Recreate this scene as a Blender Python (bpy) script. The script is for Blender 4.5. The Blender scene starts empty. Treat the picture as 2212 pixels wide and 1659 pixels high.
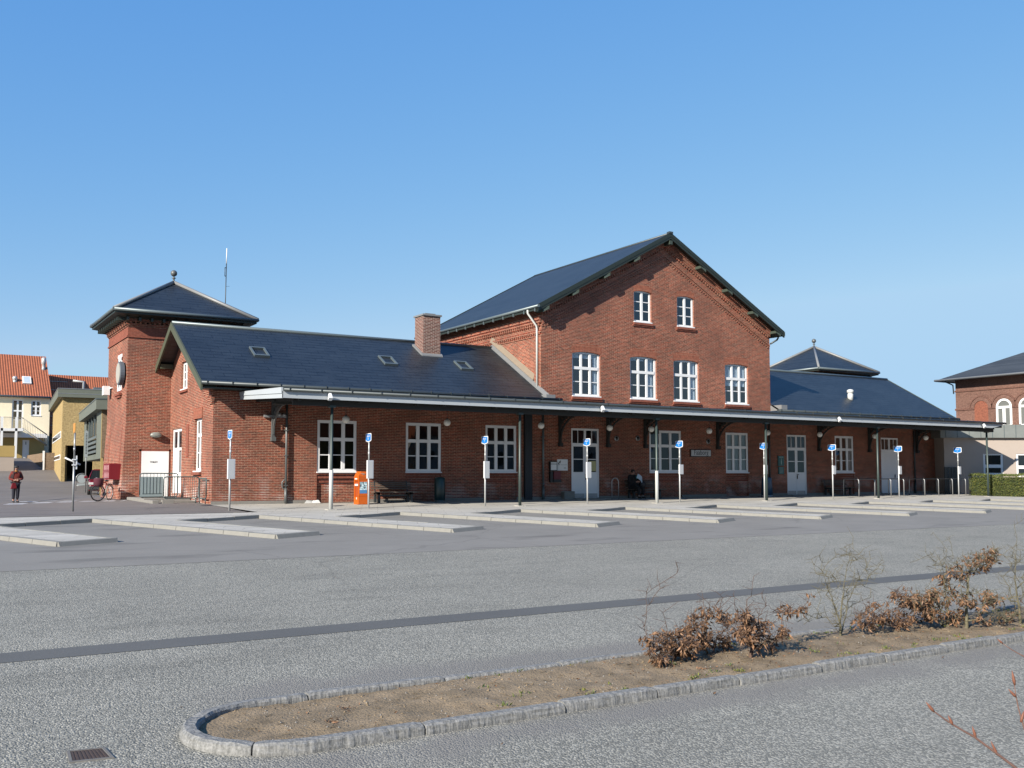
import bpy, bmesh, math, random
from mathutils import Vector, Matrix
random.seed(7)
R = math.radians
sc = bpy.context.scene
col = sc.collection

# ---------------------------------------------------------------- camera maths (survey of the place)
FP = 2100.; PT = R(3.6); SH = 63.; CX, CY = 1106., 829.5; H = 1.46; AZ = R(31.9)
fw = Vector((math.sin(AZ)*math.cos(PT), math.cos(AZ)*math.cos(PT), math.sin(PT)))
rt = Vector((math.cos(AZ), -math.sin(AZ), 0))
up = Vector((-math.sin(AZ)*math.sin(PT), -math.cos(AZ)*math.sin(PT), math.cos(PT)))
def ray(px, py): return fw + rt*((px-CX)/FP) + up*((CY+SH-py)/FP)
def onY(px, py, Y):
    r = ray(px, py); t = Y/r.y; return Vector((r.x*t, Y, H+r.z*t))
def onX(px, py, X):
    r = ray(px, py); t = X/r.x; return Vector((X, r.y*t, H+r.z*t))
def atD(px, py, D):
    r = ray(px, py); f2 = Vector((math.sin(AZ), math.cos(AZ), 0)); t = D/(r.dot(f2)); return Vector((r.x*t, r.y*t, H+r.z*t))
def plan(px, D):
    v = atD(px, 1000, D); return v.x, v.y

# ---------------------------------------------------------------- ground heights
def lerp_tab(tab, y):
    if y <= tab[0][0]: return tab[0][1]
    for (a, za), (b, zb) in zip(tab, tab[1:]):
        if y <= b: return za+(zb-za)*(y-a)/(b-a)
    return tab[-1][1]
def zr(Y): return .027*max(-60, min(Y, 33))-.83
def zp(Y): return .125+.0245*(min(Y, 50)-31.3)
LT = [(31, .118), (33, .171), (38, .20), (45, .14), (51, .10), (62, .25), (65, .42), (77, .95), (86, 1.6), (100, 2.9), (103, 3.0), (160, 3.0)]
RT_ = [(31, .118), (33, .171), (38, .294), (45, .36), (50, .36), (62, .27), (65, .42), (77, .95), (86, 1.6), (100, 2.9), (103, 3.0), (160, 3.0)]
def zs(X, Y):
    t = min(1, max(0, (X-5)/3.)); return lerp_tab(LT, Y)*(1-t)+lerp_tab(RT_, Y)*t
def onS(px, py):
    r = ray(px, py); Y = 34.
    while Y < 130:
        t = Y/r.y
        if H+r.z*t <= zs(r.x*t, Y): break
        Y += .02
    X = Y*r.x/r.y; return X, Y, zs(X, Y)

# ---------------------------------------------------------------- node helpers
def mat(name): 
    m = bpy.data.materials.new(name); m.use_nodes = True
    nt = m.node_tree; return m, nt, nt.nodes['Principled BSDF']
def N(nt, t, **kw):
    n = nt.nodes.new(t)
    for k, v in kw.items():
        if k.startswith('i_'):
            n.inputs[int(k[2:]) if k[2:].isdigit() else k[2:]].default_value = v
        else: setattr(n, k, v)
    return n
def L(nt, a, b): nt.links.new(a, b)
def c4(c): return (c[0], c[1], c[2], 1)
def simple(name, c, rough=.6, metal=0., var=.12, scale=6., bump=0., bscale=60., spec=.5, emit=None):
    m, nt, b = mat(name); c = [x*.6 for x in c]
    g = N(nt, 'ShaderNodeNewGeometry')
    n = N(nt, 'ShaderNodeTexNoise'); n.inputs['Scale'].default_value = scale; n.inputs['Detail'].default_value = 6
    L(nt, g.outputs['Position'], n.inputs['Vector'])
    mx = N(nt, 'ShaderNodeMix', data_type='RGBA')
    mx.inputs['A'].default_value = c4([x*(1-var) for x in c]); mx.inputs['B'].default_value = c4([min(1, x*(1+var)) for x in c])
    L(nt, n.outputs['Fac'], mx.inputs['Factor']); L(nt, mx.outputs['Result'], b.inputs['Base Color'])
    b.inputs['Roughness'].default_value = rough; b.inputs['Metallic'].default_value = metal
    b.inputs['Specular IOR Level'].default_value = spec
    if bump:
        n2 = N(nt, 'ShaderNodeTexNoise'); n2.inputs['Scale'].default_value = bscale; n2.inputs['Detail'].default_value = 8
        L(nt, g.outputs['Position'], n2.inputs['Vector'])
        bp = N(nt, 'ShaderNodeBump'); bp.inputs['Strength'].default_value = bump; bp.inputs['Distance'].default_value = .01
        L(nt, n2.outputs['Fac'], bp.inputs['Height']); L(nt, bp.outputs['Normal'], b.inputs['Normal'])
    return m
def wall_uv(nt):
    g = N(nt, 'ShaderNodeNewGeometry'); s = N(nt, 'ShaderNodeSeparateXYZ'); L(nt, g.outputs['Position'], s.inputs[0])
    n = N(nt, 'ShaderNodeSeparateXYZ'); L(nt, g.outputs['True Normal'], n.inputs[0])
    a = N(nt, 'ShaderNodeMath', operation='ABSOLUTE'); L(nt, n.outputs['X'], a.inputs[0])
    gt = N(nt, 'ShaderNodeMath', operation='GREATER_THAN'); L(nt, a.outputs[0], gt.inputs[0]); gt.inputs[1].default_value = .6
    mx = N(nt, 'ShaderNodeMix', data_type='FLOAT'); L(nt, gt.outputs[0], mx.inputs['Factor']); L(nt, s.outputs['X'], mx.inputs['A']); L(nt, s.outputs['Y'], mx.inputs['B'])
    cb = N(nt, 'ShaderNodeCombineXYZ'); L(nt, mx.outputs['Result'], cb.inputs['X']); L(nt, s.outputs['Z'], cb.inputs['Y'])
    return g, cb
def brick(name, c1, c2, mortar, msize=.008, w=.24, h=.0667, stain=.35, bump=.5, bed=0.):
    m, nt, b = mat(name)
    g, uv = wall_uv(nt)
    br = N(nt, 'ShaderNodeTexBrick'); L(nt, uv.outputs[0], br.inputs['Vector'])
    br.inputs['Scale'].default_value = 1; br.inputs['Brick Width'].default_value = w; br.inputs['Row Height'].default_value = h
    br.inputs['Mortar Size'].default_value = msize; br.inputs['Mortar Smooth'].default_value = .2; br.inputs['Bias'].default_value = 0.
    br.inputs['Color1'].default_value = c4(c1); br.inputs['Color2'].default_value = c4(c2); br.inputs['Mortar'].default_value = c4(mortar)
    n = N(nt, 'ShaderNodeTexNoise'); n.inputs['Scale'].default_value = .8; n.inputs['Detail'].default_value = 8; n.inputs['Roughness'].default_value = .65
    L(nt, g.outputs['Position'], n.inputs['Vector'])
    rp = N(nt, 'ShaderNodeMapRange'); L(nt, n.outputs['Fac'], rp.inputs['Value']); rp.inputs['From Min'].default_value = .3; rp.inputs['From Max'].default_value = .7
    rp.inputs['To Min'].default_value = 1-stain; rp.inputs['To Max'].default_value = 1+stain*.6
    bcol = br.outputs['Color']
    if bed:
        sz = N(nt, 'ShaderNodeSeparateXYZ'); L(nt, uv.outputs[0], sz.inputs[0])
        dv = N(nt, 'ShaderNodeMath', operation='DIVIDE'); L(nt, sz.outputs['Y'], dv.inputs[0]); dv.inputs[1].default_value = h
        fr_ = N(nt, 'ShaderNodeMath', operation='FRACT'); L(nt, dv.outputs[0], fr_.inputs[0])
        pp = N(nt, 'ShaderNodeMath', operation='PINGPONG'); L(nt, fr_.outputs[0], pp.inputs[0]); pp.inputs[1].default_value = .5
        ls = N(nt, 'ShaderNodeMath', operation='LESS_THAN'); L(nt, pp.outputs[0], ls.inputs[0]); ls.inputs[1].default_value = bed
        mb_ = N(nt, 'ShaderNodeMix', data_type='RGBA'); L(nt, ls.outputs[0], mb_.inputs['Factor']); L(nt, bcol, mb_.inputs['A']); mb_.inputs['B'].default_value = c4(mortar); bcol = mb_.outputs['Result']
    mu = N(nt, 'ShaderNodeVectorMath', operation='SCALE'); L(nt, bcol, mu.inputs[0]); L(nt, rp.outputs[0], mu.inputs['Scale'])
    # fine per-brick tone noise
    n3 = N(nt, 'ShaderNodeTexNoise'); n3.inputs['Scale'].default_value = 9; n3.inputs['Detail'].default_value = 3
    L(nt, uv.outputs[0], n3.inputs['Vector'])
    r3 = N(nt, 'ShaderNodeMapRange'); L(nt, n3.outputs['Fac'], r3.inputs['Value']); r3.inputs['From Min'].default_value = .3; r3.inputs['From Max'].default_value = .7
    r3.inputs['To Min'].default_value = .72; r3.inputs['To Max'].default_value = 1.22
    mu2 = N(nt, 'ShaderNodeVectorMath', operation='SCALE'); L(nt, mu.outputs[0], mu2.inputs[0]); L(nt, r3.outputs[0], mu2.inputs['Scale'])
    fin = mu2.outputs[0]
    if bed:      # lime bloom on the joints near the ground, sooty patches higher up
        ng = N(nt, 'ShaderNodeTexNoise'); ng.inputs['Scale'].default_value = 1.1; ng.inputs['Detail'].default_value = 4; L(nt, g.outputs['Position'], ng.inputs['Vector'])
        m1 = N(nt, 'ShaderNodeMapRange'); L(nt, ng.outputs['Fac'], m1.inputs['Value']); m1.inputs['From Min'].default_value = .48; m1.inputs['From Max'].default_value = .62
        m2 = N(nt, 'ShaderNodeMapRange'); L(nt, sz.outputs['Y'], m2.inputs['Value']); m2.inputs['From Min'].default_value = .9; m2.inputs['From Max'].default_value = 1.5; m2.inputs['To Min'].default_value = 1; m2.inputs['To Max'].default_value = 0
        a1 = N(nt, 'ShaderNodeMath', operation='MULTIPLY'); L(nt, m1.outputs[0], a1.inputs[0]); L(nt, m2.outputs[0], a1.inputs[1])
        a2 = N(nt, 'ShaderNodeMath', operation='MULTIPLY'); L(nt, a1.outputs[0], a2.inputs[0]); L(nt, ls.outputs[0], a2.inputs[1])
        mg = N(nt, 'ShaderNodeMix', data_type='RGBA'); L(nt, a2.outputs[0], mg.inputs['Factor']); L(nt, fin, mg.inputs['A']); mg.inputs['B'].default_value = (.62, .58, .52, 1)
        nh_ = N(nt, 'ShaderNodeTexNoise'); nh_.inputs['Scale'].default_value = .35; nh_.inputs['Detail'].default_value = 6; L(nt, g.outputs['Position'], nh_.inputs['Vector'])
        mh = N(nt, 'ShaderNodeMapRange'); L(nt, nh_.outputs['Fac'], mh.inputs['Value']); mh.inputs['From Min'].default_value = .5; mh.inputs['From Max'].default_value = .72; mh.inputs['To Min'].default_value = 0; mh.inputs['To Max'].default_value = .5
        mk = N(nt, 'ShaderNodeMix', data_type='RGBA'); L(nt, mh.outputs[0], mk.inputs['Factor']); L(nt, mg.outputs['Result'], mk.inputs['A']); mk.inputs['B'].default_value = (.12, .055, .04, 1); fin = mk.outputs['Result']
    L(nt, fin, b.inputs['Base Color']); b.inputs['Roughness'].default_value = .85; b.inputs['Specular IOR Level'].default_value = .25
    if bump:
        bp = N(nt, 'ShaderNodeBump'); bp.inputs['Strength'].default_value = bump; bp.inputs['Distance'].default_value = .01
        inv = N(nt, 'ShaderNodeMath', operation='SUBTRACT'); inv.inputs[0].default_value = 1; L(nt, br.outputs['Fac'], inv.inputs[1])
        L(nt, inv.outputs[0], bp.inputs['Height']); L(nt, bp.outputs['Normal'], b.inputs['Normal'])
    return m
def roofmat(name, c, rough=.45, course=.22, wdt=.3, lines=.55, var=.25, msize=.006, bed_noise=False):
    m, nt, b = mat(name)
    g, uv = wall_uv(nt)
    br = N(nt, 'ShaderNodeTexBrick'); L(nt, uv.outputs[0], br.inputs['Vector'])
    br.inputs['Scale'].default_value = 1; br.inputs['Brick Width'].default_value = wdt; br.inputs['Row Height'].default_value = course*.5
    br.inputs['Mortar Size'].default_value = msize
    br.inputs['Color1'].default_value = c4([x*(1+var*.5) for x in c]); br.inputs['Color2'].default_value = c4([x*(1-var*.5) for x in c]); br.inputs['Mortar'].default_value = c4([x*lines for x in c])
    n = N(nt, 'ShaderNodeTexNoise'); n.inputs['Scale'].default_value = .7; n.inputs['Detail'].default_value = 7
    L(nt, g.outputs['Position'], n.inputs['Vector'])
    rp = N(nt, 'ShaderNodeMapRange'); L(nt, n.outputs['Fac'], rp.inputs['Value']); rp.inputs['From Min'].default_value = .3; rp.inputs['From Max'].default_value = .7
    rp.inputs['To Min'].default_value = .8; rp.inputs['To Max'].default_value = 1.2
    rcol = br.outputs['Color']
    if bed_noise:   # slates lifting here and there: course lines come and go
        mpn = N(nt, 'ShaderNodeMapping'); mpn.inputs['Scale'].default_value = (1.1, 9., 1); L(nt, uv.outputs[0], mpn.inputs['Vector'])
        nn = N(nt, 'ShaderNodeTexNoise'); nn.inputs['Scale'].default_value = 1; nn.inputs['Detail'].default_value = 3; L(nt, mpn.outputs[0], nn.inputs['Vector'])
        mn = N(nt, 'ShaderNodeMapRange'); L(nt, nn.outputs['Fac'], mn.inputs['Value']); mn.inputs['From Min'].default_value = .38; mn.inputs['From Max'].default_value = .52
        mxn = N(nt, 'ShaderNodeMix', data_type='RGBA'); L(nt, mn.outputs[0], mxn.inputs['Factor']); mxn.inputs['A'].default_value = c4(c); L(nt, br.outputs['Color'], mxn.inputs['B']); rcol = mxn.outputs['Result']
    mu = N(nt, 'ShaderNodeVectorMath', operation='SCALE'); L(nt, rcol, mu.inputs[0]); L(nt, rp.outputs[0], mu.inputs['Scale'])
    L(nt, mu.outputs[0], b.inputs['Base Color']); b.inputs['Roughness'].default_value = rough
    bp = N(nt, 'ShaderNodeBump'); bp.inputs['Strength'].default_value = .5; bp.inputs['Distance'].default_value = .01
    inv = N(nt, 'ShaderNodeMath', operation='SUBTRACT'); inv.inputs[0].default_value = 1; L(nt, br.outputs['Fac'], inv.inputs[1])
    L(nt, inv.outputs[0], bp.inputs['Height']); L(nt, bp.outputs['Normal'], b.inputs['Normal'])
    return m
def tilemat(name, c):
    m, nt, b = mat(name)
    g = N(nt, 'ShaderNodeNewGeometry')
    w = N(nt, 'ShaderNodeTexWave', wave_type='BANDS', bands_direction='X', wave_profile='SIN'); L(nt, g.outputs['Position'], w.inputs['Vector']); w.inputs['Scale'].default_value = 1.0/.72
    w2 = N(nt, 'ShaderNodeTexWave', wave_type='BANDS', bands_direction='Z', wave_profile='SAW'); L(nt, g.outputs['Position'], w2.inputs['Vector']); w2.inputs['Scale'].default_value = 1.3
    n = N(nt, 'ShaderNodeTexNoise'); n.inputs['Scale'].default_value = 3; L(nt, g.outputs['Position'], n.inputs['Vector'])
    rp = N(nt, 'ShaderNodeValToRGB'); L(nt, w.outputs['Fac'], rp.inputs['Fac'])
    rp.color_ramp.elements[0].position = .05; rp.color_ramp.elements[0].color = c4([x*.35 for x in c]); rp.color_ramp.elements[1].position = .35; rp.color_ramp.elements[1].color = c4(c)
    r2 = N(nt, 'ShaderNodeMapRange'); L(nt, n.outputs['Fac'], r2.inputs['Value']); r2.inputs['To Min'].default_value = .7; r2.inputs['To Max'].default_value = 1.35
    mu = N(nt, 'ShaderNodeVectorMath', operation='SCALE'); L(nt, rp.outputs['Color'], mu.inputs[0]); L(nt, r2.outputs[0], mu.inputs['Scale'])
    L(nt, mu.outputs[0], b.inputs['Base Color']); b.inputs['Roughness'].default_value = .8
    ad = N(nt, 'ShaderNodeMath', operation='ADD'); L(nt, w.outputs['Fac'], ad.inputs[0]); L(nt, w2.outputs['Fac'], ad.inputs[1])
    bp = N(nt, 'ShaderNodeBump'); bp.inputs['Strength'].default_value = .6; bp.inputs['Distance'].default_value = .05
    L(nt, ad.outputs[0], bp.inputs['Height']); L(nt, bp.outputs['Normal'], b.inputs['Normal'])
    return m
def glassmat(name, tint=(.75, .8, .8), extra=.02):
    m, nt, b = mat(name); nt.nodes.remove(b)
    out = nt.nodes['Material Output']
    tr = N(nt, 'ShaderNodeBsdfTransparent'); tr.inputs[0].default_value = c4(tint)
    gl = N(nt, 'ShaderNodeBsdfGlossy'); gl.inputs['Roughness'].default_value = .02
    lw = N(nt, 'ShaderNodeLayerWeight'); fr = N(nt, 'ShaderNodeMath', operation='POWER'); L(nt, lw.outputs['Facing'], fr.inputs[0]); fr.inputs[1].default_value = 4
    ad = N(nt, 'ShaderNodeMath', operation='ADD'); L(nt, fr.outputs[0], ad.inputs[0]); ad.inputs[1].default_value = extra+.045
    g = N(nt, 'ShaderNodeNewGeometry'); n = N(nt, 'ShaderNodeTexNoise'); n.inputs['Scale'].default_value = 1.3; L(nt, g.outputs['Position'], n.inputs['Vector'])
    bp = N(nt, 'ShaderNodeBump'); bp.inputs['Strength'].default_value = .05; bp.inputs['Distance'].default_value = .03; L(nt, n.outputs['Fac'], bp.inputs['Height']); L(nt, bp.outputs['Normal'], gl.inputs['Normal'])
    mx = N(nt, 'ShaderNodeMixShader'); L(nt, ad.outputs[0], mx.inputs[0]); L(nt, tr.outputs[0], mx.inputs[1]); L(nt, gl.outputs[0], mx.inputs[2]); L(nt, mx.outputs[0], out.inputs[0])
    return m
def asphalt(name, base, speck, amount=.5, scale=55., bump=.6, var=.12, dist=.01, smooth_near=None, stains=0.):
    m, nt, b = mat(name)
    g = N(nt, 'ShaderNodeNewGeometry')
    v = N(nt, 'ShaderNodeTexVoronoi', feature='F1'); v.inputs['Scale'].default_value = scale; L(nt, g.outputs['Position'], v.inputs['Vector'])
    s = N(nt, 'ShaderNodeSeparateColor'); L(nt, v.outputs['Color'], s.inputs[0])
    gt = N(nt, 'ShaderNodeMapRange'); L(nt, s.outputs[0], gt.inputs['Value']); gt.inputs['From Min'].default_value = 1-amount; gt.inputs['From Max'].default_value = 1-amount+.35
    n = N(nt, 'ShaderNodeTexNoise'); n.inputs['Scale'].default_value = .45; n.inputs['Detail'].default_value = 9; n.inputs['Roughness'].default_value = .6; L(nt, g.outputs['Position'], n.inputs['Vector'])
    r = N(nt, 'ShaderNodeMapRange'); L(nt, n.outputs['Fac'], r.inputs['Value']); r.inputs['From Min'].default_value = .3; r.inputs['From Max'].default_value = .7; r.inputs['To Min'].default_value = 1-var; r.inputs['To Max'].default_value = 1+var
    mx = N(nt, 'ShaderNodeMix', data_type='RGBA'); mx.inputs['A'].default_value = c4(base); mx.inputs['B'].default_value = c4(speck)
    fac = gt.outputs[0]
    L(nt, fac, mx.inputs['Factor'])
    mu = N(nt, 'ShaderNodeVectorMath', operation='SCALE'); L(nt, mx.outputs['Result'], mu.inputs[0]); L(nt, r.outputs[0], mu.inputs['Scale'])
    last = mu.outputs[0]
    if stains:   # oil drips and tyre-darkened patches, elongated along the lane
        mp = N(nt, 'ShaderNodeMapping'); mp.inputs['Scale'].default_value = (.33, 1.25, 1); mp.inputs['Rotation'].default_value = (0, 0, .12); L(nt, g.outputs['Position'], mp.inputs['Vector'])
        ns = N(nt, 'ShaderNodeTexNoise'); ns.inputs['Scale'].default_value = 1; ns.inputs['Detail'].default_value = 5; ns.inputs['Roughness'].default_value = .55; L(nt, mp.outputs[0], ns.inputs['Vector'])
        ms_ = N(nt, 'ShaderNodeMapRange'); L(nt, ns.outputs['Fac'], ms_.inputs['Value']); ms_.inputs['From Min'].default_value = .56; ms_.inputs['From Max'].default_value = .70; ms_.inputs['To Min'].default_value = 1; ms_.inputs['To Max'].default_value = 1-stains
        vc = N(nt, 'ShaderNodeTexVoronoi', feature='DISTANCE_TO_EDGE'); vc.inputs['Scale'].default_value = .16
        nd = N(nt, 'ShaderNodeTexNoise'); nd.inputs['Scale'].default_value = 1.5; nd.inputs['Detail'].default_value = 4; L(nt, g.outputs['Position'], nd.inputs['Vector'])
        mxv = N(nt, 'ShaderNodeMix', data_type='VECTOR'); mxv.inputs['Factor'].default_value = .25; L(nt, g.outputs['Position'], mxv.inputs['A']); L(nt, nd.outputs['Color'], mxv.inputs['B']); L(nt, mxv.outputs['Result'], vc.inputs['Vector'])
        mc_ = N(nt, 'ShaderNodeMapRange'); L(nt, vc.outputs['Distance'], mc_.inputs['Value']); mc_.inputs['From Min'].default_value = .0015; mc_.inputs['From Max'].default_value = .004; mc_.inputs['To Min'].default_value = .86; mc_.inputs['To Max'].default_value = 1
        mm = N(nt, 'ShaderNodeMath', operation='MULTIPLY'); L(nt, ms_.outputs[0], mm.inputs[0]); L(nt, mc_.outputs[0], mm.inputs[1])
        ms2 = N(nt, 'ShaderNodeVectorMath', operation='SCALE'); L(nt, last, ms2.inputs[0]); L(nt, mm.outputs[0], ms2.inputs['Scale']); last = ms2.outputs[0]
    if smooth_near:   # dusty, worn-smooth margins that run along kerbs (real dirt, fixed in the ground)
        sx = N(nt, 'ShaderNodeSeparateXYZ'); L(nt, g.outputs['Position'], sx.inputs[0])
        tot = None
        nz = N(nt, 'ShaderNodeTexNoise'); nz.inputs['Scale'].default_value = 1.5; L(nt, g.outputs['Position'], nz.inputs['Vector'])
        for (yc, wd, xmin) in smooth_near:
            a = N(nt, 'ShaderNodeMath', operation='SUBTRACT'); L(nt, sx.outputs['Y'], a.inputs[0]); a.inputs[1].default_value = yc
            ab = N(nt, 'ShaderNodeMath', operation='ABSOLUTE'); L(nt, a.outputs[0], ab.inputs[0])
            q = N(nt, 'ShaderNodeMath', operation='ADD'); L(nt, ab.outputs[0], q.inputs[0]); L(nt, nz.outputs['Fac'], q.inputs[1])
            mr = N(nt, 'ShaderNodeMapRange'); L(nt, q.outputs[0], mr.inputs['Value']); mr.inputs['From Min'].default_value = wd+.3; mr.inputs['From Max'].default_value = wd+.75; mr.inputs['To Min'].default_value = 1; mr.inputs['To Max'].default_value = 0
            xm = N(nt, 'ShaderNodeMapRange'); L(nt, sx.outputs['X'], xm.inputs['Value']); xm.inputs['From Min'].default_value = xmin-.5; xm.inputs['From Max'].default_value = xmin+.4
            pr = N(nt, 'ShaderNodeMath', operation='MULTIPLY'); L(nt, mr.outputs[0], pr.inputs[0]); L(nt, xm.outputs[0], pr.inputs[1])
            if tot is None: tot = pr.outputs[0]
            else:
                mxx = N(nt, 'ShaderNodeMath', operation='MAXIMUM'); L(nt, tot, mxx.inputs[0]); L(nt, pr.outputs[0], mxx.inputs[1]); tot = mxx.outputs[0]
        md = N(nt, 'ShaderNodeMix', data_type='RGBA'); L(nt, last, md.inputs['A']); md.inputs['B'].default_value = c4((.17, .16, .145))
        ml = N(nt, 'ShaderNodeMath', operation='MULTIPLY'); L(nt, tot, ml.inputs[0]); ml.inputs[1].default_value = .8
        L(nt, ml.outputs[0], md.inputs['Factor']); last = md.outputs['Result']
    L(nt, last, b.inputs['Base Color']); b.inputs['Roughness'].default_value = .8; b.inputs['Specular IOR Level'].default_value = .3
    bp = N(nt, 'ShaderNodeBump'); bp.inputs['Strength'].default_value = bump; bp.inputs['Distance'].default_value = dist
    L(nt, v.outputs['Distance'], bp.inputs['Height']); bp.invert = True
    L(nt, bp.outputs['Normal'], b.inputs['Normal'])
    return m

M = {}
M['brick'] = brick('red_brick', (.235, .046, .023), (.10, .025, .017), (.37, .25, .175), msize=.006, stain=.30, bump=.1, bed=.125)
M['brick_panel'] = brick('smooth_red_brick', (.20, .062, .04), (.18, .055, .035), (.20, .085, .06), stain=.15, msize=.006, bump=.2)
M['brick_chim'] = brick('chimney_brick', (.12, .032, .022), (.07, .022, .017), (.34, .28, .24), msize=.010, stain=.15)
M['brick_right'] = brick('weathered_brick', (.138, .070, .053), (.11, .054, .042), (.20, .135, .105), msize=.007, stain=.2)
M['brick_yellow'] = brick('yellow_brick', (.35, .25, .105), (.31, .215, .09), (.33, .26, .14), stain=.12, msize=.008)
M['slate'] = roofmat('slate', (.0155, .0200, .0250), .46, lines=.18, course=.30, wdt=.8, msize=.014, bed_noise=True)
M['slate_old'] = roofmat('old_slate', (.036, .040, .043), .6, var=.6)
M['tile'] = tilemat('clay_tile', (.31, .092, .040))
M['zinc'] = simple('zinc_grey', (.17, .21, .22), .4, .3, .1, 3)
M['zinc_dark'] = simple('zinc_dark', (.07, .085, .09), .45, .3, .1, 3)
M['lead'] = simple('lead_flashing', (.28, .285, .285), .5, .1, .12, 4)
M['green_trim'] = simple('dark_green_trim', (.022, .032, .024), .55, 0, .15, 5)
M['olive_trim'] = simple('olive_trim', (.09, .10, .06), .6, 0, .15, 5)
M['white'] = simple('white_paint', (1.05, 1.05, 1.04), .45, 0, .04, 2)
M['door_white'] = simple('door_paint', (1.05, 1.06, 1.08), .45, 0, .04, 2)
M['fascia_white'] = simple('fascia_paint', (.54, .58, .61), .5, 0, .06, 1.5)
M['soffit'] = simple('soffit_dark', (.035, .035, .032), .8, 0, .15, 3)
M['iron'] = simple('bracket_iron', (.16, .17, .17), .5, .3, .1, 5)
M['post_green'] = simple('post_green', (.05, .075, .07), .45, .1, .1, 5)
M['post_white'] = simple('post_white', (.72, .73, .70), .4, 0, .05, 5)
M['glass'] = glassmat('window_glass', (.42, .46, .47), .0)
M['glass_sky'] = glassmat('upper_glass', (.6, .66, .72), .075)
M['curtain'] = simple('curtain_cloth', (1.2, 1.25, 1.25), .9, 0, .08, 10)
M['opal'] = simple('opal_glass', (.95, .92, .84), .35, 0, .03, 4)
M['galv'] = simple('galvanised_steel', (.45, .46, .47), .4, .5, .1, 9)
M['sign_white'] = simple('sign_white', (.85, .86, .88), .35, 0, .02, 3)
M['sign_blue'] = simple('sign_blue', (.015, .24, .80), .35, 0, .03, 3)
M['black'] = simple('black_paint', (.012, .012, .013), .5, 0, .1, 5)
M['orange'] = simple('orange_paint', (.72, .14, .008), .4, 0, .05, 3)
M['orange_dark'] = simple('orange_inner', (.42, .07, .01), .6, 0, .05, 3)
M['amber'] = simple('amber_plate', (.75, .30, .01), .4, 0, .1, 8)
M['red_box'] = simple('red_enamel', (.22, .005, .012), .5, 0, .05, 3)
M['paper'] = simple('paper', (.8, .8, .78), .8, 0, .04, 20)
M['wood'] = simple('bench_wood', (.14, .10, .075), .7, 0, .25, 12, .3, 80)
M['bench_iron'] = simple('bench_iron', (.055, .06, .062), .5, .2, .1, 5)
M['bin_green'] = simple('bin_green', (.012, .045, .048), .35, 0, .1, 4)
M['bin_blue'] = simple('bin_blue', (.015, .07, .15), .4, 0, .1, 4)
M['concrete'] = simple('concrete', (.30, .28, .25), .85, 0, .2, 5, .4, 50)
M['concrete_lt'] = simple('paving_concrete', (.63, .60, .54), .85, 0, .11, 1.2, .3, 60)
def pavingmat():
    m = M['concrete_lt']; nt = m.node_tree; b = nt.nodes['Principled BSDF']; lk = b.inputs['Base Color'].links[0].from_socket
    g = N(nt, 'ShaderNodeNewGeometry'); br = N(nt, 'ShaderNodeTexBrick'); mp = N(nt, 'ShaderNodeMapping'); mp.inputs['Rotation'].default_value = (0, 0, .42); L(nt, g.outputs['Position'], mp.inputs['Vector']); L(nt, mp.outputs[0], br.inputs['Vector'])
    br.inputs['Scale'].default_value = 1; br.inputs['Brick Width'].default_value = 1.2; br.inputs['Row Height'].default_value = .6; br.inputs['Mortar Size'].default_value = .012; br.inputs['Color1'].default_value = (1, 1, 1, 1); br.inputs['Color2'].default_value = (.90, .90, .89, 1); br.inputs['Mortar'].default_value = (.62, .61, .60, 1)
    mp2 = N(nt, 'ShaderNodeMapping'); mp2.inputs['Scale'].default_value = (.5, 2.2, 1); L(nt, g.outputs['Position'], mp2.inputs['Vector']); n = N(nt, 'ShaderNodeTexNoise'); n.inputs['Detail'].default_value = 7; L(nt, mp2.outputs[0], n.inputs['Vector']); n.inputs['Scale'].default_value = 1
    r = N(nt, 'ShaderNodeMapRange'); L(nt, n.outputs['Fac'], r.inputs['Value']); r.inputs['From Min'].default_value = .35; r.inputs['From Max'].default_value = .7; r.inputs['To Min'].default_value = 1.08; r.inputs['To Max'].default_value = .80
    a = N(nt, 'ShaderNodeMix', data_type='RGBA', blend_type='MULTIPLY'); a.inputs['Factor'].default_value = 1; L(nt, lk, a.inputs['A']); L(nt, br.outputs['Color'], a.inputs['B'])
    c = N(nt, 'ShaderNodeVectorMath', operation='SCALE'); L(nt, a.outputs['Result'], c.inputs[0]); L(nt, r.outputs[0], c.inputs['Scale']); L(nt, c.outputs[0], b.inputs['Base Color'])
pavingmat()
M['kerb'] = simple('kerb_concrete', (.30, .29, .26), .85, 0, .16, 6, .4, 50)
M['teal'] = simple('teal_sign', (.01, .13, .13), .4, 0, .08, 6)
M['rubber'] = simple('tyre_rubber', (.02, .02, .02), .8, 0, .1, 9)
M['carglass'] = simple('car_glass', (.02, .025, .03), .08, 0, .1, 3)
M['skin'] = simple('skin', (.50, .27, .19), .6, 0, .06, 30)
M['hair'] = simple('dark_hair', (.02, .014, .012), .7, 0, .2, 60)
M['cream'] = simple('cream_render', (1.15, 1.0, .72), .9, 0, .05, 2)
M['yellow_render'] = simple('yellow_render', (.50, .36, .13), .9, 0, .08, 2)
M['grey_green'] = simple('grey_green_metal', (.17, .185, .145), .6, 0, .12, 3)
M['rail_green'] = simple('rail_green', (.09, .12, .12), .5, .1, .1, 6)
M['rail_panel'] = simple('rail_panel', (.34, .42, .43), .5, .1, .08, 3)
M['pink_render'] = simple('pinkish_render', (.52, .44, .38), .9, 0, .05, 2)
M['hedge_dark'] = simple('hedge_core', (.018, .028, .010), .9, 0, .3, 6)
M['bark'] = simple('lichened_bark', (.17, .15, .09), .85, 0, .35, 40)
M['twig'] = simple('reddish_twig', (.20, .11, .085), .7, 0, .3, 40)
M['bark_brown'] = simple('brown_bark', (.13, .075, .05), .85, 0, .35, 40)

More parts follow.
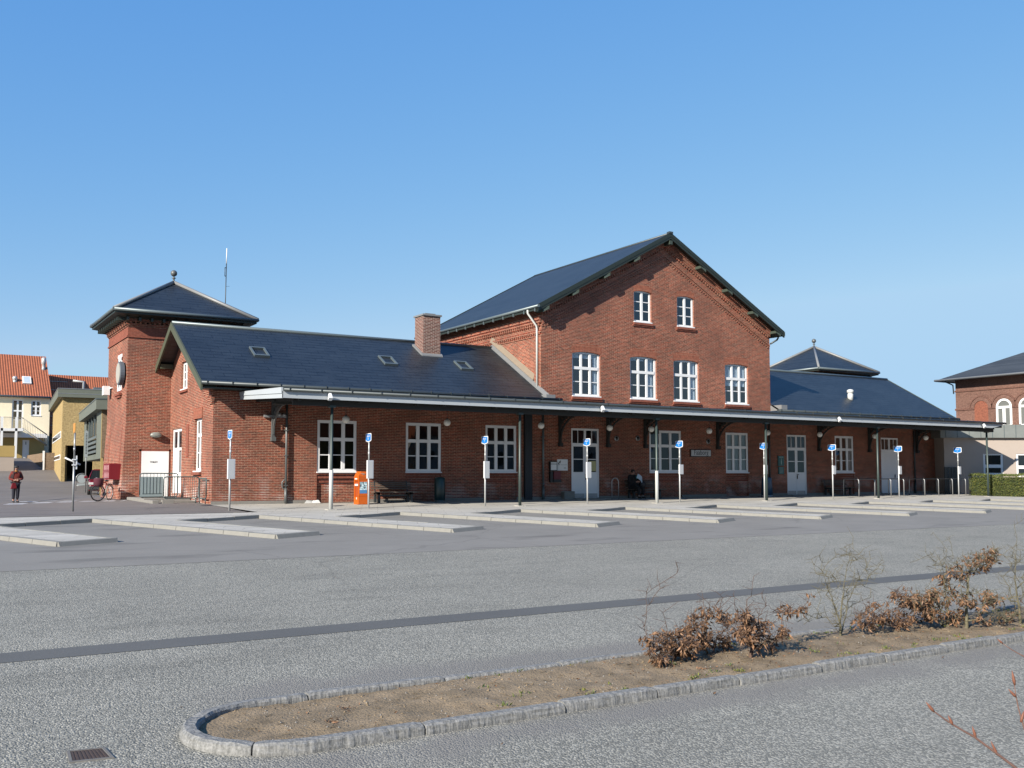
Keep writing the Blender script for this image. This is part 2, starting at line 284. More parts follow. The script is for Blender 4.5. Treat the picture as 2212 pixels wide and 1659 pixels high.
M['asph_rough'] = asphalt('chip_asphalt', (.150, .147, .128), (.30, .288, .248), .55, 62., .8, .10, .012,
                          stains=.14, smooth_near=[(9.1, .35, 2.6), (6.85, .22, 2.2)])
M['asph_smooth'] = asphalt('smooth_asphalt', (.172, .164, .149), (.195, .184, .166), .5, 90., .25, .09, .004, stains=.30)
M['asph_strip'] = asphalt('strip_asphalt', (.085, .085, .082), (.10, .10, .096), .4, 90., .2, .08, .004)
M['asph_apron'] = asphalt('apron_asphalt', (.135, .12, .11), (.155, .14, .13), .5, 90., .25, .12, .004, stains=.22)

# soil, granite and hedge leaves
def soilmat():
    m, nt, b = mat('soil')
    g = N(nt, 'ShaderNodeNewGeometry')
    n = N(nt, 'ShaderNodeTexNoise'); n.inputs['Scale'].default_value = 3.2; n.inputs['Detail'].default_value = 10; n.inputs['Roughness'].default_value = .7; L(nt, g.outputs['Position'], n.inputs['Vector'])
    r = N(nt, 'ShaderNodeValToRGB'); L(nt, n.outputs['Fac'], r.inputs['Fac'])
    e = r.color_ramp.elements; e[0].position = .3; e[0].color = (.095, .070, .040, 1); e[1].position = .7; e[1].color = (.25, .185, .115, 1)
    e2 = r.color_ramp.elements.new(.5); e2.color = (.175, .13, .08, 1)
    L(nt, r.outputs[0], b.inputs['Base Color']); b.inputs['Roughness'].default_value = .95
    n2 = N(nt, 'ShaderNodeTexNoise'); n2.inputs['Scale'].default_value = 45; n2.inputs['Detail'].default_value = 8; L(nt, g.outputs['Position'], n2.inputs['Vector'])
    bp = N(nt, 'ShaderNodeBump'); bp.inputs['Strength'].default_value = .9; bp.inputs['Distance'].default_value = .02; L(nt, n2.outputs['Fac'], bp.inputs['Height']); L(nt, bp.outputs['Normal'], b.inputs['Normal'])
    return m
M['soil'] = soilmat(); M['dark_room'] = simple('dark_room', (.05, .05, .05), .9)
def granitemat():
    m, nt, b = mat('granite')
    g = N(nt, 'ShaderNodeNewGeometry')
    n = N(nt, 'ShaderNodeTexNoise'); n.inputs['Scale'].default_value = 60; n.inputs['Detail'].default_value = 5; L(nt, g.outputs['Position'], n.inputs['Vector'])
    mp = N(nt, 'ShaderNodeMapping'); mp.inputs['Scale'].default_value = (22, 22, 3.5); L(nt, g.outputs['Position'], mp.inputs['Vector'])
    n2 = N(nt, 'ShaderNodeTexNoise'); n2.inputs['Scale'].default_value = 1; n2.inputs['Detail'].default_value = 6; L(nt, mp.outputs[0], n2.inputs['Vector'])
    ad = N(nt, 'ShaderNodeMath', operation='ADD'); L(nt, n.outputs['Fac'], ad.inputs[0]); L(nt, n2.outputs['Fac'], ad.inputs[1])
    r = N(nt, 'ShaderNodeValToRGB'); mr = N(nt, 'ShaderNodeMath', operation='MULTIPLY'); L(nt, ad.outputs[0], mr.inputs[0]); mr.inputs[1].default_value = .5
    L(nt, mr.outputs[0], r.inputs['Fac']); e = r.color_ramp.elements; e[0].position = .38; e[0].color = (.10, .10, .095, 1); e[1].position = .66; e[1].color = (.24, .237, .228, 1)
    L(nt, r.outputs[0], b.inputs['Base Color']); b.inputs['Roughness'].default_value = .8
    bp = N(nt, 'ShaderNodeBump'); bp.inputs['Strength'].default_value = .8; bp.inputs['Distance'].default_value = .02; L(nt, n2.outputs['Fac'], bp.inputs['Height']); L(nt, bp.outputs['Normal'], b.inputs['Normal'])
    return m
M['granite'] = granitemat()
def leafmat(name, ca, cb, scale=7., trans=.25):
    m, nt, b = mat(name)
    g = N(nt, 'ShaderNodeNewGeometry'); n = N(nt, 'ShaderNodeTexWhiteNoise', noise_dimensions='1D')
    rnd = g.outputs['Random Per Island']; L(nt, rnd, n.inputs['W'])
    mx = N(nt, 'ShaderNodeMix', data_type='RGBA'); mx.inputs['A'].default_value = c4(ca); mx.inputs['B'].default_value = c4(cb); L(nt, rnd, mx.inputs['Factor'])
    L(nt, mx.outputs['Result'], b.inputs['Base Color']); b.inputs['Roughness'].default_value = .6
    t = N(nt, 'ShaderNodeBsdfTranslucent'); L(nt, mx.outputs['Result'], t.inputs[0])
    ms = N(nt, 'ShaderNodeMixShader'); ms.inputs[0].default_value = trans
    L(nt, b.outputs[0], ms.inputs[1]); L(nt, t.outputs[0], ms.inputs[2]); L(nt, ms.outputs[0], nt.nodes['Material Output'].inputs[0])
    return m
M['leaf_brown'] = leafmat('withered_leaf', (.055, .032, .018), (.29, .16, .085))
M['leaf_green'] = leafmat('hedge_leaf', (.03, .07, .014), (.20, .20, .045))
M['bud'] = leafmat('bud', (.17, .065, .04), (.24, .10, .06))

# ---------------------------------------------------------------- mesh building
ORG = {}
class MB:
    def __init__(s): s.v = []; s.f = []; s.sm = []
    def add(s, vs, fs, smooth=False):
        b = len(s.v); s.v += [tuple(v) for v in vs]; s.f += [tuple(b+i for i in f) for f in fs]; s.sm += [smooth]*len(fs); return s
    def box(s, x0, x1, y0, y1, z0, z1):
        return s.add([(x0, y0, z0), (x1, y0, z0), (x1, y1, z0), (x0, y1, z0), (x0, y0, z1), (x1, y0, z1), (x1, y1, z1), (x0, y1, z1)],
                     [(0, 3, 2, 1), (4, 5, 6, 7), (0, 1, 5, 4), (1, 2, 6, 5), (2, 3, 7, 6), (3, 0, 4, 7)])
    def hexa(s, bot, top):
        return s.add(list(bot)+list(top), [(0, 3, 2, 1), (4, 5, 6, 7), (0, 1, 5, 4), (1, 2, 6, 5), (2, 3, 7, 6), (3, 0, 4, 7)])
    def tube(s, pts, r, n=8, caps=True, smooth=True):
        pts = [Vector(p) for p in pts]; rs = r if isinstance(r, (list, tuple)) else [r]*len(pts)
        rings = []; d0 = (pts[1]-pts[0]).normalized(); a = d0.orthogonal().normalized()
        for i, p in enumerate(pts):
            d = (pts[min(i+1, len(pts)-1)]-pts[max(i-1, 0)]).normalized()
            a = (a-d*a.dot(d)); a = a.normalized() if a.length > 1e-6 else d.orthogonal().normalized()
            b = d.cross(a)
            rings.append([p+(a*math.cos(2*math.pi*k/n)+b*math.sin(2*math.pi*k/n))*rs[i] for k in range(n)])
        vs = [v for rg in rings for v in rg]; fs = []
        for i in range(len(pts)-1):
            for k in range(n): fs.append((i*n+k, i*n+(k+1) % n, (i+1)*n+(k+1) % n, (i+1)*n+k))
        s.add(vs, fs, smooth)
        if caps: 
            b = len(s.v)-len(vs); s.f.append(tuple(b+k for k in reversed(range(n)))); s.f.append(tuple(b+(len(pts)-1)*n+k for k in range(n))); s.sm += [False, False]
        return s
    def lathe(s, c, prof, n=16, smooth=True, axis='Z'):
        vs = []; fs = []
        for (r, z) in prof:
            for k in range(n):
                t = 2*math.pi*k/n
                if axis == 'Z': vs.append((c[0]+r*math.cos(t), c[1]+r*math.sin(t), c[2]+z))
                elif axis == 'X': vs.append((c[0]+z, c[1]+r*math.cos(t), c[2]+r*math.sin(t)))
                else: vs.append((c[0]+r*math.cos(t), c[1]+z, c[2]+r*math.sin(t)))
        for i in range(len(prof)-1):
            for k in range(n): fs.append((i*n+k, i*n+(k+1) % n, (i+1)*n+(k+1) % n, (i+1)*n+k))
        fs.append(tuple(reversed(range(n)))); fs.append(tuple((len(prof)-1)*n+k for k in range(n)))
        return s.add(vs, fs, smooth)
    def sphere(s, c, r, n=14, sz=1., m=9):
        prof = [(max(1e-4, r*math.sin(math.pi*i/m)), -r*sz*math.cos(math.pi*i/m)) for i in range(m+1)]
        return s.lathe(c, prof, n)
    def prism(s, poly, ext):     # poly: list of 3D points (planar), extruded by vector ext
        n = len(poly); e = Vector(ext); a = [Vector(p) for p in poly]
        vs = a+[p+e for p in a]; fs = [tuple(range(n)), tuple(reversed(range(n, 2*n)))]+[(i, i+n, (i+1) % n+n, (i+1) % n) for i in range(n)]
        return s.add(vs, fs)
    def build(s, name, m, parent=None, org=None, bevel=0.):
        o_ = org if org is not None else (ORG.get(parent.name, (0, 0, 0)) if parent else (0, 0, 0))
        me = bpy.data.meshes.new(name)
        me.from_pydata([(v[0]-o_[0], v[1]-o_[1], v[2]-o_[2]) for v in s.v], [], s.f); me.update()
        bm = bmesh.new(); bm.from_mesh(me); bmesh.ops.recalc_face_normals(bm, faces=bm.faces); bm.to_mesh(me); bm.free()
        for p, q in zip(me.polygons, s.sm): p.use_smooth = q
        me.materials.append(m if not isinstance(m, str) else M[m])
        o = bpy.data.objects.new(name, me); col.objects.link(o)
        if parent: o.parent = parent
        elif org is not None: o.location = org
        if bevel:
            b = o.modifiers.new('bevel', 'BEVEL'); b.width = bevel; b.segments = 2; b.limit_method = 'ANGLE'
        ORG[o.name] = o_
        return o
def tag(o, label=None, cat=None, group=None, kind=None):
    if label: o['label'] = label
    if cat: o['category'] = cat
    if group: o['group'] = group
    if kind: o['kind'] = kind
    return o
def thing(name, label, cat, loc=(0, 0, 0), rz=0, group=None, world=False):
    o = bpy.data.objects.new(name, None); col.objects.link(o); o.location = loc; o.rotation_euler = (0, 0, rz); o.empty_display_size = .3
    tag(o, label, cat, group); ORG[o.name] = tuple(loc) if world else (0, 0, 0)
    return o
def copy_tree(o, loc=None, rz=None, label=None, parent=None):
    c = o.copy(); col.objects.link(c); c.parent = parent
    if parent is None:
        if loc is not None: c.location = loc
        if rz is not None: c.rotation_euler = (0, 0, rz)
        if label: c['label'] = label
    for ch in list(o.children): copy_tree(ch, parent=c)
    return c
def text_mesh(body, size, ext=.004, sx=1.):
    cu = bpy.data.curves.new('t', 'FONT'); cu.body = body; cu.size = size; cu.extrude = ext; cu.align_x = 'CENTER'; cu.align_y = 'CENTER'; cu.resolution_u = 3
    ob = bpy.data.objects.new('t', cu); col.objects.link(ob)
    me = bpy.data.meshes.new_from_object(ob.evaluated_get(bpy.context.evaluated_depsgraph_get()))
    vs = [(v.co.x*sx, v.co.y, v.co.z) for v in me.vertices]; fs = [tuple(p.vertices) for p in me.polygons]
    bpy.data.objects.remove(ob); bpy.data.curves.remove(cu); bpy.data.meshes.remove(me)
    return vs, fs
def put_text(mb, body, size, c, u, ext=.004, sx=1.):   # u: reading direction in plan; text stands upright, centred on c
    vs, fs = text_mesh(body, size, ext, sx); u = Vector(u).normalized(); n = Vector((u.y, -u.x, 0)); c = Vector(c)
    mb.add([c+u*v[0]+Vector((0, 0, v[1]))+n*v[2] for v in vs], fs)

# ---------------------------------------------------------------- THE SETTING
def sheet(name, xs, ys, fz, m, keep=None, label=None):
    mb = MB(); idx = {}
    for i, x in enumerate(xs):
        for j, y in enumerate(ys): idx[i, j] = len(mb.v); mb.v.append((x, y, fz(x, y)))
    for i in range(len(xs)-1):
        for j in range(len(ys)-1):
            if keep and not keep((xs[i]+xs[i+1])/2, (ys[j]+ys[j+1])/2): continue
            mb.f.append((idx[i, j], idx[i+1, j], idx[i+1, j+1], idx[i, j+1])); mb.sm.append(True)
    o = mb.build(name, m); tag(o, label, kind='structure'); return o
def frange(a, b, s):
    n = max(1, int(round((b-a)/s))); return [a+(b-a)*i/n for i in range(n+1)]
sheet('ground', [-900, -100, 0, 40, 100, 300, 1200], [-300, -60, 0, 10, 20, 33, 60, 200, 1500], lambda x, y: zr(y) if y <= 33 else .061-.02*(y > 40), M['asph_rough'], label='chip-dressed asphalt of the car park')
sheet('bus_lane', [-80, 0, 40, 120], [19.85, 25, 30, 33], lambda x, y: zr(y)+.004, M['asph_smooth'], label='smooth asphalt lane in front of the bus bays')
sheet('asphalt_strip', [-40, 0, 20, 80], [11.6, 12.14], lambda x, y: zr(y)+.004, M['asph_strip'], label='dark smooth strip across the car park')

# platform with saw-tooth bus bays
U = Vector((.41, -.912)); U.normalize(); Nn = Vector((-U.y, U.x))
def root(k): return Vector((9.85+5.06*k, 31.45))
FL = 7.9; FWd = 1.5; BW = 5.06*Nn.x-1.5
edge = []
ks = list(range(-4, 11))
for k in ks:
    r0 = root(k); tl = r0+U*FL; tr = tl+Nn*FWd; mcor = root(k+1)-Nn*BW
    edge += [r0, tl, tr, mcor]
edge.append(root(ks[-1]+1))
poly = edge+[Vector((edge[-1].x+3, 31.45)), Vector((edge[-1].x+3, 60)), Vector((9.95, 60)), Vector((9.95, 38)), Vector((10.3, 33.05)), Vector((edge[0].x, 33.05))]
def ztop(x, y): return zp(y) if y > 31.45 else max(zr(y)+.10, zp(y)-.02*(31.45-y))
mbp = MB(); n = len(poly)
bm = bmesh.new()
tv = [bm.verts.new((p.x, p.y, 0)) for p in poly]; f0 = bm.faces.new(tv)
for yy in (24.6, 26, 28, 30, 31.45, 34, 38, 50): 
    bmesh.ops.bisect_plane(bm, geom=bm.verts[:]+bm.edges[:]+bm.faces[:], plane_co=(0, yy, 0), plane_no=(0, 1, 0))
bmesh.ops.triangulate(bm, faces=bm.faces[:])
bm.verts.index_update()
mbp.v = [(v.co.x, v.co.y, ztop(v.co.x, v.co.y)) for v in bm.verts]; mbp.f = [tuple(v.index for v in f.verts) for f in bm.faces]; mbp.sm = [False]*len(mbp.f); bm.free()
for a, b in zip(edge, edge[1:]):
    for t0, t1 in [(i/4, (i+1)/4) for i in range(4)]:
        p = a.lerp(b, t0); q = a.lerp(b, t1)
        mbp.add([(p.x, p.y, zr(p.y)-.1), (q.x, q.y, zr(q.y)-.1), (q.x, q.y, ztop(q.x, q.y)), (p.x, p.y, ztop(p.x, p.y))], [(0, 1, 2, 3)])
tag(mbp.build('platform', M['concrete_lt']), 'pale concrete platform with saw-tooth bus bays', kind='structure')
# kerb stones along the bay edges
kb = MB()
def kerb_run(a, b, w=.15, slope=.035):
    a = a.copy(); b = b.copy(); d = (b-a); ln = d.length; d.normalize(); nrm = Vector((d.y, -d.x)); 
    nseg = max(1, int(round(ln/1.0))); st = ln/nseg
    for i in range(nseg):
        p = a+d*(i*st+.006); q = a+d*((i+1)*st-.006); j = random.uniform(-.004, .006)
        bo = []; to = []
        for (pt, off) in ((p, slope+.02), (q, slope+.02), (q, -w), (p, -w)):
            w_ = pt+nrm*off; inn = pt+nrm*(off-slope if off > 0 else off)
            bo.append((w_.x, w_.y, zr(w_.y)-.12)); to.append((inn.x, inn.y, ztop(inn.x, inn.y)+.006+j))
        kb.hexa(bo, to)
for k in ks:
    r0 = root(k); tl = r0+U*FL; tr = tl+Nn*FWd; mc = root(k+1)-Nn*BW
    kerb_run(r0, tl); kerb_run(tl, tr, slope=.13); kerb_run(tr, mc); kerb_run(mc, root(k+1))
tag(kb.build('kerb', M['kerb'], bevel=.008), 'concrete kerb stones edging the bus bays', kind='structure')
# paving joints in the platform, tar marks
# street and apron to the left
sheet('street', frange(-70, 4, 12)+[5, 6, 7, 8, 9.93, 16], [32.95, 34, 36, 38, 41, 45, 48, 51, 56, 62, 65, 70, 77, 82, 86, 93, 100, 103, 160], lambda x, y: zs(x, y)+.008, M['asph_apron'], keep=lambda x, y: not (y < 38 and x > 9.93), label='brownish asphalt street beside the station')
# ramp surface: its shade is put into the dark asphalt colour
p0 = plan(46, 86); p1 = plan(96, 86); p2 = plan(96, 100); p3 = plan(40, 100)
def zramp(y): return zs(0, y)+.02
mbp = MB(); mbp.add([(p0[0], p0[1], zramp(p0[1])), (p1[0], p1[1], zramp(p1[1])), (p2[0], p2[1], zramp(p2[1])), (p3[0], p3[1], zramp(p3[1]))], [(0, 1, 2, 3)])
tag(mbp.build('ramp', M['asph_strip']), 'asphalt ramp coloured dark for shade, up between the walls', kind='structure')
# zebra marks
zb = MB()
for (a, b, y0, y1) in ((6, 48, 1090.5, 1087.8), (66, 104, 1087.6, 1085.6), (118, 152, 1085.8, 1083.8), (168, 205, 1084.2, 1082.5), (218, 262, 1083.6, 1081.2), (28, 72, 1085.2, 1083.6), (84, 118, 1083.6, 1082.2), (128, 160, 1082.5, 1081.2)):
    q = [onS(a, y0), onS(b, y0-.6), onS(b+14, y1), onS(a+14, y1+.6)]
    zb.add([(x, y, z+.013) for x, y, z in q], [(0, 1, 2, 3)])
tag(zb.build('crossing_markings', M['sign_white']), 'white painted crossing marks on the street', kind='structure')

# ---------------------------------------------------------------- traffic island in the foreground
isl = thing('traffic_island', 'raised granite-kerbed planting island with bare brown soil in the foreground', 'traffic island', (7, 7.8, zr(7.8)), world=True)
out_path = []
# outer outline: back edge, left end, front edge  (x, y)
YF, YB = 7.15, 8.62
for x in frange(26, 3.2, 1.0): out_path.append(Vector((x, YB)))
for t in frange(95, 265, 12):   # rounded end
    a = R(t); out_path.append(Vector((2.75+.86*math.cos(a)*(1.0), (YF+YB)/2+(YB-YF)/2*math.sin(a))))
for x in frange(3.0, 26, 1.0): out_path.append(Vector((x, YF)))
# kerb stones: split the path to stones of ~1.1 m
def stones(path, L0, w, h, mb):
    pts = [path[0]]; 
    for p in path[1:]:
        if (p-pts[-1]).length > 1e-3: pts.append(p)
    cur = []; acc = 0; runs = []
    fine = []
    for a, b in zip(pts, pts[1:]):
        m_ = max(1, int((b-a).length/.06))
        for i in range(m_): fine.append(a.lerp(b, i/m_))
    fine.append(pts[-1])
    start = 0; acc = 0; target = L0
    for i in range(1, len(fine)):
        acc += (fine[i]-fine[i-1]).length
        if acc >= target or i == len(fine)-1:
            runs.append(fine[start:i+1]); start = i; acc = 0; target = L0*random.uniform(.85, 1.2)
    for run in runs:
        if len(run) < 3: continue
        rows = []; hj = random.uniform(-.008, .008); wj = random.uniform(-.008, .008); oj = random.uniform(-.008, .008)
        nn_ = len(run)
        for i, p in enumerate(run):
            d = (run[min(i+1, nn_-1)]-run[max(i-1, 0)]).normalized(); nr = Vector((-d.y, d.x))  # outward = left-turn reversed later
            nr = -nr
            e = .02 if i in (0, nn_-1) else 0
            q = p+d*(.008 if i == 0 else (-.008 if i == nn_-1 else 0))
            z0 = zr(q.y)
            def J(s): return random.uniform(-s, s)
            prof = [(-w+.01, -.1), (-w+.008+J(.004), .045), (-w+.012+J(.004), h-.02-e*.5), (-w+.03, h-e*.6), (-w*.5, h+J(.003)-e*.3), (-.022, h+J(.003)-e*.6), (0-e*.4+J(.003), h-.018+J(.002)), (.004+J(.004), h*.55), (.010+J(.004), h*.25), (.012, -.1)]
            ring = []
            for (o_, z_) in prof:
                o_ += oj+(wj if o_ < -w*.5 else 0); w2 = q+nr*(-o_)*(-1)
                ring.append((w2.x, w2.y, z0+z_+(hj if z_ > .03 else 0)))
            rows.append(ring)
        m_ = len(rows[0]); vs = [v for r_ in rows for v in r_]; fs = []
        for i in range(nn_-1):
            for k in range(m_-1): fs.append((i*m_+k, i*m_+k+1, (i+1)*m_+k+1, (i+1)*m_+k))
        fs.append(tuple(range(m_))); fs.append(tuple(reversed([(nn_-1)*m_+k for k in range(m_)])))
        mb.add(vs, fs)
cen = Vector((8, 7.9))
kbs = MB(); 
# orientation: path runs back edge (right->left), around, front edge (left->right): outward is on the right-hand side
stones(out_path, 1.15, .14, .088, kbs)
kerbst = kbs.build('kerb_stones', M['granite'], isl)
so = MB(); xs = frange(1.95, 26, .06); ys = frange(YF+.08, YB-.08, .06); idx = {}
def soil_inside(x, y):
    if x < 2.75:
        dx = (x-2.75)/.80; dy = (y-(YF+YB)/2)/((YB-YF)/2-.05); return dx*dx+dy*dy < 1
    return True
from mathutils import noise
def soil_z(x, y):
    t = max(0, min(1, (x-3.2)/2.5))
    e = max(0, min(1, (y-YF)/.25, (YB-y)/.25))
    return zr(y)+.035+.045*t*e+.022*e*noise.noise(Vector((x*2.2, y*2.2, 0)))+.014*noise.noise(Vector((x*9, y*9, 3)))+.010*max(0, noise.noise(Vector((x*16, y*16, 9)))-.15)+.006*noise.noise(Vector((x*22, y*22, 5)))
for i, x in enumerate(xs):
    for j, y in enumerate(ys):
        if soil_inside(x, y): idx[i, j] = len(so.v); so.v.append((x, y, soil_z(x, y)))
for i in range(len(xs)-1):
    for j in range(len(ys)-1):
        k4 = [(i, j), (i+1, j), (i+1, j+1), (i, j+1)]
        if all(k in idx for k in k4): so.f.append(tuple(idx[k] for k in k4)); so.sm.append(True)
so.build('soil_bed', M['soil'], isl)
# pebbles and leaf litter
pe = MB()
for _ in range(420):
    x = 2.2+random.random()**1.3*14; y = random.uniform(YF+.15, YB-.15)
    if not soil_inside(x, y): continue
    s = random.uniform(.004, .014); z = soil_z(x, y)
    pe.add([(x-s, y, z), (x, y-s*.8, z), (x+s, y, z), (x, y+s*.8, z), (x, y, z+s*.9)], [(0, 1, 4), (1, 2, 4), (2, 3, 4), (3, 0, 4)])
tag(pe.build('pebbles', M['concrete']), 'small pebbles strewn over the soil of the island', 'pebbles', kind='stuff')
def leaf(mb, c, s, dirn=None, curl=.35):
    d = dirn if dirn is not None else Vector((random.gauss(0, 1), random.gauss(0, 1), random.gauss(0, .6)))
    d = Vector(d).normalized(); a = d.orthogonal().normalized(); a.rotate(Matrix.Rotation(random.uniform(0, 6.28), 3, d)); b = d.cross(a); c = Vector(c)
    w = s*random.uniform(.12, .24); k = s*curl*random.uniform(.3, 1.)
    vs = [c, c+d*s*.45+a*w+b*k*.3, c+d*s+b*k, c+d*s*.45-a*w+b*k*.3, c+d*s*.5-b*k*.25]
    mb.add(vs, [(0, 1, 4), (1, 2, 4), (2, 3, 4), (3, 0, 4)])
lt = MB()
for _ in range(900):
    x = random.choice([random.uniform(2.4, 16), random.uniform(6.2, 9.2), random.uniform(9.5, 14)]); y = random.uniform(YF+.15, YB-.15)
    if not soil_inside(x, y): continue
    leaf(lt, (x, y, soil_z(x, y)+.008), random.uniform(.012, .04), Vector((random.gauss(0, 1), random.gauss(0, 1), .1)))
for (x, y) in [(3.05, 7.72)]*26+[(3.3, 8.05)]*18+[(7.0, 7.55)]*18:
    x += random.gauss(0, .045); y += random.gauss(0, .03); leaf(lt, (x, y, soil_z(x, y)+.01), random.uniform(.02, .05))
for (x, y) in ((6.6, 6.98), (2.1, 8.9), (9.3, 7.0), (10.1, 6.95), (4.0, 6.6)):
    leaf(lt, (x, y, zr(y)+.012), .05, Vector((1, .3, .05)))
tag(lt.build('fallen_leaves', M['leaf_brown']), 'withered leaf litter scattered on the island soil', 'leaf litter', kind='stuff')

tb = MB(); random.seed(78)
for _ in range(500):
    x = random.uniform(2.3, 15); y = random.uniform(YF+.18, YB-.18)
    if not soil_inside(x, y): continue
    a = random.uniform(0, 3.14); l_ = random.uniform(.02, .09); z = soil_z(x, y)+.006; tb.tube([(x, y, z), (x+l_*math.cos(a), y+l_*math.sin(a)*.6, z+random.uniform(0, .012))], random.uniform(.0015, .0035), 3, caps=False)
for _ in range(260):
    x = random.uniform(2.3, 15); y = random.uniform(YF+.18, YB-.18)
    if not soil_inside(x, y): continue
    s_ = random.uniform(.008, .022); z = soil_z(x, y); tb.add([(x-s_, y, z-.002), (x, y-s_*.8, z-.002), (x+s_*.9, y+.002, z-.002), (x+.002, y+s_*.8, z-.002), (x+s_*.2, y, z+s_*.8)], [(0, 1, 4), (1, 2, 4), (2, 3, 4), (3, 0, 4)])
tag(tb.build('soil_crumbs', M['soil']), 'crumbs and clods of earth on the island', 'clods', kind='stuff')
wd = MB(); random.seed(77)
for _ in range(90):
    x = random.uniform(4.5, 15); y = random.choice([YF+.18, YF+.25, YB-.2, random.uniform(YF+.2, YB-.2)])+random.gauss(0, .03)
    for _q in range(random.randint(3, 8)): leaf(wd, (x+random.gauss(0, .03), y+random.gauss(0, .02), soil_z(x, y)), random.uniform(.02, .05), Vector((random.gauss(0, .6), random.gauss(0, .6), 1)))
tag(wd.build('weeds', M['leaf_green']), 'tiny green weeds sprouting from the island soil', 'weeds', kind='stuff')
# drain grate at lower left
dg = thing('drain_grate', 'rusty iron drain grate let into the asphalt at the lower left', 'drain', (1.22, 7.9, zr(7.9)), world=True)
M['rust'] = simple('rusty_iron', (.11, .075, .06), .75, .3, .35, 30, .4, 90)
mb = MB(); q = [(1.07, 7.76), (1.37, 7.72), (1.35, 8.02), (1.09, 8.06)]
def zq(p, dz): return (p[0], p[1], zr(p[1])+dz)
cx_, cy_ = 1.22, 7.89
def ins(p, t): return (p[0]+(cx_-p[0])*t, p[1]+(cy_-p[1])*t)
for i in range(4):
    a, b = q[i], q[(i+1) % 4]; a2, b2 = ins(a, .16), ins(b, .16)
    mb.hexa([zq(a, -.02), zq(b, -.02), zq(b2, -.02), zq(a2, -.02)], [zq(a, .010), zq(b, .010), zq(b2, .010), zq(a2, .010)])
mb.build('frame', simple('grate_frame', (.20, .19, .175), .8, 0, .3, 20), dg)
mb = MB(); inn = [ins(p, .17) for p in q]
for i in range(9):
    t0 = i/9+.012; t1 = (i+1)/9-.035
    def mixp(a, b, t): return (a[0]+(b[0]-a[0])*t, a[1]+(b[1]-a[1])*t)
    a = mixp(inn[0], inn[1], t0); b = mixp(inn[0], inn[1], t1); c = mixp(inn[3], inn[2], t1); d = mixp(inn[3], inn[2], t0)
    mb.hexa([zq(a, -.01), zq(b, -.01), zq(c, -.01), zq(d, -.01)], [zq(a, .008), zq(b, .008), zq(c, .008), zq(d, .008)])
mb.build('grate_bars', M['rust'], dg)
mb = MB(); mb.add([zq(p, .0045) for p in inn], [(0, 1, 2, 3)]); mb.build('sump', M['rust'], dg)

# ---------------------------------------------------------------- THE STATION
ST = thing('station_building', 'long red brick railway station with slate roofs, high central gable and two low towers', 'station building', (33, 38, .29), world=True)
def fbox(mb, ax, c, u0, u1, d0, d1, z0, z1):
    if ax == 'Y': mb.box(u0, u1, c+d0, c+d1, z0, z1)
    else: mb.box(c+d0, c+d1, u0, u1, z0, z1)
def P3(ax, c, u, d, z): return (u, c+d, z) if ax == 'Y' else (c+d, u, z)
def clip2(poly, a, b, c):   # keep a*u+b*z<=c
    out = []
    for i, p in enumerate(poly):
        q = poly[(i+1) % len(poly)]; dp = a*p[0]+b*p[1]-c; dq = a*q[0]+b*q[1]-c
        if dp <= 0: out.append(p)
        if dp*dq < 0:
            t = dp/(dp-dq); out.append((p[0]+(q[0]-p[0])*t, p[1]+(q[1]-p[1])*t))
    return out
def wall(mb, ax, c, u0, u1, z0, z1, holes=(), depth=.14, clips=(), sgn=1):
    us = sorted(set([u0, u1]+[h[0] for h in holes]+[h[1] for h in holes])); zz = sorted(set([z0, z1]+[h[2] for h in holes]+[h[3] for h in holes]))
    us = [u for u in us if u0 <= u <= u1]; zz = [z for z in zz if z0 <= z <= z1]
    for a, b in zip(us, us[1:]):
        for d, e in zip(zz, zz[1:]):
            um, zm = (a+b)/2, (d+e)/2
            if any(h[0] < um < h[1] and h[2] < zm < h[3] for h in holes): continue
            pl = [(a, d), (b, d), (b, e), (a, e)]
            for k in clips: pl = clip2(pl, *k) if pl else pl
            if len(pl) >= 3: mb.add([P3(ax, c, p[0], 0, p[1]) for p in pl], [tuple(range(len(pl)))])
    for h in holes:
        a, b, d, e = h[:4]
        for (p, q) in (((a, d), (b, d)), ((b, d), (b, e)), ((b, e), (a, e)), ((a, e), (a, d))):
            mb.add([P3(ax, c, p[0], 0, p[1]), P3(ax, c, q[0], 0, q[1]), P3(ax, c, q[0], sgn*depth, q[1]), P3(ax, c, p[0], sgn*depth, p[1])], [(0, 1, 2, 3)])
